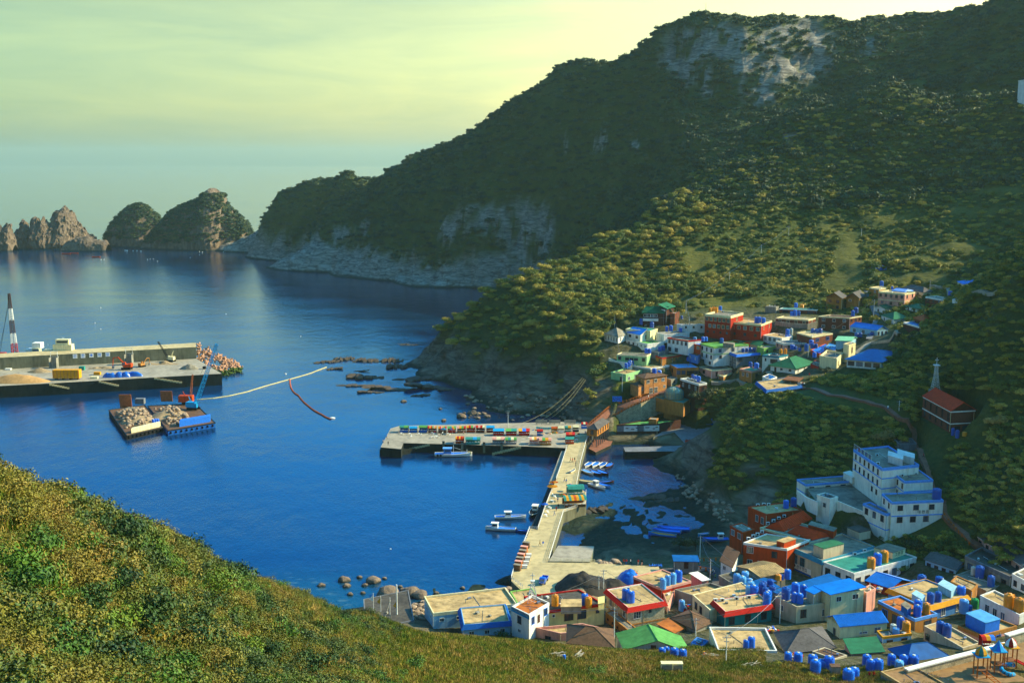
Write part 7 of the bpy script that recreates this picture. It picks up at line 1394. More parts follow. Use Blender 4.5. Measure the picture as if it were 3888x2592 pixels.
for px,ch in ((285,'안'),(315,'전'),(347,'✚'),(378,'제'),(409,'일')):
    # the panel hangs on the wall face: intersect the view ray with the wall plane
    r_=V3(ray(px,1352-(px-285)*.055)); s=(_f-V3((0,0,CAMZ))).dot(_n)/r_.dot(_n); p=V3((0,0,CAMZ))+r_*s
    t=empty('wall_sign',p,'white square panel with a blue '+('cross' if ch=='✚' else 'letter')+' on the sea wall, '+{285:'leftmost',315:'second from left',347:'in the middle',378:'second from right',409:'rightmost'}[px]+' of five','sign','letter panels on the sea wall')
    m=MB(); m.box((0,0,0),(2.5,.16,2.5),math.atan2(_d.y,_d.x)); m.build('panel',K['twhite'],t); sign(ch,t,Matrix(((_d.x,0,_n.x,_n.x*.12),(_d.y,0,_n.y,_n.y*.12),(0,1,0,0),(0,0,0,1))),2.0,K['tblue'])
# vessels behind the sea wall
p=atY(45,1345,672); p.z=0; t=empty('crane_barge',p,'big red and white lattice crane barge moored behind the sea wall at the left edge','crane barge')
m=MB(); m.box((6,0,1.5),(44,14,3.6)); m.build('hull',K['rustp'],t); m=MB(); m.box((2,0,6),(7,6,6)); m.box((-6,0,7),(4,4,9)); m.build('winch_tower',K['tred'],t)
m=MB(); m.box((13,0,9),(7,6,10)); m.box((16,0,16),(5,5,3.4)); m.box((25,0,5.5),(4,4,6)); m.build('deckhouse',K['twhite'],t)
for k,(c,z0,z1) in enumerate((('tred',6,17),('twhite',17,23),('tbrown',23,31),('twhite',31,38),('darkbrick',38,47))):
    m=MB(); lboom(m,(2-(z0-6)*.03,0,z0),(2-(z1-6)*.03,0,z1),3.0-(z0-6)*.05,3.0-(z1-6)*.05,.2,5); m.build('boom_section',K[c],t)
m=MB(); m.tube((-7,0,11),(.9,0,46),.12,n=3); m.tube((-8,0,11),(.2,0,40),.1,n=3); m.build('cable',K['black'],t)
for px,w,h,lb in ((140,7,11,'small white boat bridge showing above the sea wall, left of two'),(185,8,10,'small white boat bridge showing above the sea wall, right of two'),(243,13,16,'tall cream wheelhouse of a workboat standing above the sea wall')):
    p=atY(px,1345,670); p.z=0; t=empty('workboat',p,lb,'boat'); m=MB(); m.prism([(-w*.7,-3),(w*.9,-3),(w*1.3,0),(w*.9,3),(-w*.7,3)],-.5,4); m.build('hull',K['tnavy'],t); m=MB(); m.box((0,0,4+(h+1-4)/2),(w*.85,4.5,h-3)); m.box((0,0,h+2.4),(w*.6,3.6,2.6 if w<12 else 3.2)); b=m.build('wheelhouse',K['cream'],t)
    m=MB(); m.box((0,-1.82,h+2.6),(w*.5,.05,1.2)); m.build('bridge_window',K['glass'],b); m=MB(); m.tube((0,0,h+3),(0,0,h+7 if w<12 else h+5),.15); m.box((0,0,h+5),(2,.1,.1)); m.build('mast',K['steelw'],t)
# ================================================================ MARKET
def striped(o,cols):
    for c in cols: o.data.materials.append(K[c])
def stall(px,py,w,d,cols,label,h=2.3,rise=.55,z=DK,rz=0,side='tred',group='market stalls on the quay'):
    t=empty('market_stall',atZ(px,py,z),label,'market stall',group,rz)
    n=len(cols); m=MB(); k=4*1
    prof=[(-d/2-.2,h-.15),(-d*.28,h+rise*.75),(0,h+rise),(d*.28,h+rise*.75),(d/2+.2,h-.15)]
    if rise<.1: prof=[(-d/2-.2,h-.2),(d/2+.2,h+.25)]
    idx=[]
    for i in range(n):
        x0=-w/2+w*i/n; x1=-w/2+w*(i+1)/n
        for a,b in zip(prof,prof[1:]):
            m.add([(x0,a[0],a[1]),(x1,a[0],a[1]),(x1,b[0],b[1]),(x0,b[0],b[1])],[(0,1,2,3)]); idx.append(i)
            m.add([(x0,a[0],a[1]-.05),(x1,a[0],a[1]-.05),(x1,b[0],b[1]-.05),(x0,b[0],b[1]-.05)],[(3,2,1,0)]); idx.append(i)
    me=m.mesh('canopy'); u=sorted(set(cols)); 
    for c in u: me.materials.append(K[c])
    for p_,i in zip(me.polygons,idx): p_.material_index=u.index(cols[i])
    link('canopy',me,None,t)
    pm=MB()
    for sx in(-1,1):
        for sy in(-1,1):
            q=MB(); q.tube((sx*w*.48,sy*d*.47,0),(sx*w*.48,sy*d*.47,h),.05,n=5); q.build('post',K['metal'],t)
    c=MB(); c.box((0,-d*.42,.55),(w*.9,.5,1.0)); c.box((0,d*.45,1.2),(w*.94,.06,2.2)); c.build('counter',K[side],t); 
    g=MB(); 
    for i in range(5): g.box((-w*.38+i*w*.19,-d*.42,1.12),(w*.13,.38,.14))
    g.build('fish_tray',K['twhite'],t); return t
ST={'t':'rteal','c':'tcyan','g':'rgreen','r':'tred','y':'tyel','p':'pink','o':'rorange','w':'cream','b':'tblue'}
S_=lambda s:[ST[c] for c in s]
for i,cs in enumerate(['tg','cc','gg','ryrgpy','yrpygr','gtyg','pygr','yrgp','rprw','cc']):
    stall(1533+i*36.5+rnd.uniform(-2,2),1639+rnd.uniform(-1.2,1.2),3.9+rnd.uniform(-.3,.2),3.0,S_(cs),f'stall with a {["teal-green","cyan","olive green","red-yellow striped","yellow-red striped","green-yellow striped","pink-yellow striped","yellow-red-green striped","red-white striped","bright cyan"][i]} canopy in the back row of the quay, {"leftmost" if i==0 else ORDN[i]+" from left"}',side=rnd.choice(['tred','brickw','orange','wood']) if i>2 else 'tnavy',h=2.2+rnd.uniform(-.15,.25),rz=rnd.uniform(-.04,.04))
for i,(x,cs) in enumerate([(1893,'cc'),(1941,'gt'),(1990,'ybr')]): stall(x,1650,5,3.2,S_(cs),f'wide market stall with a {["cyan","green","multicoloured"][i]} flat canopy right of the back row',rise=0.0)
stall(1746,1680,3.8,3.4,S_('yryro'),'stall with an orange and yellow striped canopy on the quay edge above the fishing boat',side='orange'); stall(1796,1683,6.6,3.6,S_('ttct'),'stall with a teal canopy on the quay edge above the fishing boat',side='rteal')
stall(1893,1683,5.4,3.4,S_('pwp'),'peach canopy stall in the middle of the quay edge',side='metal'); stall(1940,1684,5,3.4,S_('gtwg'),'green and white canopy stall in the middle of the quay edge',side='metal')
stall(2028,1683,4,3.6,S_('pwyp'),'smaller pink striped stall toward the pier, left of two',side='pink'); stall(2070,1686,5.4,3.8,S_('pgyp'),'wider pink striped stall toward the pier, right of two',side='ochre')
stall(2163,1682,4,3.2,S_('tt'),'stall with a teal canopy front at the corner of the pier',rise=0,side='orange'); stall(2166,1664,4,3.0,S_('ror'),'stall with a red and orange striped canopy at the corner of the pier',rise=0)
for i,(x,y,cs,sd) in enumerate([(2105,1642,'oo','tyel'),(2130,1641,'ww','pwhite'),(2156,1639,'ty','rteal'),(2186,1637,'ww','dark'),(2218,1625,'rwr','tblue'),(2050,1652,'rr','tnavy')]): stall(x,y,2.8,2.4,S_(cs),['small stall with an orange back sheet','small stall with a white cloth side','small stall with a teal and yellow side','dark-sided stall by the ramp foot','red and white striped stall at the ramp foot','blue-sided stall with a red canopy between the rows'][i],side=sd)
stall(2180,1918,8.2,5,S_('tytyoytyt'),'big green and orange striped marquee on the pier bulge',h=2.8,rise=.9,rz=R(8),side='wood'); stall(2184,1876,6.2,4.5,S_('ttt'),'green marquee behind the striped one on the pier bulge',h=2.8,rise=.9,rz=R(5),side='rteal')
stall(3745,2455,3.0,2.2,S_('ryb'),'round-topped striped play canopy behind the playground wall',z=16.5)
def umbrella(px,py,z,cols,label,r=1.35,h=2.2):
    t=empty('parasol',atZ(px,py,z),label,'parasol','parasols on the quay and pier'); m=MB(); idx=[]
    for i in range(8):
        a=i*math.pi/4; b=a+math.pi/4; m.add([(0,0,h+.55),(r*math.cos(a),r*math.sin(a),h),(r*math.cos(b),r*math.sin(b),h)],[(0,1,2),(2,1,0)]); idx+=[i,i]
    me=m.mesh('canopy'); u=sorted(set(cols))
    for c in u: me.materials.append(K[c])
    for p_,i in zip(me.polygons,idx): p_.material_index=u.index(cols[i%len(cols)])
    link('canopy',me,None,t); q=MB(); q.tube((0,0,0),(0,0,h+.7),.04,n=5); q.build('pole',K['steelw'],t)
for x,y,c,lb in [(1684,1646,'cc','cyan parasol among the back-row stalls'),(1717,1646,'ryb','rainbow parasol among the back-row stalls'),(2032,1650,'bwrw','blue, white and red parasol left of the pink ones'),(2060,1664,'pw','left of the two pink parasols'),(2086,1664,'pw','right of the two pink parasols'),(2110,1660,'ypg','yellow and pink parasol beside the pink pair'),(2192,1664,'rgw','red, green and white parasol at the pier corner'),(2164,1862,'brg','dark rainbow parasol before the green marquee'),(2136,1900,'ryg','red and yellow parasol on the pier left of the marquees'),(2068,1936,'bb','blue parasol on the left ledge of the pier'),(2347,1462,'rw','red and white parasol on the terrace of the yellow-green house')]:
    umbrella(x,y,DK if x<2300 else atY(x,y,545).z,S_(c),lb)
umbrella(2097,1868,DK,S_('yy'),'large yellow parasol on the left side of the pier, front one',2.1,2.3); umbrella(2102,1852,DK,S_('yo'),'yellow parasol behind the large yellow one on the pier',1.8,2.3)
def table(px,py,z,label,c='twhite'):
    t=empty('cafe_table',atZ(px,py,z),label,'table','white tables with stools on the quay',rnd.uniform(0,1)); m=MB(); m.lathe((0,0,.68),[(.5,0),(.5,.05)],10); m.build('table_top',K[c],t); m=MB(); m.tube((0,0,0),(0,0,.7),.05); m.build('leg',K['steelw'],t)
def chair(px,py,z,label,c='twhite'):
    t=empty('plastic_chair',atZ(px,py,z),label,'chair','plastic chairs on the quay',rnd.uniform(0,6)); m=MB(); m.box((0,0,.42),(.5,.5,.06)); m.build('seat',K[c],t); m=MB(); m.box((0,.24,.68),(.5,.05,.5)); m.build('backrest',K[c],t)
    for sx in(-.2,.2):
        for sy in(-.2,.2): m=MB(); m.box((sx,sy,.2),(.06,.06,.4)); m.build('leg',K[c],t)
for x,y in [(1643,1662),(1658,1660),(1524,1648),(1555,1650),(1590,1650),(1640,1647),(1700,1650),(1562,1661),(2010,1664),(2090,1680),(2187,1660),(2188,1672),(2105,1888),(2095,1905),(2085,1930),(2078,1945),(2072,1958)]: table(x,y,DK,'white plastic table set out '+('on the market quay' if y<1700 else 'along the left side of the pier'))
for x,y in [(1636,1664),(1650,1664),(1665,1662),(1650,1657),(1530,1650),(1561,1653),(1598,1652),(1646,1650),(1707,1652),(2192,1674),(2183,1676),(2110,1890),(2100,1908),(2090,1933),(2082,1948),(2100,1880),(2076,1962)]: chair(x,y,DK,'white plastic chair '+('on the market quay' if y<1700 else 'along the left side of the pier'))
for i,(x,y) in enumerate([(2468,2151),(2475,2150),(2482,2151),(2490,2150),(2497,2151),(2504,2150),(2511,2151)]): chair(x,y,DK-.2,'bright blue plastic chair in the row beside the shore lane','tblue')
# crates, truck, misc on the pier
for i,(x,y) in enumerate([(1998,2078),(1990,2094),(1985,2108),(1979,2122),(1974,2136),(1969,2150),(1964,2164)]):
    t=empty('fish_crate_stack',atZ(x,y,DK),'reddish stall cabinet on the near left pier edge, '+('farthest' if i==0 else 'nearest' if i==6 else ORDN[i]+' from the far end'),'cabinet','stall cabinets on the pier edge',R(-20)); m=MB(); m.box((0,0,.9),(2.1,1.2,1.8)); m.build('cabinet_body',K['rustp' if i%2 else 'rbrown'],t); m=MB(); m.box((0,0,1.85),(2.3,1.4,.1)); m.build('cabinet_top',K['pink' if i%2 else 'rgrey'],t)
for i,(x,y) in enumerate([(2008,2112),(2003,2124),(1998,2140),(1992,2155)]):
    t=empty('chest_freezer',atZ(x,y,DK),'white chest freezer beside the reddish cabinets, '+['farthest','second','third','nearest'][i]+' of four','freezer','freezers on the pier'); m=MB(); m.box((0,0,.45),(1.6,.8,.85)); m.build('freezer_body',K['twhite'],t); m=MB(); m.box((0,0,.92),(1.65,.85,.08)); m.build('lid',K['twhite'],t)
t=empty('flatbed_truck',atZ(2064,2210,DK),'small bright blue flatbed truck parked by the dark gravel heap','truck',None,R(255)); m=MB(); m.box((1.5,0,1.15),(1.5,1.7,1.3)); m.box((1.4,0,1.8),(1.1,1.6,.5)); c=m.build('cab',K['bplastic'],t); m=MB(); m.box((2.27,0,1.5),(.04,1.4,.6)); m.box((1.5,.86,1.5),(.8,.03,.5)); m.box((1.5,-.86,1.5),(.8,.03,.5)); m.build('windscreen',K['glass'],c)
m=MB(); m.box((-1,0,.85),(3.2,1.75,.12)); m.box((-1,.86,1.1),(3.2,.05,.4)); m.box((-1,-.86,1.1),(3.2,.05,.4)); m.box((-2.6,0,1.1),(.05,1.7,.4)); m.build('cargo_bed',K['bplastic'],t)
for x in (1.4,-1.7):
    for y in (-.8,.8): m=MB(); m.lathe((x,y,.38),[(.36,-.1),(.38,0),(.36,.1)],12,Matrix.Rotation(R(90),3,'X')); m.build('wheel',K['black'],t)
for y in (-.6,.6): m=MB(); m.box((2.27,y,.85),(.05,.25,.18)); m.build('headlight',K['twhite'],t)
t=empty('info_board',onground(2343,1535),'blue map board with dark shapes beside the ramp road','sign'); m=MB(); 
for x in(-2,2): m.box((x,0,1.3),(.15,.15,2.6))
m.build('post',K['dark'],t); m=MB(); m.box((0,-.05,1.9),(4.4,.12,2.5)); m.build('panel',K['tblue'],t); m=MB()
for x,z in [(-1.6,2.6),(-1.2,1.4),(-.6,2.3),(0,1.7),(.3,2.6),(.8,2.0),(1.4,1.3),(1.5,2.5),(-.3,1.1),(-1.7,1.9)]: m.box((x,-.13,z),(.45,.03,.25))
m.build('map_shape',K['black'],t)
for i,x in enumerate((2056,2106,2165)):
    t=empty('seat_screen',atZ(x,1600,DK+1.2),f'weathered grey board screen behind the market, {["left","middle","right"][i]} of three','screen','board screens behind the market'); m=MB(); m.box((0,0,0),(5.4,.15,1.5)); m.build('board',K['cpave'],t); m=MB()
    for q in(-2.2,0,2.2): m.box((q,.1,-.9),(.15,.15,2.4))
    m.build('post',K['dark'],t)
t=empty('banner',atZ(2073,1622,DK+1.2),'green and white cloth banner with blue lettering hung behind the stalls','banner'); m=MB()
for i in range(10): x=-4.5+i; sag=-.5*(1-((x+.5)/4.6)**2); m.box((x+.5,0,sag),(1.02,.04,1.0))
m.build('cloth',K['rmint'],t); m=MB()
for i in range(9): x=-4+i; m.box((x,-.05,-.45*(1-(x/4.6)**2)),(.45,.03,.45))
m.build('lettering',K['tblue'],t)
# ================================================================ POLES AND WIRES
def pole(px,py,pt,label,m_='steelw',z=None,arm=True,r=.14,lamp=False):
    p=atZ(px,py,z) if z is not None else onground(px,py); top=atY(px,pt,p.y); h=max(2,top.z-p.z); t=empty('utility_pole',p,label,'pole'); m=MB(); m.tube((0,0,-.5),(0,0,h),r,r*.7,8); m.build('pole_shaft',K[m_],t)
    if arm: m=MB(); m.box((0,0,h-.5),(1.8,.1,.1)); m.box((0,0,h-1.3),(1.2,.1,.1)); [m.tube((x,0,h-.45),(x,0,h-.2),.05,n=5) for x in(-.8,-.3,.3,.8)]; m.build('crossarm',K['metal'],t)
    return V3((p.x,p.y,p.z+h))
PT={}
for k,px,py,pt,lb,z in [('a',2960,2368,2246,'tall pale utility pole between the teal and beige buildings',None),('b',2331,2466,2304,'tall white utility pole left of the green-roofed house',None),('c',1941,2404,2292,'white pole at the left corner of the cross tower house',None),('d',2641,2416,2345,'grey pole right of the green-roofed house',None),('e',2756,2520,2411,'thin pole in the weeds before the white parapet house',None),('f',2696,2202,2122,'pale pole beside the pink shed',None),('g',2273,2258,2182,'shorter pole behind the cream house',4),('h',2291,2254,2160,'taller pole beside the shorter one behind the cream house',4),('i',2657,2130,2032,'pole beside the blue roofed market hut',None),('j',1929,1623,1564,'white pole on the market quay',DK),('k',2333,1250,1188,'pole behind the white pyramid-roofed pavilion',None),('l',2604,1190,1141,'pole right of the dark brick house at the wood edge',None),('m',2616,1262,1202,'pole beside the long white house',None),('n',3529,1124,1063,'pole by the curved tiled roof house',None),('o',3316,1216,1138,'pole beside the green gable cottage',None),('p',2994,898,858,'pole on the scrub ridge above the village',None),('q',3270,903,867,'pole on the terraces right of the sunlit field',None),('r',2890,962,930,'pole halfway down the scrub ridge',None),('s',2769,1067,1033,'pole low on the slope above the red hotel',None),('t',3413,1565,1520,'lamp post beside the hill path left of the church',None),('u',3068,1360,1306,'pole among the tanks of the crowded middle',None),('v',2362,1490,1420,'cross-shaped pole by the yellow-green house',None),('w',2870,1350,1322,'pole behind the four-tank house',None)]:
    PT[k]=pole(px,py,pt,lb,z=z)
def wire(a,b,label,sag=1.5,r=.035):
    pts=[a.lerp(b,i/12)-V3((0,0,sag*4*(i/12)*(1-i/12))) for i in range(13)]; cable('wire',label,pts,r,'rope' if r>.05 else 'metal','wire',3)
for a,b,lb in [('p','r','wire running down the scrub ridge'),('r','s','wire crossing the slope below the ridge'),('s','l','wire coming down to the village edge'),('b','c','wire across the roofs of the cream and cross tower houses'),('b','d','wire passing over the green roof'),('d','a','wire in front of the teal house'),('g','h','short wire between the twin poles'),('a','f','wire over the tank mass'),('f','i','wire along the shore lane'),('k','m','wire above the white gable house')]: wire(PT[a],PT[b],lb)
_c=atY(2215,1432,548)
for i,(x,y) in enumerate([(1900,1618),(1960,1617),(1990,1616)]): wire(atZ(x,y,DK),atY(2212+i*6,1432+i*4,540),['leftmost','middle','rightmost'][i]+' long cable rising from the market quay to the headland top',6,.06)
for i,(px,py,pt,fl) in enumerate([(1418,2318,2250,'twhite'),(1446,2318,2260,'tyel'),(1481,2330,2267,None),(1507,2330,2218,'tyel')]):
    p=atZ(px,py+40,5.2); p=V3((atZ(px,py,5.5).x,atZ(px,py,5.5).y,5.4)); top=atY(px,pt,p.y); t=empty('flag_pole',p,['thin pole with a white pennant on the boarded shed','thin pole with an orange pennant on the boarded shed','bare thin pole on the boarded shed','thick white pole with an orange pennant on the boarded shed'][i],'flag pole'); h=top.z-p.z; m=MB(); m.tube((0,0,0),(0,0,h),.07 if i<3 else .2,n=6); m.build('pole_shaft',K['steelw'],t)
    if fl: hh=h-.4 if i<3 else h*.45; m=MB(); m.add([(0,-.02,hh),(-1.0,-.25,hh-1.3),(-.15,-.05,hh-1.9),(0,.02,hh),(-1.0,-.2,hh-1.3),(-.15,0,hh-1.9)],[(0,1,2),(5,4,3)]); m.build('flag',K[fl],t)
p=atY(2680,45,1169); t=empty('summit_mast',p,'thin mast on the top of the far mountain','mast'); m=MB(); m.tube((0,0,-1),(0,0,8),.25,n=5); m.build('mast_shaft',K['metal'],t)
_gx=(3868-CX)/F*800*1.0; _gz=ground(_gx,800); _u,_v=proj((_gx,800,_gz+6.5)); B('ridge_building','white building with a roof tower on the ridge at the right edge',(_u,_v),(_u-46,_v-4),(_u+30,_v-4),0,'white','twhite',par=.3,cat='building',zr=_gz+6.5,lw=[w1(3,1,2,1.5,'b')])
# ================================================================ PEOPLE
def person_mesh(seed):
    """one continuous figure grown with a skin over a small skeleton"""
    r=random.Random(seed); me=bpy.data.meshes.new('person'); st=.16+.14*r.random(); 
    if r.random()<.5: st*=-1
    V=[(0,0,.92),(0,0,1.15),(0,0,1.40),(0,0,1.50),(0,.01,1.62),(.10,0,.86),(.10,st,.48),(.10,st*1.3,.06),(.10,st*1.3+.14,.03),(-.10,0,.86),(-.10,-st*.7,.48),(-.10,-st*1.4,.08),(-.10,-st*1.4+.14,.04),(.20,0,1.40),(.26,-.05,1.14),(.24,.10,.92),(-.20,0,1.40),(-.26,.02,1.14),(-.22,.12,.94),(0,.02,1.70)]
    E=[(0,1),(1,2),(2,3),(3,4),(0,5),(5,6),(6,7),(7,8),(0,9),(9,10),(10,11),(11,12),(2,13),(13,14),(14,15),(2,16),(16,17),(17,18),(4,19)]
    me.from_pydata(V,E,[]); o=bpy.data.objects.new('tmp',me); COL.objects.link(o); md=o.modifiers.new('s','SKIN'); 
    if not me.skin_vertices: bpy.context.view_layer.objects.active=o; me.attributes
    rad=[.15,.14,.16,.06,.10,.10,.075,.045,.04,.10,.075,.045,.04,.07,.05,.035,.07,.05,.035,.085]
    sv=me.skin_vertices[0].data if me.skin_vertices else None
    if sv:
        for i,q in enumerate(rad): sv[i].radius=(q,q*.85)
        sv[0].use_root=True
    sb=o.modifiers.new('d','SUBSURF'); sb.levels=1; dg=bpy.context.evaluated_depsgraph_get(); out=bpy.data.meshes.new_from_object(o.evaluated_get(dg)); bpy.data.objects.remove(o)
    for k in range(3): out.materials.append(None)
    for p_ in out.polygons:
        c=p_.center; p_.material_index=2 if c.z>1.50 or (abs(c.x)>.2 and c.z<1.0) else (1 if c.z<.93 else 0)
    return out
try: PMS=[person_mesh(s) for s in range(4)]
except Exception as e: print('person',e); PMS=[]
hb_=MB(); hb_.lathe((0,-.02,1.66),[(.10,-.05),(.12,.03),(.10,.11),(.04,.15)],10); hmm=hb_.mesh('hair'); hmm.materials.append(K['black'])
SHC={'red':'tred','blue':'tblue','white':'twhite','black':'black','yellow':'tyel','navy':'tnavy','pink':'pink','green':'rgreen'}
def person(px,py,z,shirt,pants,label,rz=None,s=1.0):
    p=atZ(px,py,z) if z is not None else onground(px,py); o=link('person',rnd.choice(PMS)); o.location=p; o.rotation_euler=(0,0,rnd.uniform(0,6.28) if rz is None else rz); o.scale=(s,s,s)
    for i,c in enumerate((SHC[shirt],SHC[pants],'skin')): o.material_slots[i].link='OBJECT'; o.material_slots[i].material=K[c]
    tag(o,label,'person'); h=link('hair',hmm,None,o); return o
if PMS:
  for x,y,z,a,b,lb in [(2166,1752,DK,'red','black','person in red walking up the upper pier, left of three'),(2174,1754,DK,'red','black','person in red walking up the upper pier, middle of three'),(2182,1752,DK,'black','red','person in a dark top on the upper pier, right of three'),(2186,1768,DK,'black','black','person in black by the railing above the white boat on the pier'),(2143,1830,DK,'black','navy','person in black on the pier above the yellow parasols'),(2150,1834,DK,'navy','black','person in navy beside the one in black above the yellow parasols'),(2050,2071,DK,'yellow','black','person in a yellow top on the lower pier'),(2062,2073,DK,'blue','white','person in a blue top and white trousers on the lower pier'),(2105,1957,DK,'white','navy','person in white at the middle of the pier'),(2112,1940,DK,'red','black','person in red among the tables on the pier'),(2120,1930,DK,'black','black','person in black left of the marquee'),(2118,1905,DK,'navy','black','person in navy beside the marquee'),(1455,1683,DK-.3,'yellow','black','person in yellow at the left end of the market quay'),(1468,1664,DK,'navy','black','person in navy near the left end of the market quay'),(1474,1690,DK,'black','black','person crouching at the quay corner'),(1672,1652,DK,'black','black','person in black by the back-row stalls, left one'),(1680,1652,DK,'white','black','person in white by the back-row stalls'),(1650,1648,DK,'red','navy','person in red by the back-row stalls'),(1640,1648,DK,'black','navy','person in black behind the white tables'),(1760,1650,DK,'pink','black','person in pink at the middle back-row stalls'),(2222,1650,DK,'navy','black','person in navy at the pier root, left one'),(2228,1652,DK,'black','black','person in black at the pier root, right one'),(2232,1668,DK,'blue','navy','person in blue by the stilt house railing'),(2430,1528,13.4,'white','white','person in white on the ramp road, left of two'),(2436,1526,13.6,'black','white','person in black and white on the ramp road, right of two'),(2462,1512,14.8,'white','white','person in white higher up the ramp road'),(3047,1466,None,'red','navy','person in red on the path at the hill top, left one'),(3054,1468,None,'white','black','person in white on the path at the hill top, right one'),(3072,1432,None,'red','black','person in red by the pergola'),(3371,1558,None,'white','navy','person in white on the hill path by the lamp post'),(3506,1738,None,'red','black','person in dark red on the path above the hotel'),(3300,2578,None,'red','black','person in a red jacket at the bottom edge, left of three'),(3316,2580,None,'red','black','person in a red jacket at the bottom edge, middle of three'),(3343,2580,None,'red','black','person in a red jacket at the bottom edge, right of three'),(3839,2422,None,'black','navy','person in black standing behind the playground wall'),(2368,2141,DK,'red','black','person in red at the plaza edge, leftmost'),(2378,2142,DK,'red','navy','person in red at the plaza edge, second'),(2394,2141,DK,'white','black','person in white at the plaza edge'),(2423,2143,DK,'red','pink','person in red and pink on the shore lane'),(2437,2144,DK,'black','pink','person in a dark top on the shore lane'),(2625,2153,None,'navy','black','person in navy on the shore lane'),(2657,2154,None,'pink','navy','person in pink on the shore lane'),(2705,2180,None,'white','black','person in white in the group on the shore lane bend'),(2712,2184,None,'white','navy','second person in white in the group on the lane bend'),(2716,2200,None,'green','black','person in green on the lane bend')]:
    person(x,y,z,a,b,lb,s=1.05)
# ================================================================ PLAYGROUND, SLOPE CLUTTER
deck('playground',[(3440,2560),(3640,2507),(3830,2455),(3905,2430),(3960,2640),(3500,2650)],18.6,12,'play','concw')
def stonewall(label,a,b,z,h,th=.9):
    A=atZ(*a,z);B_=atZ(*b,z); o=A.copy(); d=(B_-A); d.z=0; dn=d.normalized(); n=V3((-dn.y,dn.x,0))*th/2; t=empty('stone_wall',o,label,'wall')
    for nm,zz0,zz1,k,mm in (('wall',-h-3,0,1,'stone'),('coping',.003,.3,1.5,'twhite')):
        m=MB(); q=[-n*k,d-n*k,d+n*k,n*k]; m.add([(p.x,p.y,zz0) for p in q]+[(p.x,p.y,zz1) for p in q],[(3,2,1,0),(4,5,6,7),(0,1,5,4),(1,2,6,5),(2,3,7,6),(3,0,4,7)]); m.build(nm,K[mm],t)
stonewall('long stone wall with a white coping behind the playground',(3440,2543),(3822,2444),20.2,1.6); stonewall('stone wall with a white coping at the right edge behind the playground',(3822,2412),(3925,2382),20.2,1.6)
def playtower(px,py,roof,label,s=1.0,slide=None):
    t=empty('play_tower',atZ(px,py,18.6),label,'play tower','play towers in the playground',0,s)
    for x in(-.8,.8):
        for y in(-.8,.8): m=MB(); m.box((x,y,1.9),(.16,.16,3.8)); m.build('post',K['railo'],t)
    m=MB(); m.box((0,0,1.3),(1.8,1.8,.12)); m.build('platform',K['wood'],t); m=MB(); m.box((0,0,3.75),(2.3,2.3,.14)); m.build('roof_plate',K['tcyan' if roof!='w' else 'tyel'],t)
    m=MB(); idx=[]; cc={'y':('tyel','rteal'),'b':('tcyan','tblue'),'w':('twhite','tred')}[roof]
    prof=[(1.0,3.85),(1.02,4.2),(.8,4.7),(.35,5.1),(.05,5.3)] if roof!='b' else [(1.1,3.85),(.75,4.3),(.35,4.9),(.02,5.5)]
    for (r0,z0),(r1,z1) in zip(prof,prof[1:]):
        for i in range(8):
            a=i*math.pi/4;b=a+math.pi/4; m.add([(r0*math.cos(a),r0*math.sin(a),z0),(r0*math.cos(b),r0*math.sin(b),z0),(r1*math.cos(b),r1*math.sin(b),z1),(r1*math.cos(a),r1*math.sin(a),z1)],[(0,1,2,3)]); idx.append(i%2)
    me=m.mesh('domed_roof'); me.materials.append(K[cc[0]]); me.materials.append(K[cc[1]])
    for p_,i in zip(me.polygons,idx): p_.material_index=i
    link('domed_roof',me,None,t)
    if slide=='ladder':
        m=MB(); m.tube((.6,-.8,1.3),(2.6,-3.6,0),.07); m.tube((-.3,-.8,1.3),(1.7,-3.6,0),.07); 
        for i in range(7): u=i/7; m.tube((.6+2*u,-.8-2.8*u,1.3-1.3*u),(-.3+2*u,-.8-2.8*u,1.3-1.3*u),.05,n=4)
        m.build('climbing_ramp',K['railo'],t)
    if slide=='red':
        m=MB(); a=V3((.8,-.2,1.4)); b=V3((4.2,-3.4,.25)); d=(b-a).normalized(); sd_=d.cross(V3((0,0,1))).normalized()*.35
        m.add([a-sd_,a+sd_,b+sd_,b-sd_],[(0,1,2,3),(3,2,1,0)]); m.tube(a-sd_,b-sd_,.1,n=5); m.tube(a+sd_,b+sd_,.1,n=5); m.build('slide',K['tred'],t)
    if slide=='tube':
        m=MB(); pts=[V3((.9*math.cos(k*.5)*1.1+1.2,-1.2+.9*math.sin(k*.5),1.6-k*.13)) for k in range(13)]
        for p_,q_ in zip(pts,pts[1:]): m.tube(p_,q_,.38,n=8,cap=False)
        m.build('spiral_slide',K['tcyan'],t)
    return t
playtower(3720,2565,'y','play tower with a yellow and green onion roof and an orange climbing ramp',1.25,'ladder'); playtower(3785,2545,'b','play tower with a pointed blue roof and a turquoise spiral slide',1.25,'tube'); playtower(3832,2530,'w','play tower with a red and white onion roof and a long red slide',1.25,'red')
t=empty('climbing_net',atZ(3810,2555,18.6),'orange climbing net between the blue and red play towers','climbing frame'); m=MB()
for i in range(7): m.tube((-1.1+i*.36,-1.4,0),(-1.1+i*.36,.6,1.9),.05,n=4); m.tube((-1.1,-1.4+i*.33,i*.31),(1.06,-1.4+i*.33,i*.31),.05,n=4)
m.build('net',K['railo'],t)
railing('metal_fence','thin dark metal fence on the school roof edge at the bottom right',[atZ(3382,2528,19),atZ(3470,2560,19),atZ(3600,2600,19)],h=1.3,sp=1.2,m_='metal',bars=2)
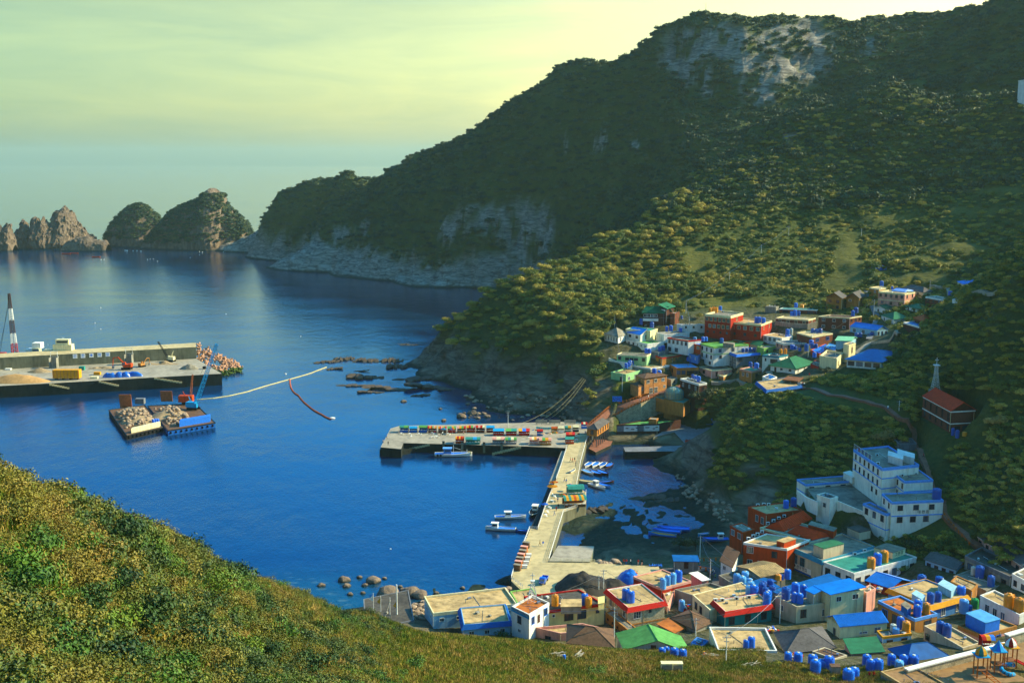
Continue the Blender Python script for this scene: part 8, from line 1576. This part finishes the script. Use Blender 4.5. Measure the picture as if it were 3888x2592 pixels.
for i,(px,w) in enumerate(((2530,2.2),(2571,2.1))):
    t=empty('utility_cabinet',onground(px,2552),'tall grey-white metal utility cabinet on the slope, '+('left' if i==0 else 'right')+' of the pair','cabinet'); m=MB(); m.box((0,0,1),(w,1.3,2.2)); m.build('cabinet_body',K['greyw' if 0 else 'cream'],t); m=MB(); m.box((0,-.67,1),(w*.9,.03,1.8)); m.build('cabinet_door',K['metal'],t); m=MB(); m.box((0,0,2.15),(w+.1,1.45,.1)); m.build('cabinet_roof',K['cream'],t)
t=empty('concrete_box',onground(3169,2566),'pale concrete block with a brown lid among the yard tanks','concrete box'); m=MB(); m.box((0,0,1),(2,1.6,2.2)); m.build('box_body',K['concw'],t); m=MB(); m.box((0,0,2.15),(2.1,1.7,.12)); m.build('lid',K['rbrown'],t)
for k,(px,py) in enumerate([(2105,2500),(2190,2503),(2700,2500),(2850,2535)]):
    p=onground(px,py); t=empty('timber_pile',p,['pile of weathered planks on the slope, left one','pile of weathered planks on the slope with a blue barrel beside it','heap of scrap planks behind the two cabinets','scattered planks in the weedy yard'][k],'plank pile',None,rnd.uniform(0,1))
    m=MB()
    for i in range(22): a=rnd.uniform(-.5,.5); m.box((rnd.uniform(-1.8,1.8),rnd.uniform(-1,1),.15+.03*i),(rnd.uniform(1.6,3.6),.16,.07),a)
    m.build('planks',K['cpave'],t)
tanks('beside the plank pile',[(2142,2508,13,'bplastic',1.6)])
# air conditioners on roofs
am=MB(); am.box((0,0,.32),(.85,.35,.62)); acm=am.mesh('ac_body'); acm.materials.append(K['steelw']); am=MB(); am.lathe((.0,-.18,.32),[(.24,-.01),(.24,.01)],12,Matrix.Rotation(R(90),3,'X')); acf=am.mesh('fan_grille'); acf.materials.append(K['black'])
def acs(where,pts,key=None,z=None):
    z=ROOFS[key][0] if key else z
    for i,(px,py) in enumerate(pts):
        t=empty('air_conditioner',atZ(px,py,z),f'white air conditioner {where}'+('' if len(pts)==1 else ', '+('leftmost' if i==0 else 'rightmost' if i==len(pts)-1 else ORDN[i]+' from left')),'air conditioner','outdoor air conditioners'); t.scale=(1.3,)*3; link('ac_body',acm,None,t); link('fan_grille',acf,None,t)
acs('on the teal house roof',[(2716,2282),(2742,2281),(2796,2275),(2843,2270)],'teal'); acs('on the cream house roof edge',[(2142,2308),(2172,2307)],'creamh'); acs('on the red-rimmed roof',[(2383,2238)],'redrim'); acs('along the left edge of the big orange roof',[(2842,2048),(2860,2038),(2876,2031),(2893,2022)],'org'); acs('along the back edge of the red tiled roofs',[(2915,1990),(2937,1980),(2957,1970),(2977,1962)],'rrb'); acs('on the orange annex',[(2877,1920),(2900,1917),(2918,1918)],'oa'); acs('on the tall hotel block',[(3333,1762),(3330,1730)],'h1'); acs('on the lower hotel roof',[(3378,1772),(3405,1786),(3425,1808)],'h2'); acs('on the teal roof with the sign box',[(3245,2106),(3283,2093)],'grn'); acs('along the red hotel roof',[(2743,1186),(2752,1186),(2775,1187),(2780,1188)],'rh1')

for a,b,lb in [('h','e','long wire crossing above the red-rimmed house'),('c','g','wire from the cross tower corner to the twin poles'),('a','e','wire falling from the tall pole to the weedy yard'),('i','a','wire over the corrugated shed'),('m','l','wire up to the wood edge'),('o','n','wire over the pink villa'),('u','w','wire through the middle of the upper village'),('v','k','wire up past the mint house'),('u','o','wire above the cyan roof')]: wire(PT[a],PT[b],lb,1.2,.045)
for k,(px,py,z) in enumerate([(2690,2495,None),(2380,2190,4),(2400,2175,4),(3020,2498,None),(2600,2310,6.2),(3330,2240,9),(2930,2396,9.5)]):
    p=atZ(px,py,z) if z is not None else onground(px,py); t=empty('gear_pile',p,['jumble of coloured household gear by the two tanks at the slope foot','red fishing gear heap left of the blue tarpaulin','fishing floats and crates behind the blue tarpaulin','broken white boards before the slate roof','orange planks heaped in the lane by the stone house','pots and drums beside the red-walled blue gable house','small junk heap behind the white parapet roof'][k],'gear pile',None,rnd.uniform(0,3))
    for mi,c in enumerate(('tblue','tred','twhite','cpave','tyel')):
        m=MB()
        for i in range(7): m.box((rnd.uniform(-1.6,1.6),rnd.uniform(-1.2,1.2),rnd.uniform(.1,.7)),(rnd.uniform(.2,.9),rnd.uniform(.15,.6),rnd.uniform(.15,.6)),rnd.uniform(0,3))
        m.build('gear',K[c],t)
# ================================================================ HAZE
m=bpy.data.materials.new('haze'); m.use_nodes=True; nt=m.node_tree; nt.nodes.clear()
pv=N(nt,'ShaderNodeVolumePrincipled'); pv.inputs['Color'].default_value=(.48,.70,.62,1); pv.inputs['Density'].default_value=.000048; pv.inputs['Anisotropy'].default_value=.2
o=N(nt,'ShaderNodeOutputMaterial'); L(nt,pv.outputs[0],o.inputs['Volume'])
hb=MB(); hb.box((0,12500,186),(50000,25400,400)); tag(hb.build('haze',m),'thin sea haze over the bay and hills','haze',None,'stuff')
